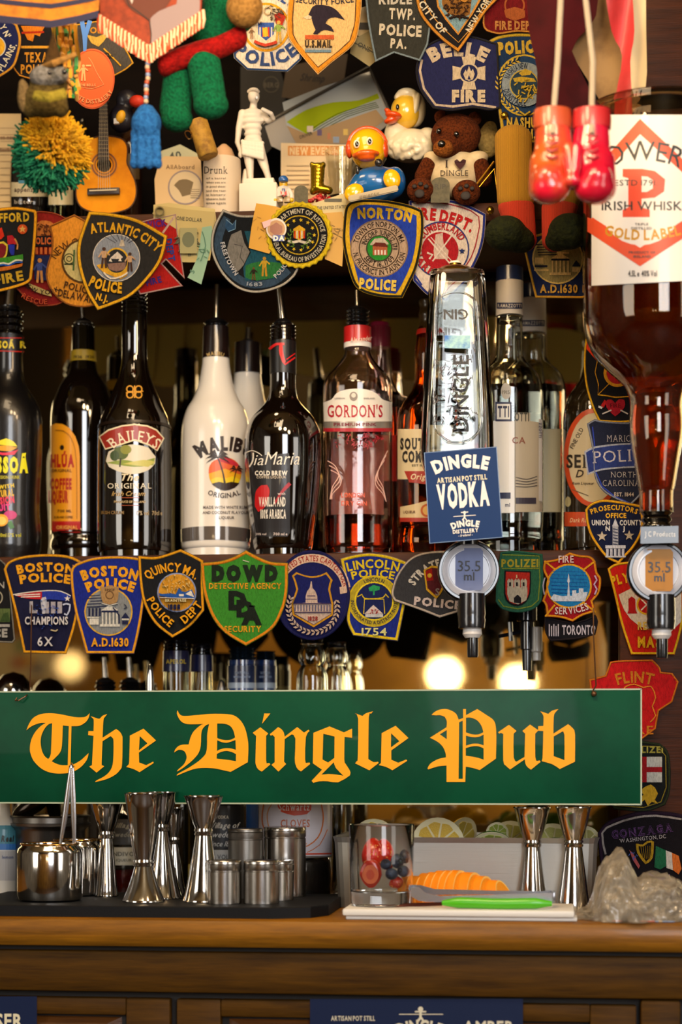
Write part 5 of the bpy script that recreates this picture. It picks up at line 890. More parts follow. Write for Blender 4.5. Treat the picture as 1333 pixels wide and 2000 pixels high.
patch('cream and orange u.s. mail badge with dark eagle, shield shaped', 'D', [(392, -60), (500, -90), (770, -60), (785, 0), (770, 150), (735, 250), (620, 345), (543, 412), (480, 340), (400, 240), (375, 180), (375, 60)], T0-.006, '#d88c24', 30, '#e0b878',
      [LI([(415, -60), (402, 100), (405, 190), (440, 260), (543, 372), (650, 290), (720, 225), (748, 130), (755, -40)], 5, '#5a3c24', 1), T('SECURITY FORCE', 580, 10, 30, '#34323c', w=320, arc=-900, bold=.02), PO([(462, 96), (490, 82), (505, 50), (530, 28), (600, 32), (650, 60), (692, 112), (640, 95), (600, 105), (585, 130), (618, 150), (632, 178), (590, 165), (560, 172), (540, 190), (515, 188), (530, 165), (515, 130), (508, 100), (480, 106)], '#2c2430', 2, 50), PO([(462, 96), (490, 82), (508, 92), (505, 104), (480, 106)], '#e0c8a0', 1), BX(472, 194, 632, 218, '#c85c30'), T('U.S.MAIL', 546, 243, 36, '#3c3024', w=150, bold=.06), BX(472, 266, 618, 276, '#a8a498'), BX(472, 276, 616, 290, '#6c8898')], group=TOP, back='#2c2418')
patch('dark grey township police pennsylvania badge with pointed lower edge', 'D', [(800, -60), (1180, -60), (1175, 100), (1155, 245), (1110, 340), (965, 295), (860, 345), (835, 220), (815, 100)], T0-.001, '#788890', 12, '#34342e', [T('RIDLEY', 1000, -2, 46, '#b8b0a0', w=240, bold=.05), T('TWP.', 1010, 78, 56, '#c8bca4', w=145, rot=3, bold=.04), T('POLICE', 1000, 168, 56, '#c8bca4', w=235, rot=3, bold=.05), T('PA.', 990, 242, 48, '#c8bca4', w=90, rot=4, bold=.05)], group=TOP, sm=0, back='#2c2418')
patch('black and blue city of new york badge, orange edge, pointed bottom', 'D', [(1075, -80), (1200, -90), (1600, -60), (1480, 60), (1400, 180), (1322, 290), (1240, 230), (1160, 150), (1100, 60)], T0-.004, '#c8852c', 18, '#1c1a1c',
      [LI([(1115, -40), (1170, 80), (1240, 160), (1322, 235), (1380, 170), (1450, 60), (1510, -40)], 5, '#c88c3c', 1), T('CITY OF', 1178, 95, 38, '#d0c4a8', rot=52, w=215, bold=.03), T('NEW YORK', 1440, 72, 38, '#d0c4a8', rot=-58, w=240, bold=.03), PO([(1190, -60), (1480, -60), (1400, 80), (1320, 195), (1250, 110), (1205, 40)], '#c88838', 1), PO([(1200, -60), (1465, -60), (1390, 75), (1320, 180), (1258, 102), (1215, 35)], '#7898a0', 1), PO([(1235, -50), (1400, -50), (1385, 80), (1330, 105), (1260, 70), (1230, 20)], '#8a5c28', 2), SK(1310, 30, 65, 40, 22, '#3c2414', 7, 2), DI(1355, -10, 22, '#b87c30'), LI([(1270, 100), (1320, 85), (1380, 100)], 9, '#2c1c14', 1)], group=TOP, back='#2c2418')
patch('navy belle fire badge with white maltese cross', 'D', [(1100, 300), (1170, 235), (1300, 190), (1400, 200), (1540, 240), (1560, 600), (1490, 612), (1400, 600), (1280, 615), (1180, 600), (1110, 500), (1085, 400)], T0+.003, '#242220', 12, '#232650',
      [LI([(1120, 330), (1108, 390), (1130, 490), (1195, 580), (1290, 590), (1400, 575), (1530, 595)], 13, '#c0ac94', 1), T('BELLE', 1320, 270, 70, '#c8b498', w=340, arc=330, bold=.06), [PO([(1380+30*math.cos(a-.9), 405+30*math.sin(a-.9)), (1380+100*math.cos(a-.42), 405+100*math.sin(a-.42)), (1380+90*math.cos(a), 405+90*math.sin(a)), (1380+100*math.cos(a+.42), 405+100*math.sin(a+.42)), (1380+30*math.cos(a+.9), 405+30*math.sin(a+.9))], '#c8b494') for a in (0, math.pi/2, math.pi, -math.pi/2)], DI(1380, 405, 56, '#c8b494'), DI(1380, 405, 47, '#20244c'), PO([(1360, 440), (1348, 410), (1362, 385), (1368, 400), (1380, 365), (1392, 395), (1402, 382), (1412, 410), (1402, 440), (1380, 448)], '#c8b494', 2), PO([(1372, 440), (1380, 415), (1390, 440)], '#20244c'), T('FIRE', 1378, 532, 58, '#c8b494', w=185, bold=.07)], group=TOP, back='#2c2418')
patch('dark red fire department badge partly behind the maroon pennant', 'E', [(200, -60), (480, -60), (490, 190), (380, 185), (280, 198), (210, 180), (185, 130)], T0+.002, '#c88838', 12, '#6c1014', [PO([(310, 60), (370, 40), (430, 60), (430, 100), (370, 120), (320, 100)], '#a05428', 2), RI(370, 30, 50, 60, '#a05428'), T('FIRE DEPT', 375, 146, 46, '#b87c40', w=235, bold=.05)], group=TOP, back='#2c2418')
patch('blue nashua police badge with yellow rope edge and round seal', 'E', [(205, 245), (280, 205), (400, 190), (560, 200), (600, 400), (590, 820), (300, 822), (285, 700), (255, 500), (225, 350)], T0+.005, '#c8a42c', 20, '#1c3458',
      [T('POLICE', 395, 272, 62, '#c8a438', w=245, rot=-4, bold=.08), DI(425, 490, 160, '#c8a838', 178), DI(425, 490, 150, '#234068', 168), wreath(425, 490, 148, '#d0b040', 190, 340, 16, 34, 14), DI(425, 485, 128, '#8c98a0'), TC('NASHUA NEW', 425, 485, 106, 330, 34, '#2a3448', w=150), TC('DUNSTABLE', 425, 485, 108, 215, 34, '#2a3448', True, w=150), DI(425, 485, 84, '#c8ac44'), DI(425, 485, 78, '#2a4054'), PO([(360, 450), (410, 440), (480, 450), (495, 470), (370, 470)], '#c8a838', 1), PO([(395, 420), (430, 395), (470, 410), (460, 430), (410, 435)], '#c8a838', 2), SK(425, 510, 60, 30, 26, '#c8a838', 7, 5), LI([(400, 640), (430, 660), (460, 640)], 10, '#c8a838', 1), T('NASHUA', 430, 704, 52, '#c8a43c', w=210, bold=.05), T('N.H.', 440, 770, 50, '#c8a43c', w=100, bold=.05)], group=TOP, back='#2c2418')
patch('round gilt blue crest badge cut off by the upper right corner', 'E', [(1205, 0), (1215, -60), (1420, -60), (1420, 200), (1300, 205), (1225, 195), (1205, 150)], T0+.1, '#24344c', 8, '#1c4478', [wreath(1225, 90, 10, '#b8a050', 0, 300, 8, 22, 10), PO([(1250, 40), (1300, 10), (1330, 30), (1325, 130), (1270, 120)], '#b0a898', 2), DI(1300, 40, 26, '#a02c28'), SK(1290, 80, 40, 24, 18, '#2c2c50', 5, 3), LI([(1250, 150), (1330, 160)], 14, '#c8c0b0')], group=TOP)
# top rail that carries the uppermost badges
g = G(); g.box((-1.2, -.0455, P(666, -26, -.045).z), (XU-.0003, -.02, P(666, -150, -.045).z), WOODR, .003); g.build('bar_shelf', label='wooden top rail above the frame that carries the uppermost badges', cat='rail')
# ================================================================== things on the counter
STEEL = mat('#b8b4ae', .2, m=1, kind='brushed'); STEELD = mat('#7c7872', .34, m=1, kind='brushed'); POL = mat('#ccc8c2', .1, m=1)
ZTR = ZCT+.012
def lathed(name, label, cat, X, Y, prof, m, group=None, zb=None, seg=48, part='body', parent=None, **k):
    """prof: (half width px, py), bottom first, at plane Y; zb: height it stands on"""
    s = sc(X, Y); A = P(X, HOR, Y); q = [(r*s, P(X, y, Y).z) for r, y in prof]
    if zb is not None:
        d = zb-q[0][1]; q = [(r, z+d*max(0, 1-(z-q[0][1])/.02) if z-q[0][1] < .02 else z) for r, z in q]
    r = parent or thing(name, label, cat, (A.x, A.y, q[0][1]), group)
    g = G(); g.lathe(q, (A.x, A.y, 0), m, seg, **k); return r, g.build(part, r), (A.x, A.y, q)
# bar tray / rubber mat
g = G(); x0, x1 = P(-90, 1780, -.235).x, P(632, 1780, -.235).x
out = [(x0, -.235), (x1-.055, -.238), (x1-.015, -.222), (x1, -.19), (x1, -.035), (x0, -.035)]; n = len(out)
g.add([(x, y, z) for z in (ZCT+.0003, ZTR-.001) for x, y in out]+[(x*.999, y+.001, ZTR) for x, y in out], [(i, (i+1) % n, n+(i+1) % n, n+i) for i in range(n)]+[(n+i, n+(i+1) % n, 2*n+(i+1) % n, 2*n+i) for i in range(n)]+[tuple(range(2*n, 3*n))], mat('#0a0b0e', .6, b=.3, bs=500, spec=.2))
g.build('bar_mat', label='flat black rubber bar mat under the steel measures and pots', cat='mat')
# sugar pots
def pot(X, Y, r, yt, lab):
    rt, o, _ = lathed('steel_pot', lab, 'pot', X, Y, [(0, 1762), (r*.86, 1762), (r*.96, 1758), (r, 1748), (r, yt+18), (r*.97, yt+9), (r*.88, yt+4), (r*.87, yt+1), (r*.9, yt-1), (r*.85, yt), (r*.82, yt+14), (0, yt+16)], POL, zb=ZTR)
    s = sc(X, Y); A = P(X, yt, Y); g = G(); g.tube([(A.x+r*.88*s*math.cos(a), A.y+r*.88*s*math.sin(a), A.z) for a in [2*math.pi*i/40 for i in range(40)]], .0011, mat('#b89050', .2, m=1), 8, True); g.build('rim', rt); return rt
pot(98, -.17, 64, 1648, 'round polished steel sugar pot at the left with tongs standing in it')
pot(150, -.085, 52, 1640, 'second polished steel pot standing behind the sugar pot')
t = thing('sugar_tongs', 'silver tongs standing upright in the left steel pot', 'tongs', P(118, 1700, -.17)); g = G()
for a, b, e in (((116, 1660), (126, 1600), (139, 1498)), ((146, 1660), (144, 1600), (141, 1500))):
    pa, pm, pb = P(*a, -.172), P(*b, -.174), P(*e, -.176); L_ = G()
    L_.tube([pa, pa.lerp(pm, .5), pm, pm.lerp(pb, .5), pb], [.0016, .0022, .0030, .0030, .0022], mat('#dcdce0', .25, m=1), 10, flat=.4); L_.build('arm', t)
g.tube([P(139, 1499, -.176), P(140, 1494, -.176), P(142, 1499, -.176)], .0028, POL, 8); g.build('spring_bend', t)
# cutlery can
rt, o, _ = lathed('cutlery_can', 'wide steel can with a wire-clipped rim holding dark spoons', 'can', 98, -.005, [(0, 1752), (66, 1752), (68, 1745), (68, 1622), (72, 1616), (78, 1612), (79, 1607), (74, 1606), (74, 1596), (79, 1594), (76, 1592), (72, 1594), (66, 1610), (64, 1700), (0, 1702)], STEELD, zb=ZCT)
for i, (a, b, r) in enumerate((((60, 1620), (62, 1575), .014), ((108, 1620), (92, 1552), .005), ((118, 1620), (104, 1545), .005))):
    pa, pb = P(*a, -.005), P(*b, -.02-.004*i); g = G(); dm = mat('#2a221c', .15, m=.8); th_ = thing('serving_spoon', ('black-bowled spoon lying in the wire-rimmed can', 'thin dark handle leaning left out of the wire-rimmed can', 'thin dark handle leaning out beside the tongs')[i], 'spoon', pa)
    if i == 0: g.ball(pb, (.026, .008, .010), dm, 18, rot=Matrix.Rotation(-.5, 3, 'Y')); g.tube([pa, pb], .003, dm, 8); g.build('bowl', th_)
    else: g.tube([pa, pa.lerp(pb, .5), pb], [.0024, .004, .0048], dm, 10, flat=.5); g.build('handle', th_)
# jiggers
def jigger(X, Y, rt_, yt, yw, rw, rb, yb, lab, zb, mt=None):
    m = mt or POL; A = P(X, HOR, Y); s = sc(X, Y); r = thing('jigger', lab, 'jigger', (A.x, A.y, zb), 'double-ended steel bar jiggers')
    q = [(rb-1, yb-2), (rb, yb-4), (rb+.8, yb-2), (rb+.6, yb), (rb, yb)][::-1]
    def go(pr, nm):
        pp = [(a*s, P(X, y, Y).z) for a, y in pr]; d = zb-P(X, yb, Y).z
        g = G(); g.lathe([(a, z+d*(1 if nm != 'upper_cup' else 1)) for a, z in pp], (A.x, A.y, 0), m, 44); g.build(nm, r)
    d_ = 0
    go([(rb-1, yb), (rb+.5, yb-1), (rb+.5, yb-3), (rb-.6, yb-5)]+[(rb+(rw-rb)*t**.8, yb-5+(yw+6-yb+5)*t) for t in (.2, .4, .6, .8, 1)]+[(0, yw+5)], 'lower_cup')
    go([(rw-1, yw+7), (rw+2, yw+5), (rw+2.5, yw+1), (rw, yw-1), (rw+2.5, yw-3), (rw+2, yw-7), (rw-1, yw-8)], 'waist_ring')
    go([(0, yw-5), (rw, yw-6)]+[(rw+(rt_-rw)*t**.85, yw-6+(yt+4-yw+6)*t) for t in (.2, .4, .6, .8, 1)]+[(rt_+1.8, yt+2), (rt_+1.8, yt), (rt_-1, yt), (rt_-2.5, yt+5)]+[(rw+(rt_-rw)*t-2, yw+(yt-yw)*t) for t in (.8, .5, .2)]+[(0, yw-14)], 'upper_cup')
    return r
jigger(281, -.175, 37, 1550, 1688, 18, 41, 1763, 'tallest front jigger, wide cup up, overlapping the sign edge', ZTR)
jigger(317, -.125, 31, 1552, 1624, 11, 40, 1761, 'slim jigger tucked directly behind the tallest front jigger', ZTR)
jigger(398, -.165, 37, 1556, 1628, 16, 40, 1763, 'front jigger beside the steel canisters', ZTR)
jigger(208, -.10, 32, 1572, 1639, 13, 23, 1758, 'dim jigger standing between the steel pots and the tallest jigger', ZTR)
jigger(341, -.06, 14, 1586, 1652, 7, 24, 1756, 'thin short jigger at the back between the front jiggers', ZTR)
jigger(1040, -.095, 35, 1575, 1647, 16, 33, 1777, 'left one of the two bronze-tinted jiggers in front of the limes', ZCT)
jigger(1121, -.105, 34, 1574, 1647, 17, 35, 1779, 'right one of the two bronze-tinted jiggers beside the crumpled bag', ZCT)
# steel canisters
def canister(X, Y, r, yt, lab, yb=1768, lid=20, dark=0):
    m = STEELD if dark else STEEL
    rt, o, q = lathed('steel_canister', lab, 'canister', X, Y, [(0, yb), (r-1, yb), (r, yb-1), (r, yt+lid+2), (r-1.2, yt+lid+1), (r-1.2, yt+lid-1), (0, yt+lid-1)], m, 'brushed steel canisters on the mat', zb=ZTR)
    g = G(); s = sc(X, Y); g.lathe([((a)*s, P(X, y, Y).z) for a, y in [(0, yt+lid-1.2), (r+.2, yt+lid-1.2), (r+.4, yt+lid-2), (r+.4, yt+8), (r-.8, yt+7), (r+.4, yt+6), (r+.3, yt+1), (r-.5, yt), (r-4, yt+1), (0, yt+1)]], (q[0], q[1], 0), m, 44); g.build('lid', rt)
canister(438, -.19, 34, 1680, 'short brushed canister at the left front of the canister cluster')
canister(511, -.185, 35, 1680, 'short brushed canister at the middle front of the canister cluster')
canister(540, -.135, 34, 1680, 'short canister peeping out right behind the middle front one', yb=1766)
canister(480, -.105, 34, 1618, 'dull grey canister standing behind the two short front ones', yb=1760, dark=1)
canister(557, -.075, 41, 1615, 'tall wide brushed canister at the right rear of the cluster', yb=1762)
# bottles behind, on the counter
def cbottle(X, Y, pr, m, lab, grp='bottles standing on the counter behind the sign', **k): return Bottle(lab, X, Y, pr, m, ZCT, group=grp, **k)
DG = mat('#1a1612', .08, coat=1)
b = cbottle(434, .05, [(1752, 44), (1745, 48), (1600, 48), (1560, 46), (1530, 30), (1510, 18), (1440, 15)], mat('#101014', .15, coat=.8), 'dark vodka bottle with white handwriting between jigger and canisters')
b.label([(390, 1574), (478, 1574), (478, 1658), (390, 1658)], '#12141a', [T('VODKA', 434, 1596, 6, '#b8b8b4', w=26), T('Village of', 440, 1612, 11, '#d8d8d4', w=56, it=.4, bold=0), T('Sweden', 432, 1630, 11, '#d8d8d4', w=50, it=.4, bold=0), T('since 1879', 436, 1648, 10, '#d8d8d4', w=56, it=.4, bold=0)])
b.label([(390, 1660), (478, 1660), (478, 1690), (390, 1690)], '#b8b8b4', [T('40% VOL', 424, 1674, 9, '#3a3c40', w=46)])
b = cbottle(240, .06, [(1752, 44), (1745, 47), (1620, 47), (1590, 44), (1560, 28), (1540, 18), (1440, 15)], CLEAR, 'clear bottle of red syrup behind the tallest jigger', liquid=1696, lmat=mat('#5c0c08', .1, coat=.5))
b.label([(196, 1655), (284, 1655), (284, 1690), (196, 1690)], '#c8c0a8', [T('INDIVO', 240, 1668, 8, '#4a463c', w=44), T('LIQUEUR', 240, 1680, 5, '#6a6454', w=36)]); b.label([(200, 1600), (280, 1600), (280, 1650), (200, 1650)], '#2a2620', [T('Village', 240, 1612, 9, '#8a8678', w=44, it=.4), T('Sweden', 240, 1630, 9, '#8a8678', w=44, it=.4)])
b = cbottle(6, -.02, [(1756, 26), (1750, 28), (1650, 28), (1615, 26), (1595, 16), (1570, 13), (1540, 12)], mat('#c8c4b8', .4, coat=.2), 'white squeezy lemon bottle at the far left edge')
b.label([(-22, 1612), (33, 1612), (33, 1660), (-22, 1660)], '#3c7884', [T('Real', 15, 1638, 11, '#1c1c18', w=26, bold=.05, it=.2), BX(-22, 1648, 33, 1660, '#2c68a8')]); b.label([(-22, 1662), (33, 1662), (33, 1720), (-22, 1720)], '#a8a4a0', [T('lemon', 15, 1674, 6, '#2c3c6c', w=22)])
def neckset(X, Y, r, capc, yc0, yc1, lab, body='#d0d4cc', txt=None, tc=None, lc=None):
    b = cbottle(X, Y, [(1745, r*1.45), (1738, r*1.5), (1480, r*1.5), (1440, r*1.4), (1400, r*1.08), (1360, r), (yc1, r*.95), (yc0+8, r*.9)], mat(body, **GLASS) if not lc else mat(lc, .1, coat=1), lab, **(dict(liquid=1480, lmat=mat('#e8d8a0', t=1, r=0, ior=1.33)) if not lc else {}))
    b.band(yc0+22, yc1, mat(capc, .3, coat=.5), 'neck_foil', .001)
    b.cap(yc0, yc0+22, r*.95, mat('#0c0c12', .2, coat=.7), 'stopper', rings=3)
    if txt: b.prints([T(txt, X, yc0+42, 8, tc, w=r*1.5, bold=.03)], .0014)
    return b
neckset(394, .10, 22, '#14183c', 1258, 1312, 'navy-necked aperitif bottle, right of a pair under the quincy badge')
neckset(344, .06, 26, '#14183c', 1250, 1312, 'navy-necked aperitif bottle with yellow lettering under the quincy badge', txt='APEROL', tc='#c8a82c')
def bluetop(X, Y, r, y0, lab):
    b = cbottle(X, Y, [(1745, r*1.3), (1738, r*1.35), (1480, r*1.35), (1420, r*1.2), (1370, r), (1290, r)], mat('#1c3c78', .15, coat=.8), lab)
    b.band(1301, 1334, mat('#14284e', .3, coat=.5), 'blue_label', .0012); b.band(1334, 1345, mat('#b0bcc8', .3, coat=.5), 'pale_stripe', .0013)
    b.cap(y0, 1300, r, mat('#2c3c4c', .15, m=.7), 'cap', rings=5); b.prints([T('NATURAL', X, 1314, 4.5, '#a8b8d0', w=r), T('MINERAL WATER', X, 1322, 3.5, '#a8b8d0', w=r*1.2)], .0018)
bluetop(519, .145, 20, 1272, 'blue bottle with ribbed metal cap, right of the pair under the green badge'); bluetop(473, .105, 27, 1264, 'larger blue bottle with ribbed metal cap under the point of the green badge')
for X, Y, r, y0, lab in ((658, .12, 22, 1258, 'clear ribbed decanter bottle partly behind its twin under the lincoln badge'), (610, .07, 27, 1250, 'clear ribbed decanter bottle under the round capitol badge')):
    b = cbottle(X, Y, [(1745, r*1.5), (1738, r*1.55), (1480, r*1.55), (1430, r*1.5), (1380, r*1.25), (1345, r*1.15), (1318, r*1.1), (1300, r*.8), (1290, r*.98), (1275, r*.95), (1262, r*.75), (y0, r*.8)], CLEAR, lab, liquid=1500, lmat=mat('#f4f6f4', t=1, r=0, ior=1.33)); b.cap(y0-4, y0+8, r*.85, mat('#16181c', .2, coat=.6), 'stopper', rings=1)
for X, Y, lab in ((254, .155, 'black pourer-topped bottle, the rear one under the blue boston badge'), (206, .115, 'black pourer-topped bottle, the front one under the blue boston badge')):
    b = cbottle(X, Y, [(1745, 34), (1738, 36), (1520, 36), (1470, 34), (1420, 26), (1390, 17), (1350, 15), (1340, 15)], DG, lab); b.pourer(1332, 1352, 21, (X-3, 1284), 5, rings=2)
# cocktail spoon tip and steel dome
rt, o, _ = lathed('steel_cone', 'upright pointed steel rod between the black pourers and aperitif bottles', 'bar tool', 293, .03, [(0, 1752), (8, 1752), (8, 1330), (6, 1310), (3, 1295), (0, 1290)], POL, zb=ZCT)
rt, o, _ = lathed('steel_shaker', 'polished domed steel shaker showing above the sign at far left', 'shaker', 26, .12, [(0, 1740), (28, 1740), (36, 1400), (36, 1350), (32, 1332), (20, 1318), (0, 1312)], POL, zb=ZCT)
rt, o, _ = lathed('steel_cone', 'small dark pointed steel tip beside the larger blue bottle', 'bar tool', 433, .03, [(0, 1752), (9, 1752), (9, 1345), (5, 1332), (0, 1326)], STEELD, zb=ZCT)
# cloves jar
b = Bottle('glass spice jar of cloves with white and orange label behind the tall canister', 577, .0, [(1770, 62), (1765, 68), (1755, 70), (1700, 70), (1680, 68), (1668, 62), (1655, 58), (1540, 58)], mat('#d8d4cc', **GLASS), ZCT, liquid=1682, lmat=mat('#24120c', .7, kind='mottle', c2='#0c0604', bs=180, b=.8), group=None, name='spice_jar', cat='jar')
b.q = [(72*b.k, b.z0), (72*b.k, P(577, 1400, 0).z)]; b.sf = revsurf(b.ax, b.ay, b.q)
g = G(); g.lathe([(70*b.k, P(577, 1673, 0).z), (72*b.k, P(577, 1672, 0).z), (72*b.k, P(577, 1560, 0).z), (0, P(577, 1545, 0).z)], (b.ax, b.ay, 0), mat('#6a6258', .35, m=.2), 40); g.build('shaker_lid', b.root)
b.label([(506, 1560), (649, 1560), (649, 1672), (506, 1672)], '#c8c0c4', [PO([(542, 1560), (610, 1560), (608, 1582), (600, 1590), (575, 1593), (550, 1586), (543, 1576)], '#c8401c', 2), T('Spicery', 575, 1577, 13, '#e0d8d0', w=58, serif=1, bold=0)][:1]+[T('Schwartz', 575, 1576, 14, '#e0d8d0', w=60, serif=1, bold=.01), T('CLOVES', 577, 1608, 14, '#b86038', w=57, bold=.02), LI([(516, 1566), (512, 1600), (520, 1625), (545, 1650), (590, 1656), (622, 1635), (632, 1600), (628, 1570)], 2.4, '#c86c2c', 3), LI([(535, 1565), (522, 1590), (530, 1625), (560, 1648), (600, 1648)], 1.8, '#d08c4c', 3), LI([(600, 1665), (625, 1650), (640, 1620)], 1.6, '#c86c2c', 2), LI([(598, 1668), (648, 1667)], 3, '#c8401c')], lift=.0006)
# steel fruit bin with lemons and limes
YB = -.085; bx0, bx1 = P(651, 1700, YB).x, P(1169, 1700, YB).x; bz = P(900, 1636, YB).z
bt = thing('fruit_bin', 'long rectangular steel bin holding cut lemons and limes behind the tumbler', 'bin', ((bx0+bx1)/2, YB, ZCT))
g = G(); bs_ = mat('#b0aea8', .4, m=.85, kind='brushed', b=1); w_ = .002; yb2 = .07
def rr(x0, x1, y0, y1, r, n=4):
    o = []
    for cx, cy, a in ((x1-r, y0+r, -90), (x1-r, y1-r, 0), (x0+r, y1-r, 90), (x0+r, y0+r, 180)): o += [(cx+r*math.cos(math.radians(a+90*i/n)), cy+r*math.sin(math.radians(a+90*i/n))) for i in range(n+1)]
    return o
o1 = rr(bx0+.004, bx1-.004, YB+.004, yb2-.004, .014); o2 = rr(bx0, bx1, YB, yb2, .016); o3 = rr(bx0+.003, bx1-.003, YB+.003, yb2-.003, .014); n = len(o1)
rows = [[(x, y, ZCT+.0004) for x, y in o1], [(x, y, bz-.006) for x, y in o2], [(x, y, bz) for x, y in rr(bx0-.002, bx1+.002, YB-.002, yb2+.002, .018)], [(x, y, bz) for x, y in o3], [(x, y, ZCT+.03) for x, y in o3]]
g.add([v for r in rows for v in r], [(k*n+i, k*n+(i+1) % n, (k+1)*n+(i+1) % n, (k+1)*n+i) for k in range(4) for i in range(n)]+[tuple(range(4*n, 5*n))], bs_); g.build('pan', bt)
g = G(); px_ = P(690, 1700, YB).x; g.box((px_-.0008, YB-.0012, ZCT+.004), (px_+.0008, YB+.002, bz-.008), mat('#3c3a3a', .4, m=.8)); g.build('seam', bt)
def cutfruit(px, py, Y, r, skin, fl, lab, tilt=.25, kind='lemon', rz=0, full=0, ns_=9):
    c = P(px, py, Y); k = sc(px, Y)*r; t = thing('cut_'+kind, lab, kind, c, 'cut fruit in the steel bin'); Rm = Matrix.Rotation(rz, 3, 'Z') @ Matrix.Rotation(tilt, 3, 'X')
    f = lambda x, y, l: c+Rm @ Vector((x*k, -l, -y*k))
    g = G(); vs = []; fs = []; n = 28; h = 1 if full else .42
    for j in range(7):
        a = j/6*math.pi/2; vs += [c+Rm @ Vector((k*math.cos(a)*math.cos(2*math.pi*i/n), k*h*math.sin(a), k*math.cos(a)*math.sin(2*math.pi*i/n))) for i in range(n)]
    fs = [(j*n+i, j*n+(i+1) % n, (j+1)*n+(i+1) % n, (j+1)*n+i) for j in range(6) for i in range(n)]; g.add(vs, fs, mat(skin, .4, b=.3, bs=500), True); g.build('peel', t)
    g = G(); v, F = poly(circ(0, 0, 1.0, n=28)); g.art(v, F, f, .0001, mat('#e0d8b0', .6), .0005); g.build('pith', t)
    for i in range(ns_):
        a0, a1 = 2*math.pi*(i+.06)/ns_, 2*math.pi*(i+.94)/ns_; am = (a0+a1)/2; g = G()
        v, F = poly(smooth([(.12*math.cos(am), .12*math.sin(am)), (.78*math.cos(a0), .78*math.sin(a0)), (.84*math.cos(am), .84*math.sin(am)), (.78*math.cos(a1), .78*math.sin(a1))], 2, 70)); g.art(v, F, f, .0009, mat(fl, .25, t=.25, b=.6, bs=700), .0009); g.build('segment', t)
    return t
LM, LF, GM, GF = '#e8b80c', '#dcc048', '#3c6c10', '#a8b850'
cutfruit(732, 1634, -.045, 40, LM, LF, 'half lemon seen through the top of the tumbler', .5)
cutfruit(790, 1640, .02, 44, LM, LF, 'dim whole-looking lemon half at the rear beside the tumbler', 1.35)
cutfruit(742, 1640, .01, 36, LM, LF, 'lemon slice tucked behind the tumbler lemon', .9)
cutfruit(856, 1648, -.03, 52, LM, '#dcb838', 'large cut lemon half facing front in the middle of the bin', .1)
cutfruit(838, 1652, -.055, 34, LM, LF, 'small lemon wedge lying low before the large half', 1.2)
cutfruit(900, 1640, .02, 46, LM, LF, 'lemon half leaning right behind the large cut half', .3, rz=.9)
cutfruit(962, 1652, -.045, 40, GM, GF, 'cut lime with pale flesh, first of the limes', .8, 'lime')
cutfruit(972, 1626, -.03, 22, '#7c9c20', GF, 'small bright lime piece perched above the first lime', .4, 'lime')
cutfruit(998, 1642, .01, 40, '#a0a020', '#c8c060', 'pale lime half left of the first bronze jigger', .2, 'lime')
cutfruit(1080, 1648, -.02, 42, GM, '#c8c878', 'lime half between the two bronze jiggers', .3, 'lime')
cutfruit(1086, 1660, -.05, 36, GM, GF, 'dark lime wedge low between the bronze jiggers', .9, 'lime')
cutfruit(1148, 1645, -.03, 34, '#6c7c18', '#c8c078', 'lime quarter right of the second bronze jigger', .3, 'lime', rz=-.6)
# cutting boards
for i, (x0, x1, za, zb_, yf, lab) in enumerate(((676, 1128, ZCT+.0003, ZCT+.004, -.236, 'thin white chopping board, the lower of two'), (669, 1123, ZCT+.0043, ZCT+.0115, -.241, 'white chopping board on top, under the tumbler and green handle'))):
    g = G(); g.box((P(x0, 1790, yf).x, yf, za), (P(x1, 1790, yf).x, -.142, zb_), mat('#e0dcd4', .45, b=.05, bs=60), .002 if i else .001); g.build('chopping_board', label=lab, cat='board')
ZBD = ZCT+.0117
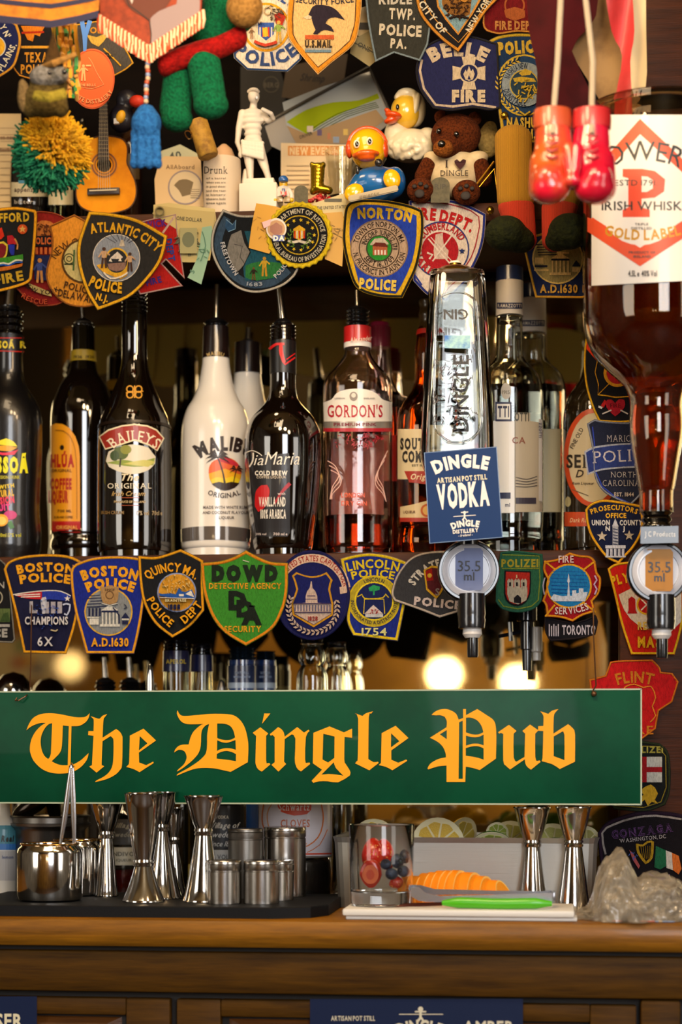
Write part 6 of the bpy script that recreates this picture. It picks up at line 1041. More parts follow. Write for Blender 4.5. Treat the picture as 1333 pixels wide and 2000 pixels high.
# tumbler with berries
b = Bottle('clear glass tumbler filled with strawberries and blueberries', 746, -.192, [(1772, 58), (1769, 61), (1760, 62), (1700, 63), (1612, 64), (1610, 63.5)], CLEAR, ZBD, group=None, name='glass_tumbler', cat='glass', n=2)
for o in list(b.root.children): bpy.data.objects.remove(o)
k = b.k; z = lambda y: P(746, y, -.192).z; g = G()
g.lathe([(0, ZBD+.0005), (55*k, ZBD), (60*k, ZBD+.002), (61*k, z(1755)), (62*k, z(1700)), (64*k, z(1612)), (63.2*k, z(1610)), (61.5*k, z(1612)), (59.5*k, z(1700)), (58*k, z(1738)), (50*k, z(1741)), (0, z(1742))], (b.ax, b.ay, 0), mat('#f6f8f8', **GLASS), 56); g.build('glass', b.root)
SR = mat('#b01004', .3, kind='mottle', c2='#cc2c0c', bs=90, coat=.2)
def berry(px, py, Y, r, lab, kind, cutface=0, rz=0):
    c = P(px, py, Y); k = sc(px, Y)*r
    if kind == 'strawberry':
        t = thing('strawberry', lab, 'strawberry', c, 'strawberries in the tumbler'); Rm = Matrix.Rotation(rz, 3, 'Y'); g = G()
        g.ball(c, (k*.92, k*.85, k*1.1), SR, 20, rot=Rm, fn=lambda q, v: Vector((q.x*(1-.28*max(0, -v.z)), q.y*(1-.28*max(0, -v.z))+(max(0, -q.y-k*.2)*.75 if cutface else 0), q.z))); g.build('flesh', t)
        f = lambda x, y, l: c+Rm @ Vector((x*k, -k*(.38 if cutface else .86)-l, -y*k))
        if cutface: g = G(); v, F = poly(circ(0, 0, .66, .74)); g.art(v, F, f, .0008, mat('#d86838', .4), .0006); v, F = poly(circ(0, 0, .34, .4)); g.art(v, F, f, .0012, mat('#c84828', .4), .0004); g.build('cut_face', t)
        else:
            g = G(); rn = random.Random(px)
            for i in range(26):
                a, e = rn.uniform(-2.6, -.5), rn.uniform(-1, 1); g.ball(c+Rm @ Vector((k*.9*math.cos(a)*math.cos(e), k*.84*math.sin(a)*math.cos(e), k*1.05*math.sin(e))), k*.05, mat('#e0b050', .5), 6, rings=4)
            g.build('seeds', t, kind='stuff')
    else:
        t = thing('blueberry', lab, 'blueberry', c, 'blueberries in the tumbler'); g = G(); g.ball(c, (k, k, k*.9), mat('#1c2438', .5, kind='mottle', c2='#3c4c68', bs=80), 18); g.build('skin', t)
        g = G(); a = rz; d = Vector((math.sin(a)*.5, -.8, math.cos(a)*.5)).normalized(); g.lathe([(k*.36, -.0002), (k*.34, k*.08), (k*.2, k*.02), (0, 0)], c+d*k*.93, mat('#0e1220', .6), 10, axis=d); g.build('crown_tip', t)
berry(725, 1708, -.198, 24, 'halved strawberry with pale cut face at the lower left of the tumbler', 'strawberry', 1)
berry(728, 1682, -.178, 25, 'tall whole strawberry at the rear left of the tumbler', 'strawberry', 0, .15)
berry(753, 1680, -.172, 21, 'small glossy strawberry at the top middle of the tumbler', 'strawberry', 0, -.5)
berry(774, 1724, -.196, 13, 'strawberry scrap at the bottom right of the tumbler', 'strawberry', 0, 1.2)
for i, (x, y, Y, r, l) in enumerate(((754, 1689, -.212, 11, 'blueberry on top of the strawberries'), (777, 1686, -.188, 13, 'dull blueberry at the middle right in the tumbler'), (793, 1680, -.178, 11.5, 'topmost blueberry near the tumbler wall'), (765, 1707, -.215, 12.5, 'large blueberry beside the halved strawberry'), (788, 1702, -.200, 12, 'blueberry at the right wall of the tumbler'), (776, 1722, -.168, 12, 'shaded blueberry low at the rear of the tumbler'))): berry(x, y, Y, r, l, 'blueberry', 0, i*1.3)
# orange slices
OR = thing('sliced_orange', 'half orange cut into a fan of slices lying on the board', 'orange', P(900, 1748, -.165), None)
sl = [(626, 690, 610, 565, .6), (700, 690, 672, 560, .62), (765, 690, 735, 540, .6), (815, 690, 790, 532, .55), (868, 690, 850, 520, .5), (915, 690, 898, 518, .42), (990, 690, 952, 516, .35), (1075, 690, 1040, 530, .3), (1160, 685, 1120, 556, .3), (1290, 672, 1200, 585, .3)]
for i, (u0, v0, u1, v1, tl) in enumerate(sl):
    Ys = -.160; (xb, yb_), (xt, yt_) = fr(*FRM['Q'], pts=[(u0, v0), (u1, v1)])
    kk = sc(xb, Ys); H_ = (1765-yt_)*kk; c = P(xb-14, 1752, Ys); c.z = ZBD; w2 = .0065 if i < 7 else .009; g = G(); vs = []; fs = []; n = 14; lean = (xt-xb)*kk*.55
    ph = math.radians(32); nv = Vector((math.cos(ph), -math.sin(ph), 0)); uv = Vector((math.sin(ph), math.cos(ph), 0)); lean = -(xb-xt)*kk*.75
    for dx, sgn in ((-w2*.8, 0), (w2*.8, 1)):
        vs += [c+nv*dx+uv*(-H_*.6*math.cos(math.pi*j/n))+Vector((lean*math.sin(math.pi*j/n)+.004, 0, H_*math.sin(math.pi*j/n))) for j in range(n+1)]
    m_ = n+1; g.add(vs, [(j, j+1, m_+j+1, m_+j) for j in range(n)], mat('#f08a0c', .4, b=.4, bs=600), True)
    s_ = G()
    g.build('rind', OR)
    for sgn in (0, 1):
        g2 = G(); base = m_*sgn; ring = [vs[base+j] for j in range(n+1)]; mid = (ring[0]+ring[-1])/2; inn = [mid.lerp(v, .93) for v in ring]
        g2.add(ring+inn, [(j, j+1, m_+j+1, m_+j) for j in range(n)], mat('#f0c060', .5)); g2.add([mid]+inn, [(0, j+1, j+2) for j in range(n)], mat('#ec9418', .35, b=.5, bs=500)); g2.build('flesh', OR)
# serving tongs
t = thing('serving_tongs', 'flat steel serving tongs lying on the board before the orange slices', 'tongs', P(940, 1755, -.2))
def ribbon(pts, w, m, nm, th_=.0012):
    g = G()
    vs = []; n = len(pts)
    for p, ww in zip(pts, w): vs += [p+Vector((0, -th_/2, ww/2)), p+Vector((0, -th_/2, -ww/2)), p+Vector((0, th_/2, -ww/2)), p+Vector((0, th_/2, ww/2))]
    g.add(vs, [(4*i+a, 4*i+(a+1) % 4, 4*(i+1)+(a+1) % 4, 4*(i+1)+a) for i in range(n-1) for a in range(4)]+[(0, 1, 2, 3), (4*n-1, 4*n-2, 4*n-3, 4*n-4)], m, True); g.build(nm, t)
dy = -.211
ribbon([P(x, y, dy) for x, y in ((803, 1742), (818, 1746), (832, 1753), (860, 1756), (960, 1755), (1060, 1754), (1080, 1754))], [.009, .014, .009, .0065, .008, .0105, .0105], mat('#b8b8bc', .25, m=1), 'front_arm')
ribbon([P(x, y, dy+.03) for x, y in ((800, 1735), (822, 1738), (850, 1742), (960, 1743), (1060, 1745), (1078, 1746))], [.008, .010, .006, .004, .005, .008], mat('#98989c', .25, m=1), 'rear_arm')
g = G(); a = P(1080, 1754, dy); b2 = P(1078, 1748, dy+.03); g.box((a.x-.001, dy, a.z-.005), (a.x+.003, dy+.03, a.z+.006), mat('#8c8a8c', .25, m=1), .001); g.build('hinge_end', t)
# paring knife with green handle
t = thing('paring_knife', 'knife with bright green plastic handle lying on the board edge', 'knife', P(960, 1772, -.226)); g = G(); zc = ZBD+.0058; Yk = -.229; xa, xb = P(864, 1772, Yk).x, P(1079, 1772, Yk).x
pp = []
for i in range(15):
    tt = i/14; pp.append(Vector((xa+(xb-xa)*tt, Yk, zc+.0004*math.sin(tt*9))))
g.tube(pp, [.0056*min(1, (.45+4*min(i/14, 1-i/14))) for i in range(15)], mat('#4cb40c', .35, coat=.3), 16, flat=.9); g.build('handle', t)
g = G(); g.add([(xa, Yk, zc+.001), (xa, Yk, zc-.003), (xa-.05, Yk+.004, ZBD+.0008), (xa-.04, Yk+.003, zc-.001)], [(0, 1, 2, 3)], mat('#7a4a40', .2, m=.9)); g.add([(xa, Yk+.001, zc+.001), (xa, Yk+.001, zc-.003), (xa-.05, Yk+.005, ZBD+.0008), (xa-.04, Yk+.004, zc-.001)], [(3, 2, 1, 0)], mat('#7a4a40', .2, m=.9)); g.build('blade', t)
# crumpled plastic bag
t = thing('plastic_bag', 'crumpled cloudy plastic bag heaped at the right end of the counter', 'bag', P(1230, 1800, -.18))
cb = P(1240, 1800, -.17); kb = sc(1245, -.17)
for L_, (al, shr, sd) in enumerate(((.42, 1, 0), (.55, .86, 5), (.8, .68, 11))):
    bm = bmesh.new(); bmesh.ops.create_icosphere(bm, subdivisions=6, radius=1)
    for v in bm.verts:
        d = v.co.copy(); x = d.x; pk = 1.12*math.exp(-((x+.34)/.30)**4)+.72*math.exp(-((x-.5)/.6)**4)+.24; cr = 0
        for f_, a_ in ((1.7, .42), (3.7, .26), (8, .13), (17, .05)): cr += a_*(1-2.2*abs(noise.noise(d*f_+Vector((3+sd, 1, 7)))))
        zz = max(0, d.z)**.7*pk*(1+(cr-.3)*.42)*shr
        v.co = Vector((d.x*108*kb*shr*(1+cr*.22), d.y*.058*shr*(1+cr*.5), max(0.0004+.0004*L_, zz*84*kb if d.z > 0 else .0004)))
    g = G(); g.bm(bm, mat('#b0a490', .22, a=al, coat=.6, spec=.8), True, Matrix.Translation((cb.x, -.175, ZCT))); g.build('film', t, sharp=70)
g = G(); rn = random.Random(5)
for i in range(9):
    x, y = rn.uniform(1190, 1320), rn.uniform(1796, 1803); c = P(x, y, -.236); c.z = ZCT+.0012; g.ball(c, (.006, .004, .001), mat(rn.choice(['#b86048', '#8090b0', '#a0a8b8', '#c8b090']), .3, coat=.6), 8, rings=5)
g.build('torn_scraps', t, kind='stuff')
# ================================================================== toys and souvenirs on the upper shelf
def fuse(g, m, name, parent, voxel, sm=6, origin=None, **k):
    """melt the overlapping balls of g into one continuous surface"""
    me = bpy.data.meshes.new('t'); me.from_pydata([Vector(v) for v in g.v], [], g.f); ob = bpy.data.objects.new('t', me); COL.objects.link(ob)
    r = ob.modifiers.new('r', 'REMESH'); r.mode = 'VOXEL'; r.voxel_size = voxel; r.use_smooth_shade = True
    if sm: s = ob.modifiers.new('s', 'SMOOTH'); s.iterations = sm; s.factor = .5
    dg = bpy.context.evaluated_depsgraph_get(); m2 = bpy.data.meshes.new_from_object(ob.evaluated_get(dg)); bpy.data.objects.remove(ob)
    m2.materials.clear(); m2.materials.append(m); m2.polygons.foreach_set('use_smooth', [True]*len(m2.polygons)); m2.name = name
    return obj(name, m2, parent, **k)
def B3(g, px, py, Y, r, rot=None, dy=0, m=None, **k):
    """ball at a photograph position, radii in photograph pixels"""
    s = sc(px, Y); r = (r, r, r) if not hasattr(r, '__len__') else r
    Rm = Matrix.Rotation(math.radians(rot), 3, 'Y') if rot else None
    g.ball(P(px, py, Y), tuple(a*s for a in r), m or PLAIN, 20, rot=Rm, **k)
PLAIN = mat('#ffffff', .5)
def flatcard(name, label, cat, pts, Y, col, items=(), th_=.0012, m=None, b=0, a=0, group=None, sm=0, lean=0, mm=lambda c: mat(c, .6)):
    cx = sum(p[0] for p in pts)/len(pts); cy = sum(p[1] for p in pts)/len(pts); sf = plane_surf(Y, cx, cy, a, b+lean)
    t = thing(name, label, cat, P(cx, cy, Y), group); pts = smooth(pts, sm) if sm else pts
    g = G(); v, f = poly(pts); g.art(v, f, sf, 0, m or mat(col, .6), th_); g.build('sheet', t)
    if items: decorate(items, sf, t, m=mm, thick=.00015, names=('print', 'picture'))
    return t
# --- papers and bottles at the left
flatcard('notebook', 'cream ruled notebook page leaning at the far left of the upper shelf', 'paper', [(-30, 222), (41, 222), (44, 412), (-30, 412)], .06, '#d8b880', [LI([(0, 250+i*13), (38, 250+i*13)], 1, '#b08c5c') for i in range(12)]+[T('on-nour', 16, 268, 7, '#8a5c34', w=32), T('Guestbook', 14, 292, 7, '#8a5c34', w=34)])
def tb(X, Y, pr, m, lab, **k): return Bottle(lab, X, Y, pr, m, ZTOP, group='small bottles on the upper shelf', **k)
b = tb(56, .05, [(410, 33), (402, 36), (330, 36), (300, 30), (285, 14), (250, 12)], DG, 'dark bitters bottle with cream label under the yarn ball')
b.label([(22, 356), (92, 356), (92, 384), (22, 384)], '#c8b890', [T('appenzeller', 58, 370, 9, '#4a3020', w=60, bold=.02), BX(36, 352, 56, 358, '#3c8098')]); b.prints([T('bitter', 46, 394, 7, '#a89c88', w=36)])
b = tb(118, .05, [(410, 26), (402, 28), (345, 28), (325, 22), (310, 10), (280, 9)], mat('#a8a878', **GLASS), 'pale little bottle with blank cream label beside the guitar', liquid=350, lmat=mat('#c8b860', t=1, r=0, ior=1.33))
b.label([(95, 362), (143, 362), (143, 400), (95, 400)], '#c8b88c', [T('Schweiz', 118, 374, 6, '#8a8460', w=32)])
# --- guitar
Yg = .02; t = thing('toy_guitar', 'small orange acoustic guitar standing on the upper shelf', 'guitar', P(207, 415, Yg)); sfg = plane_surf(Yg, 207, 340, b=.15)
out = fr(*FRM['F'], pts=[(605, 785), (660, 790), (710, 805), (735, 840), (738, 890), (735, 940), (755, 985), (780, 1040), (790, 1100), (780, 1160), (745, 1205), (680, 1228), (610, 1235), (530, 1225), (470, 1198), (443, 1150), (440, 1090), (455, 1030), (490, 985), (505, 940), (500, 890), (500, 840), (525, 805), (565, 790)])
out = smooth(out, 3, 60); g = G(); v, f = poly(out, circ(203.6, 322, 14, 14, 24)); g.art(v, f, sfg, 0, mat('#e89414', .22, coat=.7, kind='mottle', c2='#d07c0c', bs=30), .0015); g.build('soundboard', t)
g = G(); v, f = stroke(out, 2.6, True); g.art(v, f, sfg, .0006, mat('#3c200c', .3, coat=.5), .002); v, f = poly(out); g.art(v, f, sfg, -.016, mat('#2a140a', .3, coat=.5), .0005); n = len(out); g.add([sfg(x, y, -.001) for x, y in out]+[sfg(x, y, -.0165) for x, y in out], [(i, (i+1) % n, n+(i+1) % n, n+i) for i in range(n)], mat('#2a140a', .3, coat=.5), True); g.build('body_rim', t)
decorate([RI(203.6, 322, 17, 19, '#6a3c14'), RI(203.6, 322, 21, 26, '#b86c1c'), [RI(203.6, 322, 22.5, 24.5, '#5a3414')]], sfg, t, m=lambda c: mat(c, .4), thick=.0001, names=('x', 'rosette'))
g = G(); a, b_ = P(172, 370, Yg), P(235, 381, Yg); g.box((a.x, Yg-.005, b_.z), (b_.x, Yg, a.z), mat('#24120a', .4), .001); g.box((a.x+.003, Yg-.006, a.z-.004), (b_.x-.003, Yg-.003, a.z-.0025), mat('#c8b898', .4)); g.build('bridge', t)
g = G(); v, f = poly([(194, 200), (210, 200), (213, 312), (191, 312)]); g.art(v, f, sfg, .004, mat('#2c160c', .4), .008); nk = g.build('neck', t)
g = G()
for i in range(14): y = 206+i*7.6; v, f = stroke([(193.5-(i*.1), y), (210.5+(i*.1), y)], 1.0); g.art(v, f, sfg, .0046, mat('#c8b080', .3, m=.8), .0006)
g.build('frets', nk, kind='stuff')
for i in range(6):
    x0, x1 = 196+i*2.4, 192+i*4.6; g = G(); g.tube([sfg(x0, 200, .005), sfg((x0+x1)/2, 290, .0052), sfg(x1, 372, .0052)], .00022, mat('#d8ccb0', .3, m=.5), 5); g.build('string', t)
g = G(); v, f = poly([(190, 200), (213, 200), (216, 170), (187, 170)]); g.art(v, f, sfg, .002, mat('#3c200c', .4), .007); g.build('headstock', t)
# --- orange distillery disc on blue ribbon
Ym = -.06; t = thing('orange_medal', 'round bright orange distillery disc hanging on a blue ribbon', 'medal', P(179, 154, Ym)); sm_ = plane_surf(Ym, 179, 154)
g = G(); v, f = poly(circ(180, 154, 44, 59, 48)); g.art(v, f, sm_, 0, mat('#e05808', .4, coat=.2), .004); g.build('disc', t)
decorate([RI(180, 154, 41.5, 43, '#b84404', 59/44.), LI([(173, 112), (180, 122), (188, 140), (203, 165), (180, 173), (160, 170)], 1, '#f09858', 2), man(163, 142, 32, '#f0a868'), LI([(168, 128), (178, 128)], 3, '#f0a868'), T('THE BELLS', 171, 166, 5, '#f0a868', w=32, bold=.02), TC('RISTE DISTILLERY', 180, 154, 44, 178, 8, '#f0a868', True, w=86, bold=.0)], sm_, t, m=lambda c: mat(c, .5), thick=.0002)
g = G()
for x0, x1 in ((160, 165), (176, 167)): v, f = stroke([(x0, 40), (x1, 70), (166, 102)], [9, 8, 6]); g.art(v, f, plane_surf(Ym+.001*(x0 > 170), 168, 70), 0, mat('#3c70b8', .5), .0008)
g.build('ribbon', t)
# --- yarn ball and grey felt toy
Yp = -.27
def pompom():
    t = thing('yarn_pompom', 'fluffy green and yellow yarn ball hanging at upper left', 'pompom', P(101, 298, Yp)); c = P(101, 298, Yp); s = sc(101, Yp); rn = random.Random(2)
    for nm, col, c2_ in (('green_yarn', '#0c7c54', 0), ('yellow_yarn', '#e8b008', 1)):
        g = G()
        for i in range(2600):
            d = Vector((rn.gauss(0, 1), rn.gauss(0, 1), rn.gauss(0, 1))).normalized(); side = d.x*.8+d.z*.75-.5*d.y-.18+.25*noise.noise(d*2)
            if (side > 0) != bool(c2_) or d.y > .5: continue
            R = s*rn.uniform(66, 76); j = Vector((rn.gauss(0, .08), rn.gauss(0, .08), rn.gauss(0, .08)-.02))
            p0, p1, p2 = c+d*R*.45, c+d*R*.8, c+(d+j)*R; g.tube([p0, p1, p2], [.0010, .0013, .0009], mat(col, .9, kind='mottle', bs=60), 4)
        g.build(nm, t, kind='stuff')
    g = G(); g.ball(c, s*46, mat('#3c5c1c', .9), 16); g.build('core', t)
    g = G(); g.tube([P(101, 225, Yp), P(104, 120, Yp), P(106, 10, Yp), P(106, -60, Yp)], .002, mat('#a88c1c', .8), 6); g.build('hanging_cord', t)
pompom()
Yt = -.335; t = thing('felt_toy', 'grey and olive felt toy with pointed hat hanging above the yarn ball', 'soft toy', P(85, 160, Yt)); fz = lambda c, c2=None: mat(c, .95, kind='fuzz', c2=c2, bs=250)
g = G(); B3(g, 88, 195, Yt, (45, 32, 34)); B3(g, 95, 165, Yt, (38, 30, 34)); B3(g, 118, 210, Yt, (16, 20, 20)); B3(g, 60, 212, Yt, (18, 20, 18)); fuse(g, fz('#5c4c24', '#3c3014'), 'body', t, .0022)
g = G(); B3(g, 47, 190, Yt-.004, (14, 14, 32)); B3(g, 44, 165, Yt-.004, (9, 9, 12)); fuse(g, fz('#7a6440'), 'arm', t, .0022)
g = G(); B3(g, 92, 150, Yt-.008, (36, 26, 24)); B3(g, 118, 146, Yt-.014, (17, 16, 17)); fuse(g, fz('#8c8884', '#5c5850'), 'head', t, .0022)
g = G(); s = sc(100, Yt); g.lathe([(20*s, 0), (19*s, .003), (12*s, .014), (5*s, .026), (0, .034)], P(104, 128, Yt-.008), fz('#4a3418'), 24); g.tube([P(78, 132, Yt-.012), P(104, 124, Yt-.024), P(148, 106, Yt-.014)], [.002, .0035, .0025], fz('#a87c40'), 8); g.build('pointed_hat', t)
g = G(); sft = lambda x, y, l: P(x, y, Yt-.036-l)
g.ball(P(126, 140, Yt-.030), .003, mat('#141210', .2, coat=.6), 12); g.ball(P(97, 142, Yt-.032), .0025, mat('#141210', .2, coat=.6), 12); g.build('eyes', t)
g = G(); g.tube([P(68, 186, Yt-.036), P(95, 190, Yt-.043), P(128, 182, Yt-.034)], .005, fz('#9a8a30'), 8, flat=.5); g.build('collar_band', t)
t = thing('yarn_tassel', 'looped yellow and green yarn strands hanging beside the felt toy', 'tassel', P(135, 110, -.25)); rn = random.Random(9)
for nm, col, k in (('yellow_strands', '#e0a018', 9), ('green_strands', '#2c8c3c', 4)):
    g = G()
    for i in range(k):
        x = rn.uniform(112, 150); e = x+rn.uniform(-4, 28); g.tube([P(a, b, -.25+rn.uniform(-.01, .01)) for a, b in smooth([(x-4, 40), (x, 80), (x+rn.uniform(-6, 6), 120), ((x+e)/2, 150), (e, rn.uniform(165, 195))], 3, 90, False)], .0022, mat(col, .9, sheen=.3), 6)
    g.build(nm, t, kind='stuff')
# --- hanging pennants with fringe
def pennant(label, pts, Y, col, items, fr_pts, c1, c2, n, ln, bcol=None):
    t = thing('pennant', label, 'pennant', P(sum(p[0] for p in pts)/len(pts), pts[0][1], Y)); sf = plane_surf(Y, 250, 50)
    g = G(); v, f = poly(pts); g.art(v, f, sf, 0, mat(col, .8, kind='mottle', bs=120), .003); g.build('cloth', t)
    if items: decorate(items, sf, t, m=lambda c: mat(c, .7), thick=.0003)
    L_ = [math.dist(a, b) for a, b in zip(fr_pts, fr_pts[1:])]; tot = sum(L_); rn = random.Random(n)
    if n:
      g = [G(), G()]
      for i in range(n):
        d = tot*i/(n-1); k = 0
        while k < len(L_)-1 and d > L_[k]: d -= L_[k]; k += 1
        u = min(1, d/L_[k]); x = fr_pts[k][0]*(1-u)+fr_pts[k+1][0]*u; y = fr_pts[k][1]*(1-u)+fr_pts[k+1][1]*u
        g[i % 2].tube([P(x, y-2, Y-.002), P(x+rn.uniform(-2, 2), y+ln*.5, Y-.004), P(x+rn.uniform(-3, 3), y+ln, Y-.002)], [.0016, .0019, .0014], mat(c1 if i % 2 else c2, .9, sheen=.2), 6)
      g[0].build('dark_fringe', t, kind='stuff'); g[1].build('pale_fringe', t, kind='stuff')
      v, f = stroke(fr_pts, 5); g = G(); g.art(v, f, sf, .001, mat(bcol or c1, .7), .002); g.build('braid', t)
    return t
pennant('rust red pennant with grey corner and red and cream striped fringe', [(192, -60), (398, -60), (393, 28), (291, 92), (196, 34)], -.3, '#903818', [PO([(230, -20), (345, -20), (320, 20), (292, 38), (255, 18)], '#5c2814', 3), PO([(294, 36), (310, 22), (345, 8), (352, -40), (392, -40), (390, 26), (294, 86)], '#8c7878', 2), LI([(238, -40), (252, 10), (292, 40), (294, 90)], 2.4, '#2c1810', 2), PO([(240, -30), (270, -30), (258, 8)], '#b0a8a0', 1)],
        [(193, 30), (291, 92), (397, 22)], '#e8c8a0', '#c84818', 60, 32)
pennant('orange pennant with navy stripes whose lower edge dips at the left', [(-60, -60), (198, -60), (192, 34), (150, 45), (100, 54), (50, 49), (-60, 38)], -.33, '#c87810', [PO([(-60, 24), (50, 35), (100, 40), (150, 31), (193, 20), (192, 34), (150, 45), (100, 54), (50, 49), (-60, 38)], '#1c1a3c', 0), LI([(-60, -4), (50, 8), (100, 12), (150, 4), (195, -6)], 9, '#1c1a3c'), BX(-60, -50, 196, -14, '#e0a040')], [(0, 0), (1, 0)], '', '', 0, 0)
# --- blue toy octopus on bead cord
Yo = -.3; t = thing('toy_octopus', 'small blue felt octopus hanging from a beaded cord', 'soft toy', P(286, 260, Yo)); g = G()
B3(g, 286, 242, Yo, (30, 26, 32)); B3(g, 286, 222, Yo, (20, 20, 18))
for x, x2 in ((264, 262), (277, 275), (291, 292), (305, 309)):
    for k in range(5): u = k/4; B3(g, x*(1-u)+x2*u, 262+u*56, Yo-(.004 if x in (277, 291) else 0), (9-1*u, 9, 13)); 
    B3(g, x2, 320, Yo, (9, 9, 10))
fuse(g, mat('#2c70b8', .9, kind='fuzz', c2='#1c5090', bs=300), 'body', t, .0016, 3)
g = G(); rn = random.Random(4)
for i in range(15): g.ball(P(286+i*.3+rn.uniform(-1.5, 1.5), 198-i*7.4, Yo), .0026, mat(['#c8a888', '#7c8cb0', '#b04c2c'][i % 3], .4, coat=.4), 10)
g.build('bead_cord', t, kind='stuff')
# --- green stuffed legs, red belt
Ye = -.26; t = thing('elf_toy', 'green stuffed elf legs with a red belt dangling at the top', 'soft toy', P(400, 80, Ye)); GRN = mat('#0c6c44', .95, kind='fuzz', c2='#08482c', bs=350)
g = G(); B3(g, 452, 10, Ye, (58, 36, 62)); B3(g, 420, 62, Ye, (48, 34, 40)); fuse(g, GRN, 'torso', t, .0026)
g = G()
for u in range(6): B3(g, 348-u*1, 150+u*12, Ye-.004, (30+u*.5, 26, 30))
B3(g, 346, 232, Ye-.006, (32, 28, 26)); fuse(g, GRN, 'leg', t, .0026)
g = G()
for u in range(6): B3(g, 398+u*2, 122+u*12, Ye-.016, (34, 28, 32))
B3(g, 412, 205, Ye-.018, (36, 30, 28)); fuse(g, GRN, 'leg', t, .0026)
g = G(); RDF = mat('#a81410', .9, kind='fuzz', c2='#780c0c', bs=300); pts = smooth([(322, 128), (350, 116), (390, 102), (430, 92), (470, 72)], 4, 90, False)
for i, (x, y) in enumerate(pts): B3(g, x, y, Ye-.018, (14, 24, 22))
fuse(g, RDF, 'belt', t, .0024)
g = G(); B3(g, 478, 16, Ye-.04, (37, 34, 38)); g.build('bobble', t) if 0 else fuse(g, mat('#a87c40', .95, kind='fuzz', c2='#7c5828', bs=300), 'bobble', t, .0026)
# --- corks, paper tube, bank notes
flatcard('bank_note', 'pale bank note with a large 40 behind the beer mat', 'banknote', [(312, 296), (352, 282), (386, 300), (388, 322), (318, 326)], .05, '#b8b898', [T('40', 342, 304, 14, '#3c4440', w=24, rot=-10)])
flatcard('beer_mat', 'cream beer mat with round ship print', 'beer mat', [(312, 312), (322, 305), (392, 306), (398, 404), (304, 404), (302, 350)], .03, '#d0b080', [T('AllAboard', 352, 326, 8, '#8a6c48', w=56), DI(362, 366, 34, '#8a7c7c'), DI(362, 366, 31, '#c8b490'), PO([(340, 362), (350, 352), (365, 350), (378, 356), (372, 380), (356, 384), (350, 372)], '#6a5838', 2), [LI([(372, 370+i*4), (390, 370+i*4)], 1.3, '#8a7858') for i in range(5)]])
t = thing('paper_tube', 'cream rolled paper tube with printed word drunk', 'paper roll', P(434, 404, .01)); X = 434; s = sc(X, .01); A = P(X, HOR, .01); q = [(36*s, ZTOP), (37*s, P(X, 330, .01).z), (36*s, P(X, 313, .01).z)]
g = G(); g.lathe([(0, ZTOP)]+q+[(33*s, P(X, 313, .01).z), (33*s, P(X, 330, .01).z), (0, P(X, 331, .01).z)], (A.x, A.y, 0), mat('#d0bca0', .6), 40); ob_ = g.build('roll', t); sfr = revsurf(A.x, A.y, q)
decorate([T('Drunk', 422, 332, 14, '#3c3428', w=46, serif=1, bold=-.005), [T(('of a barrel', 'when you are', 'in good cheer', 'and the rest', 'is history', 'cheers lads', 'once again')[i], 422, 348+i*8, 3.6, '#8a7c68', w=38) for i in range(7)]], sfr, ob_, m=lambda c: mat(c, .6), thick=.0001, step=(8, 20))
g = G(); g.lathe([(0, 0), (20*s, 0), (24*s, .006), (16*s, .018), (5*s, .024), (0, .025)], P(438, 322, .03), mat('#c8a078', .6), 20); g.build('cloth_top', t)
t = thing('wine_cork', 'big yellowish cork leaning above the beer mat', 'cork', P(398, 270, .0)); a, b_ = P(386, 236, -.02), P(408, 306, -.02); ax = (b_-a); g = G(); L_ = ax.length; s = sc(398, 0); g.lathe([(0, 0), (17*s, 0), (19*s, .002), (20*s, L_-.002), (18*s, L_), (0, L_)], a, mat('#b88c30', .7, kind='mottle', c2='#8c6420', bs=120, b=.5), 28, axis=ax); g.build('cork_body', t); g = G(); g.tube([P(368, 262+4*math.sin(i), -.03+.004*math.cos(i)) + Vector((.004*math.cos(i*.8), 0, .006*math.sin(i*.8))) for i in range(9)], .0008, mat('#b89458', .3, m=1), 6); g.build('key_ring', t)
# --- white draped statuette
Ys_ = .01; t = thing('statuette', 'white plaster standing male statuette on a square base', 'statuette', P(504, 392, Ys_)); WS = mat('#d8ccb8', .55, coat=.1); g = G()
def limb(pts, rs, Y=Ys_, n=6):
    for (a, b_), (r0, r1) in zip(zip(pts, pts[1:]), zip(rs, rs[1:])):
        for i in range(n+1): u = i/n; B3(g, a[0]*(1-u)+b_[0]*u, a[1]*(1-u)+b_[1]*u, Y-((a[2] if len(a) > 2 else 0)*(1-u)+(b_[2] if len(b_) > 2 else 0)*u), r0*(1-u)+r1*u)
B3(g, 496, 188, Ys_-.004, (11.5, 12, 14.5)); limb([(496, 200), (495, 214)], [6.5, 8])
for y, rx in ((220, 20), (228, 23), (238, 22), (250, 19), (262, 17.5), (272, 18), (281, 19.5)): B3(g, 493+(y-220)*.03, y, Ys_, (rx, 12, 8))
limb([(474, 222), (467, 250), (464, 278), (472, 300)], [8.5, 6.5, 5.2, 4.2]); limb([(513, 222), (524, 236), (534, 232, .004)], [8, 6, 5]); limb([(534, 232, .006), (530, 222, .012), (514, 214, .016)], [4.5, 4.5, 4.5], n=4)
limb([(486, 284), (487, 315), (489, 332), (491, 366)], [12, 9.5, 7, 4.5]); limb([(504, 284), (514, 315), (520, 332, .004), (530, 366)], [12, 9.5, 7, 4.5]); limb([(491, 366), (488, 371, .01)], [5, 4.5], n=3); limb([(531, 366), (536, 371, .008)], [5, 4.5], n=3); limb([(481, 335), (478, 366)], [6, 8], Ys_+.008)
B3(g, 470, 302, Ys_-.002, (5, 4, 7)); fuse(g, WS, 'figure', t, .00115, 3)
g = G()
for i in range(26): a = i*2.4; B3(g, 496+10*math.cos(a)*((i % 5)/4*.5+.5), 180-abs(6*math.sin(a)), Ys_-.006+.006*math.sin(a), 3.6)
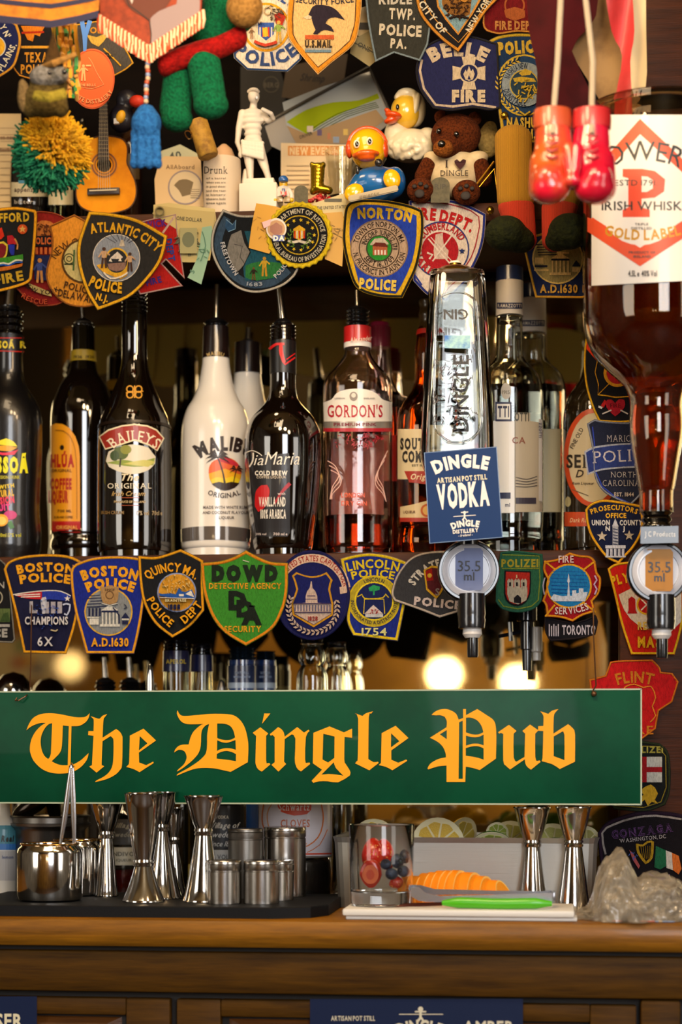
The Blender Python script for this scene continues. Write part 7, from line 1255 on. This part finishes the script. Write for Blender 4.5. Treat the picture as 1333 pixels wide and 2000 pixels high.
fuse(g, WS, 'curly_hair', t, .001, 1)
g = G(); B3(g, 502, 191, Ys_-.0115, (2.2, 3, 3)); g.build('nose', t); g = G()
for k in range(7): limb([(474+k*6.5, 276+k*.6, .006), (476+k*6.3, 300+k*1.5, .0075)], [4.2, 4.2], n=4)
fuse(g, WS, 'draped_cloth', t, .0013, 2)
g = G(); a, b_ = P(472, 376, 0), P(545, 404, 0); g.box((P(478, 0, 0).x, -.012, P(0, 384, 0).z), (P(538, 0, 0).x, .03, P(0, 371, 0).z), WS, .001).box((a.x, -.018, ZTOP), (b_.x, .036, P(0, 383, 0).z), WS, .001); g.build('plinth', t)
# --- brick toy figure, grave stones, boot
Yb = -.012; t = thing('toy_figure', 'tiny plastic toy figure with blue cap and white shirt beside the plinth', 'toy figure', P(554, 392, Yb)); s = sc(554, Yb); c = P(554, 392, Yb); q = lambda x, y, Y=Yb: P(x, y, Y)
def pb_(x0, y0, x1, y1, m, nm, d=.006, bev=.0006):
    a, b_ = q(x0, y1), q(x1, y0); g = G(); g.box((a.x, Yb-d/2, a.z), (b_.x, Yb+d/2, b_.z), m, bev); g.build(nm, t)
pb_(540, 384, 553, 396, mat('#a89068', .3, coat=.4), 'leg'); pb_(555, 384, 568, 396, mat('#a89068', .3, coat=.4), 'leg')
g = G(); g.lathe([(0, 0), (16*s, 0), (11*s, 20*s), (0, 20*s)], q(554, 385), mat('#dcd4c8', .25, coat=.5), 4); g.f = g.f; g.build('shirt', t)
sfb = lambda x, y, l: P(x, y, Yb-.0068-l); decorate([PO([(548, 372), (554, 378), (560, 372), (561, 380), (554, 384), (549, 380)], '#b02428'), BX(551, 368, 557, 374, '#243c7c')], sfb, t, m=lambda c_: mat(c_, .3), thick=.0003)
for x, k in ((538, -1), (570, 1)): g = G(); g.tube([q(554+k*11, 370), q(x, 380, Yb-.002), q(x, 388, Yb-.004)], .0022, mat('#dcd4c8', .25, coat=.5), 8); g.ball(q(x, 391, Yb-.004), .0026, mat('#e0b020', .3, coat=.4), 10); g.build('arm', t)
g = G(); g.lathe([(0, 0), (7*s, 0), (8*s, 2*s), (8*s, 13*s), (6*s, 15*s), (0, 15*s)], q(554, 365), mat('#e8b41c', .25, coat=.5), 20); g.build('head', t)
g = G(); g.lathe([(9*s, 0), (9.5*s, 2*s), (9*s, 7*s), (5*s, 11*s), (0, 12*s)], q(554, 355), mat('#1c5494', .3, coat=.4), 20); g.ball(q(554, 354, Yb-.007), (9*s, 7*s, 1.5*s), mat('#1c5494', .3, coat=.4), 12); g.build('cap', t)
def grave(x0, x1, y0, y1, Y, lab, txt=None):
    m_ = mat('#5c5640', .8, kind='mottle', bs=200, b=.4); xm = (x0+x1)/2; r = (x1-x0)/2; pts = [(x0, y1)]+[(xm-r*math.cos(a), y0+r*.8-r*.8*math.sin(a)) for a in [math.pi*i/10 for i in range(11)]]+[(x1, y1)]
    flatcard('toy_gravestone', lab, 'toy gravestone', pts, Y, '', [T(txt, xm, y0+18, 9, '#3a3424', w=22, bold=.02)] if txt else (), th_=.006, m=m_)
grave(575, 602, 362, 400, -.015, 'small blank olive toy gravestone right of the toy figure'); grave(842, 879, 346, 396, -.05, 'small toy gravestone engraved rip before the teddy bear', 'RIP')
Y = .0; t = thing('boot_charm', 'shiny gold toy boot standing on red beads', 'boot', P(625, 385, Y)); g = G()
for i in range(7): B3(g, 621-i*.2, 325+i*7, Y, (15-i*.3, 11, 7))
for i in range(6): B3(g, 620+i*4.4, 368+i*.8, Y, (9, 10, 10-i*.4))
B3(g, 612, 374, Y, (7, 8, 7)); B3(g, 610, 322, Y, (5, 9, 6)); B3(g, 632, 322, Y, (5, 9, 6)); fuse(g, mat('#a88c1c', .18, m=.9), 'boot', t, .0014, 2)
t = thing('bead_pile', 'little heap of red glass beads under the gold boot', 'beads', P(628, 392, -.005)); g = G(); rn = random.Random(6)
for i in range(46): x = rn.uniform(604, 652); g.ball(P(x, 394-rn.uniform(0, 16)*(1-abs(x-628)/30), rn.uniform(-.012, .008)), .0022, mat(rn.choice(['#b01018', '#8c0c14', '#d05048']), .1, coat=.8), 8, rings=6)
g.build('beads', t, kind='stuff')
# --- newspaper, glass, plastic sleeve
flatcard('newspaper', 'cream newspaper clipping with orange headline bar', 'newspaper', [(549, 279), (690, 283), (690, 404), (549, 404)], .06, '#dcc090', [BX(562, 285, 680, 304, '#d0802c'), T('NEW EVENING', 620, 295, 13, '#e0c088', w=108, bold=.05), [BX(562+i*9, 285, 563.5+i*9, 304, '#dcb070') for i in range(13)], [BX(560, 322+i*9, 604, 324+i*9, '#c8ac80') for i in range(7)]])
b = tb(668, .03, [(404, 24), (398, 28), (340, 30), (296, 34)], mat('#f4f4ec', **GLASS), 'empty dimpled shot glass behind the gold boot'); bpy.data.objects.remove(b.root.children[0]); g = G(); k = b.k; z = lambda y: P(668, y, .03).z
g.lathe([(0, ZTOP), (24*k, ZTOP), (27*k, z(380)), (29*k, z(340)), (33*k, z(296)), (32*k, z(295)), (27*k, z(345)), (24*k, z(385)), (0, z(388))], (b.ax, b.ay, 0), mat('#f4f4ec', t=1, r=.02, ior=1.45, b=.4, bs=90), 36); g.build('glass', b.root); b.root['category'] = 'glass'; b.root.name = 'shot_glass'
t = flatcard('plastic_sleeve', 'glossy clear plastic sleeve holding a green hillside photo, tilted', 'sleeve', [(516, 242), (722, 132), (768, 235), (700, 292), (560, 300), (530, 285)], .085, '#8c8478', [PO([(552, 200), (628, 170), (722, 140), (748, 200), (760, 232), (690, 262), (600, 275), (560, 245)], '#9aa0a0', 0), PO([(560, 238), (600, 214), (650, 200), (700, 196), (738, 182), (742, 192), (690, 212), (640, 235), (600, 262), (578, 250)], '#8c9c18', 3), [LI([(600+i*5, 258+i*2), (660+i*6, 222+i*2), (735+i*2, 200+i*3)], 1.4, '#3c4c10', 2) for i in range(4)], PO([(560, 245), (600, 262), (660, 240), (735, 214), (752, 235), (690, 280), (580, 282)], '#a08460', 0), [BX(600+i*17+3*(i % 3), 246+(i*7) % 22, 612+i*17, 258+(i*7) % 22, ['#c8b8a8', '#6a5c78', '#b87858', '#8c98a8', '#d0b060'][i % 5]) for i in range(8)], T('DRIVER', 598, 264, 6, '#5a5040', w=26, rot=-20)], mm=lambda c: mat(c, .12, coat=1))
g = G(); g.tube([P(514, 243, .083), P(722, 130, .083), P(770, 236, .083)], .0022, mat('#3a342c', .3, coat=.5), 6); g.build('black_edge', t)
flatcard('paper_bag', 'dim brown paper with faint script behind the plastic sleeve', 'paper', [(560, 130), (650, 110), (680, 105), (672, 160), (600, 196), (550, 190)], .14, '#4a3820', [T('Shrimp', 612, 152, 14, '#1c140c', w=48, it=.4, rot=4)])
flatcard('dark_tee', 'black cloth with a faint round badge behind the statuette', 'cloth', [(470, 130), (548, 138), (560, 190), (552, 260), (520, 300), (470, 260)], .15, '#0e0c0c', [RI(530, 165, 14, 16, '#4a4438'), T('BERG', 530, 166, 9, '#5a5448', w=28, bold=.03)], sm=2)
flatcard('bank_note', 'folded green bank note poking out below the mail badge', 'banknote', [(688, 78), (722, 60), (745, 110), (722, 130), (684, 104)], -.02, '#8c7c4c', [LI([(690, 82), (740, 108)], 2, '#3c3418'), T('ONE', 712, 92, 9, '#3c3418', rot=28)])
flatcard('postcard', 'cream and black rear card edge behind the township badge', 'card', [(690, 20), (722, 10), (730, 75), (700, 70)], .0, '#b8a070', [BX(694, 44, 722, 58, '#2c2414')])
# --- rubber ducks
YD_ = mat('#f0b00c', .2, coat=.8)
Y = -.03; t = thing('rubber_duck', 'yellow rubber duck in blue shirt and orange headphones, typing', 'rubber duck', P(730, 390, Y)); g = G()
B3(g, 736, 362, Y, (54, 44, 36)); B3(g, 700, 376, Y, (24, 36, 24)); B3(g, 772, 356, Y, (22, 30, 30)); fuse(g, mat('#1460a4', .25, coat=.6), 'body', t, .0022)
g = G(); B3(g, 718, 286, Y-.006, (36, 34, 34)); B3(g, 720, 302, Y-.008, (33, 34, 28)); fuse(g, YD_, 'head', t, .002)
g = G(); B3(g, 715, 301, Y-.028, (23, 16, 8), rot=-4); B3(g, 700, 304, Y-.024, (12, 10, 6)); B3(g, 730, 300, Y-.024, (12, 10, 6)); B3(g, 716, 309, Y-.026, (18, 14, 6)); fuse(g, mat('#e05c0c', .3, coat=.5), 'beak', t, .0012, 2)
for x, y in ((697, 281), (722, 276)):
    g = G(); B3(g, x, y, Y-.0255, (6.5, 3, 8.5), m=mat('#e8dcc0', .2, coat=.6)); B3(g, x+.5, y, Y-.028, (3.4, 2, 5), m=mat('#100c08', .1, coat=1)); g.build('eye', t)
g = G(); s = sc(718, Y); g.tube([P(718+37*math.cos(a), 287-37*math.sin(a), Y) for a in [math.pi*(-.15+1.3*i/16) for i in range(17)]], 4.5*s, mat('#d84818', .3, coat=.5), 10); g.build('headband', t)
for x in (683, 752): g = G(); B3(g, x, 292, Y-.004, (8, 16, 17), m=mat('#d84818', .3, coat=.5)); g.build('ear_pad', t)
g = G(); g.tube([P(752, 310, Y-.02), P(745, 322, Y-.034), P(738, 322, Y-.04)], .0022, mat('#141414', .3), 8); B3(g, 740, 318, Y-.04, (8, 8, 8), m=mat('#141414', .3, coat=.5)); B3(g, 699, 332, Y-.036, (4, 4, 9), m=mat('#141414', .3, coat=.5)); g.build('microphone', t)
for x, y, rx, r_ in ((766, 350, 17, -20), (692, 376, 17, 60)): g = G(); B3(g, x, y, Y-.034, (rx, 10, 20), rot=r_, m=YD_); g.build('wing', t)
g = G(); a = P(730, 378, Y-.055); bm = bmesh.new(); bmesh.ops.create_cube(bm, size=1); bmesh.ops.scale(bm, vec=(.056, .022, .007), verts=bm.verts); bmesh.ops.bevel(bm, geom=bm.edges[:], offset=.0012, segments=2, affect='EDGES'); g.bm(bm, mat('#b8a888', .35, coat=.4), False, Matrix.Translation(a) @ Matrix.Rotation(-.19, 4, 'Y') @ Matrix.Rotation(.3, 4, 'X')); kb_ = g.build('keyboard', t)
decorate([T('qwerty', 722, 380, 6, '#6a5c44', w=40, rot=-11)], lambda x, y, l: P(x, y, Y-.0675-l), kb_, m=lambda c: mat(c, .5), thick=.0002)
Y = .02; t = thing('rubber_duck', 'white woolly sheep-costumed rubber duck behind the blue-shirted one', 'rubber duck', P(800, 300, Y)); WL = mat('#dccfb0', .4, coat=.4); g = G()
B3(g, 803, 285, Y, (48, 40, 32)); B3(g, 835, 272, Y, (22, 26, 22)); B3(g, 775, 262, Y, (24, 26, 28)); rn = random.Random(8)
for i in range(120):
    a, e = rn.uniform(-2.9, -.2), rn.uniform(-.9, 1.0); B3(g, 803+46*math.cos(a)*math.cos(e), 285-30*math.sin(e), Y+sc(803, Y)*38*math.sin(a)*math.cos(e), 6.5)
fuse(g, WL, 'fleece_body', t, .0015, 1)
g = G(); B3(g, 793, 218, Y-.006, (30, 30, 34)); fuse(g, mat('#e8b830', .25, coat=.7), 'head', t, .002)
g = G(); B3(g, 806, 214, Y+.001, (27, 30, 36)); B3(g, 795, 186, Y-.006, (22, 22, 13)); B3(g, 813, 203, Y-.016, (7, 8, 24), rot=12); B3(g, 778, 190, Y-.01, (8, 10, 8)); fuse(g, WL, 'hood', t, .0016, 3)
g = G(); B3(g, 769, 225, Y-.022, (17, 14, 7), rot=10); B3(g, 764, 236, Y-.020, (14, 12, 6), rot=-8); B3(g, 758, 217, Y-.022, (8, 9, 5), rot=30); fuse(g, mat('#d8480c', .3, coat=.5), 'beak', t, .0012, 2)
g = G(); B3(g, 777, 209, Y-.026, (3.5, 3, 5.5), m=mat('#100c08', .1, coat=1)); g.build('eye', t)
# --- teddy bear
Y = -.01; FUR = mat('#6a3010', 1, kind='fuzz', c2='#3c1806', bs=420); FURL = mat('#a05c20', 1, kind='fuzz', c2='#6a3810', bs=420); t = thing('teddy_bear', 'brown teddy bear in a cream tee shirt sitting on the upper shelf', 'teddy bear', P(885, 395, Y)); 
g = G(); B3(g, 891, 265, Y-.004, (50, 40, 42)); B3(g, 873, 285, Y-.018, (28, 26, 24)); fuse(g, FUR, 'head', t, .0024); g = G(); B3(g, 862, 228, Y, (15, 10, 14)); fuse(g, FUR, 'ear', t, .0024); g = G(); B3(g, 928, 232, Y, (15, 10, 15)); fuse(g, FUR, 'ear', t, .0024)
g = G(); B3(g, 866, 290, Y-.030, (21, 18, 17)); fuse(g, FURL, 'muzzle', t, .002); g = G(); B3(g, 863, 281, Y-.040, (8, 6, 7), m=mat('#0c0806', .25, coat=.8)); g.build('nose', t)
for x, y in ((858, 256), (892, 262)): g = G(); B3(g, x, y, Y-.029, 5.5, m=mat('#080606', .05, coat=1)); g.build('eye', t)
g = G(); B3(g, 888, 345, Y, (50, 38, 44)); B3(g, 888, 315, Y, (42, 32, 20)); B3(g, 850, 312, Y-.006, (24, 20, 15), rot=20); B3(g, 930, 312, Y-.004, (26, 20, 16), rot=-14); fuse(g, mat('#d0bc94', .85, kind='mottle', bs=40, c2='#b8a078'), 'tee_shirt', t, .002)
sft = lambda x, y, l: P(x, y, Y-.0236-.0035+.00001*(x-888)**2-l)
decorate([T('I', 873, 320, 14, '#2c1c14', serif=1, bold=.02), PO([(899, 331), (890, 321), (888, 314), (893, 311), (899, 316), (905, 311), (911, 313), (909, 321)], '#3c1414', 2, 60), T('DINGLE', 888, 338, 11, '#2c1c14', w=54, serif=1, bold=0)], sft, t, m=lambda c: mat(c, .8), thick=.0003)
for sgn, pts in ((0, [(838, 322), (826, 345)]), (1, [(940, 325), (946, 350)])):
    g = G()
    for u in range(4): B3(g, pts[0][0]*(1-u/3)+pts[1][0]*u/3, pts[0][1]*(1-u/3)+pts[1][1]*u/3, Y-.008, 17); 
    fuse(g, FUR, 'arm', t, .0024)
for x, y in ((822, 372), (912, 376)):
    g = G(); B3(g, x, y, Y-.036, (28, 22, 25)); B3(g, x+(10 if x < 850 else -6), y+2, Y-.018, (24, 34, 20)); f_ = fuse(g, FUR, 'leg', t, .0024); g = G()
    for dx, dy, r in ((-2, 6, 10), (-12, -8, 5), (0, -13, 5), (11, -8, 5)): B3(g, x+dx, y+dy, Y-.0495, (r, 2.5, r*.85), m=mat('#1c1008', .7)); 
    g.build('paw_pads', f_)
g = G(); B3(g, 955, 275, .03, (22, 20, 34)); B3(g, 958, 250, .03, (14, 14, 14)); t = thing('soft_toy', 'pale fluffy soft toy squeezed behind the teddy bear', 'soft toy', P(955, 300, .03)); fuse(g, mat('#c8a860', 1, kind='fuzz', bs=300), 'body', t, .0024)
t = thing('gold_pen', 'thin gilt stick leaning diagonally beside the teddy bear', 'pen', P(930, 360, -.045)); g = G(); g.tube([P(904, 398, -.045), P(966, 316, -.045)], .0016, mat('#c08c28', .25, m=1), 8); g.build('shaft', t)
g = G(); g.tube([P(908, 400, -.04), P(966, 330, -.04), P(975, 400, -.04)], .0009, mat('#a87820', .3, m=1), 6); g.build('clip', t)
# --- bank notes and papers pinned along the shelf edge
flatcard('bank_note', 'creased one dollar bill pinned right of the red maltese badge', 'banknote', fr(*FRM['A'], pts=[(882, 110), (910, 62), (1080, 85), (1240, 100), (1235, 240), (1215, 380), (1130, 392), (1050, 390), (1020, 200)]), Y1+.006, '#a89458', [T('ONE DOLLAR', 370, 428, 7, '#4a4428', w=50, rot=5), SK(366, 470, 22, 50, 9, '#48482c', 1.6, 3), BX(352, 445, 385, 495, '#8c8454'), DI(368, 468, 12, '#5a5c3c', 15), RI(312, 412, 7, 9, '#6a5c34')], sm=2)
flatcard('bank_note', 'teal folded bank note hanging below the dollar bill', 'banknote', fr(*FRM['A'], pts=[(1170, 190), (1225, 180), (1230, 230), (1215, 330), (1165, 520), (1085, 480), (1140, 370)]), Y1+.0052, '#78987c', [LI([(395, 452), (402, 480), (392, 510)], 2, '#38644c', 2), T('5', 376, 530, 9, '#38644c', rot=-60), SK(392, 490, 14, 14, 7, '#4c7858', 1.2, 5)], sm=2)
flatcard('bank_note', 'golden brown crumpled bank note left of the justice badge', 'banknote', fr(*FRM['B'], pts=[(240, 40), (330, 55), (400, 80), (360, 180), (300, 275), (205, 248), (218, 150)]), Y1+.0004, '#c08c1c', [SK(515, 440, 22, 16, 8, '#a07010', 1.2, 5)], sm=2)
flatcard('bank_note', 'amber bank note showing between the justice and norton badges', 'banknote', fr(*FRM['B'], pts=[(500, 90), (640, 80), (650, 150), (640, 335), (560, 300), (540, 180)]), Y1+.004, '#b88c38', [SK(655, 450, 14, 16, 8, '#7a5c20', 1.2, 5)], sm=2)
flatcard('bank_note', 'long dollar bill lying along the shelf above the justice badge', 'banknote', fr(*FRM['D'], pts=[(520, 1125), (690, 1070), (700, 1130), (700, 1200), (540, 1200), (500, 1170)]), -.034, '#b8a878', [T('THE UNITED STATES', 648, 405, 6, '#4c4630', w=58, rot=-3), BX(634, 388, 668, 394, '#4c4838')])
flatcard('bank_note', 'small cream bill tucked above the dollar bill by the maltese badge', 'banknote', [(300, 400), (330, 396), (420, 408), (424, 440), (380, 450), (300, 440)], Y1+.009, '#b8a468', [T('THE UNITED STATES', 372, 424, 6, '#4c4630', w=70, rot=6)])
for i, (x, y) in enumerate(((986, 226), (958, 411))):
    g = G(); B3(g, x, y, Y1-.006, (8, 8, 8), m=mat('#a88830', .25, m=1)); g.lathe([(0, 0), (.0008, 0), (.0006, .012)], P(x, y, Y1-.004), mat('#a88830', .3, m=1), 8, axis=FWD); g.build('brass_pin', label=('round brass ball pin near the nashua badge letters', 'round brass ball pin above the toy boots')[i], cat='pin')
# --- red and mustard socked toy legs
Y = -.09; t = thing('leprechaun_toy', 'stuffed toy legs in mustard trousers, red socks and dark green shoes', 'soft toy', P(1040, 440, Y)); MU = mat('#b07c10', .95, kind='knit', bs=260, c2='#8c600c'); RS = mat('#c03008', .9, kind='knit', bs=260, c2='#902004'); SH = mat('#24280c', .85, kind='fuzz', c2='#14180a', bs=200)
for x, yt in ((1003, 270), (1098, 270)):
    g = G()
    for i in range(9): B3(g, x+(.6*i if x < 1050 else 0), yt+i*15, Y, (38, 30, 26))
    fuse(g, MU, 'trouser_leg', t, .003); g = G()
    for i in range(6): B3(g, x+(6+i*3 if x < 1050 else -4-i*2), 405+i*13, Y, (37-i*2.2, 29, 22))
    fuse(g, RS, 'sock', t, .003)
g = G(); B3(g, 988, 456, Y-.02, (42, 44, 34)); B3(g, 1015, 468, Y-.01, (32, 34, 26), rot=15); fuse(g, SH, 'shoe', t, .003); g = G(); B3(g, 1112, 452, Y-.02, (42, 44, 35)); B3(g, 1090, 470, Y-.01, (26, 32, 20)); fuse(g, SH, 'shoe', t, .003)
# --- maroon pennant, ribbon and boxing gloves
Y = -.2; MR = mat('#3c080c', .7, kind='mottle', c2='#260406', bs=18, spec=.1)
def cloth(name, label, cat, pts, Y, m, wv=.008, f=40, th_=.0012, part='cloth', step=14, ph=0):
    sf = lambda x, y, l: P(x, y, Y+wv*math.sin((x+y*.15)/f+ph)-l); t = thing(name, label, cat, P(sum(p[0] for p in pts)/len(pts), min(p[1] for p in pts), Y)); g = G(); v, f_ = poly(smooth(pts, 3, 50)); g.art(v, f_, sf, 0, m, th_, (step, 60)); g.sm = [True]*len(g.f); g.build(part, t); return t
cloth('cloth_pennant', 'dark maroon hanging cloth behind the red boxing gloves', 'pennant', [(1026, -60), (1170, -60), (1165, 30), (1130, 75), (1118, 100), (1150, 170), (1175, 205), (1215, 215), (1216, 330), (1195, 368), (1150, 372), (1050, 370), (1046, 240), (1050, 140), (1034, 60)], Y, MR, .006, 30)
cloth('cloth_pennant', 'tan stiff cloth hanging between the maroon cloth and the pink ribbon', 'pennant', [(1120, -60), (1250, -60), (1262, 70), (1262, 150), (1234, 225), (1232, 330), (1180, 210), (1110, 95), (1140, 40)], Y+.03, mat('#8a6a3c', .7, kind='mottle', c2='#6a4c24', bs=20), .006, 26)
cloth('ribbon', 'cream translucent ribbon end at the right of the pink ribbon', 'ribbon', [(1220, -60), (1262, -60), (1263, 66), (1262, 170), (1233, 222), (1228, 90)], Y+.015, mat('#d8c090', .5, coat=.3), .004, 14)
cloth('ribbon', 'pinkish red ribbon hanging beside the boxing gloves', 'ribbon', [(1176, -60), (1232, -60), (1240, 60), (1232, 120), (1236, 230), (1222, 340), (1210, 360), (1206, 300), (1202, 200), (1216, 110), (1195, 60)], Y-.01, mat('#b82c2c', .45, coat=.2, kind='mottle', c2='#901c1c', bs=14), .005, 12, step=6)
Yx = -.33
def glove(px, lab, mir, cols):
    t = thing('boxing_glove', lab, 'boxing glove', P(px, 230, Yx), 'pair of red boxing gloves'); m_ = mat(cols[0], .25, coat=.7, kind='mottle', c2=cols[1], bs=22, b=.15); g = G()
    X = lambda d: px+d*mir
    for i in range(7): B3(g, X(-4+i*.5), 240+i*12, Yx, (34+i*1.2, 30, 18))
    for i in range(7): B3(g, X(-6-i*1.2), 315+i*9, Yx, (44-i*.8, 38, 30)); 
    B3(g, X(-8), 366, Yx-.008, (40, 34, 32)); B3(g, X(-14), 345, Yx-.014, (30, 26, 26)); fuse(g, m_, 'mitt', t, .0026)
    g = G(); 
    for i in range(7): B3(g, X(26+i*1.0), 290+i*10, Yx-.016, (13, 16, 14)); 
    B3(g, X(31), 352, Yx-.018, (13, 16, 15)); fuse(g, m_, 'thumb', t, .002)
    g = G(); s = sc(px, Yx); g.lathe([(33*s, 0), (37*s, -.001), (38*s, .008), (36*s, .017), (32*s, .016), (31*s, .002)], P(X(-4), 250, Yx), mat(cols[2], .4, coat=.3), 30, oy=.8); g.build('cuff', t)
    g = G()
    for i in range(4): y = 262+i*14; g.tube([P(X(-16), y, Yx-.0195), P(X(-6), y+5, Yx-.0215), P(X(6), y+1, Yx-.0195)], .0011, mat('#a02030', .5), 6)
    g.build('laces', t, kind='stuff')
    g = G(); g.tube([P(X(-4), 262, Yx-.018), P(X(-3), 232, Yx-.008), P(px+6, 120, Yx), P(px+12 if mir > 0 else px-8, 0, Yx), P(px+14 if mir > 0 else px-8, -80, Yx)], .0028, mat('#c8b8a0', .8, kind='knit', bs=300), 10); g.build('hanging_lace', t)
glove(1153, 'shiny pinkish red boxing glove on the right with yellow side patch', -1, ('#d01038', '#a80c28', '#a81c20')); glove(1084, 'red boxing glove on the left with worn orange-brown patches', 1, ('#c81430', '#b05420', '#a84420'))
# --- clutter at upper right
flatcard('drinks_card', 'cream card with gold bars at the upper right', 'card', [(1252, -60), (1292, -60), (1290, 62), (1254, 60)], .05, '#d8c898', [BX(1260, 28, 1279, 34, '#8c7828'), BX(1260, 40, 1279, 45, '#8c7828'), T('Menu', 1262, 4, 6, '#8a7c5c')])
b = Bottle('clear liqueur bottle with black label behind the huge whiskey bottle', 1298, .03, [(404, 40), (395, 44), (200, 44), (150, 42), (120, 26), (100, 18), (60, 17), (20, 17)], mat('#d8d0a8', **GLASS), P(1298, 404, .03).z, group='small bottles on the upper shelf', liquid=180, lmat=mat('#a88c3c', t=1, r=0, ior=1.33))
b.label([(1256, 132), (1310, 132), (1310, 176), (1256, 176)], '#1c1a14', [T('W.almanacs', 1282, 150, 6, '#a8a48c', w=48, it=.2), T('of  Pool', 1280, 165, 9, '#c8c0a0', w=36, it=.3)]); b.label([(1262, 178), (1292, 178), (1292, 224), (1262, 224)], '#b0a468', [DI(1276, 195, 8, '#3c3014')])
flatcard('green_card', 'olive curved card edge right of the tan cloth', 'card', [(1262, 55), (1285, 70), (1301, 85), (1290, 110), (1268, 140), (1262, 100)], .1, '#6a5c1c', [], sm=2)
# teddy-side dark filler: dim bottles behind the guitar and duck
for X, Y, r, yt, c_, lab in ((255, .12, 22, 190, '#2a1408', 'dim dark souvenir bottle right of the guitar neck'), (160, .14, 20, 235, '#141008', 'dim dark souvenir bottle left of the guitar neck')):
    b = tb(X, Y, [(404, r), (398, r*1.05), (300, r*1.05), (270, r*.8), (245, r*.4), (yt, r*.36)], mat(c_, .15, coat=.8), lab)
    b.label([(X-r*.8, 300), (X+r*.8, 300), (X+r*.8, 350), (X-r*.8, 350)], '#6a5430')
t = thing('toy_bird', 'small dark toy with yellow beak behind the blue octopus', 'toy', P(235, 215, .03)); g = G(); B3(g, 238, 232, .03, (26, 22, 28)); B3(g, 248, 195, .03, (22, 18, 20)); fuse(g, mat('#14101c', .5, coat=.3), 'body', t, .002); g = G(); B3(g, 236, 228, -.0, (9, 8, 13), rot=20, m=mat('#e0a818', .5)); g.build('beak', t); g = G(); B3(g, 268, 198, .01, (16, 10, 12), m=mat('#c82c0c', .6)); g.build('red_cap', t)
g = G()
g.box((P(223, 0, .0).x, -.002, P(0, 251, 0).z), (P(233, 0, 0).x, .002, P(0, 241, 0).z), mat('#c8c8c8', .4)); g.build('white_tag', t)
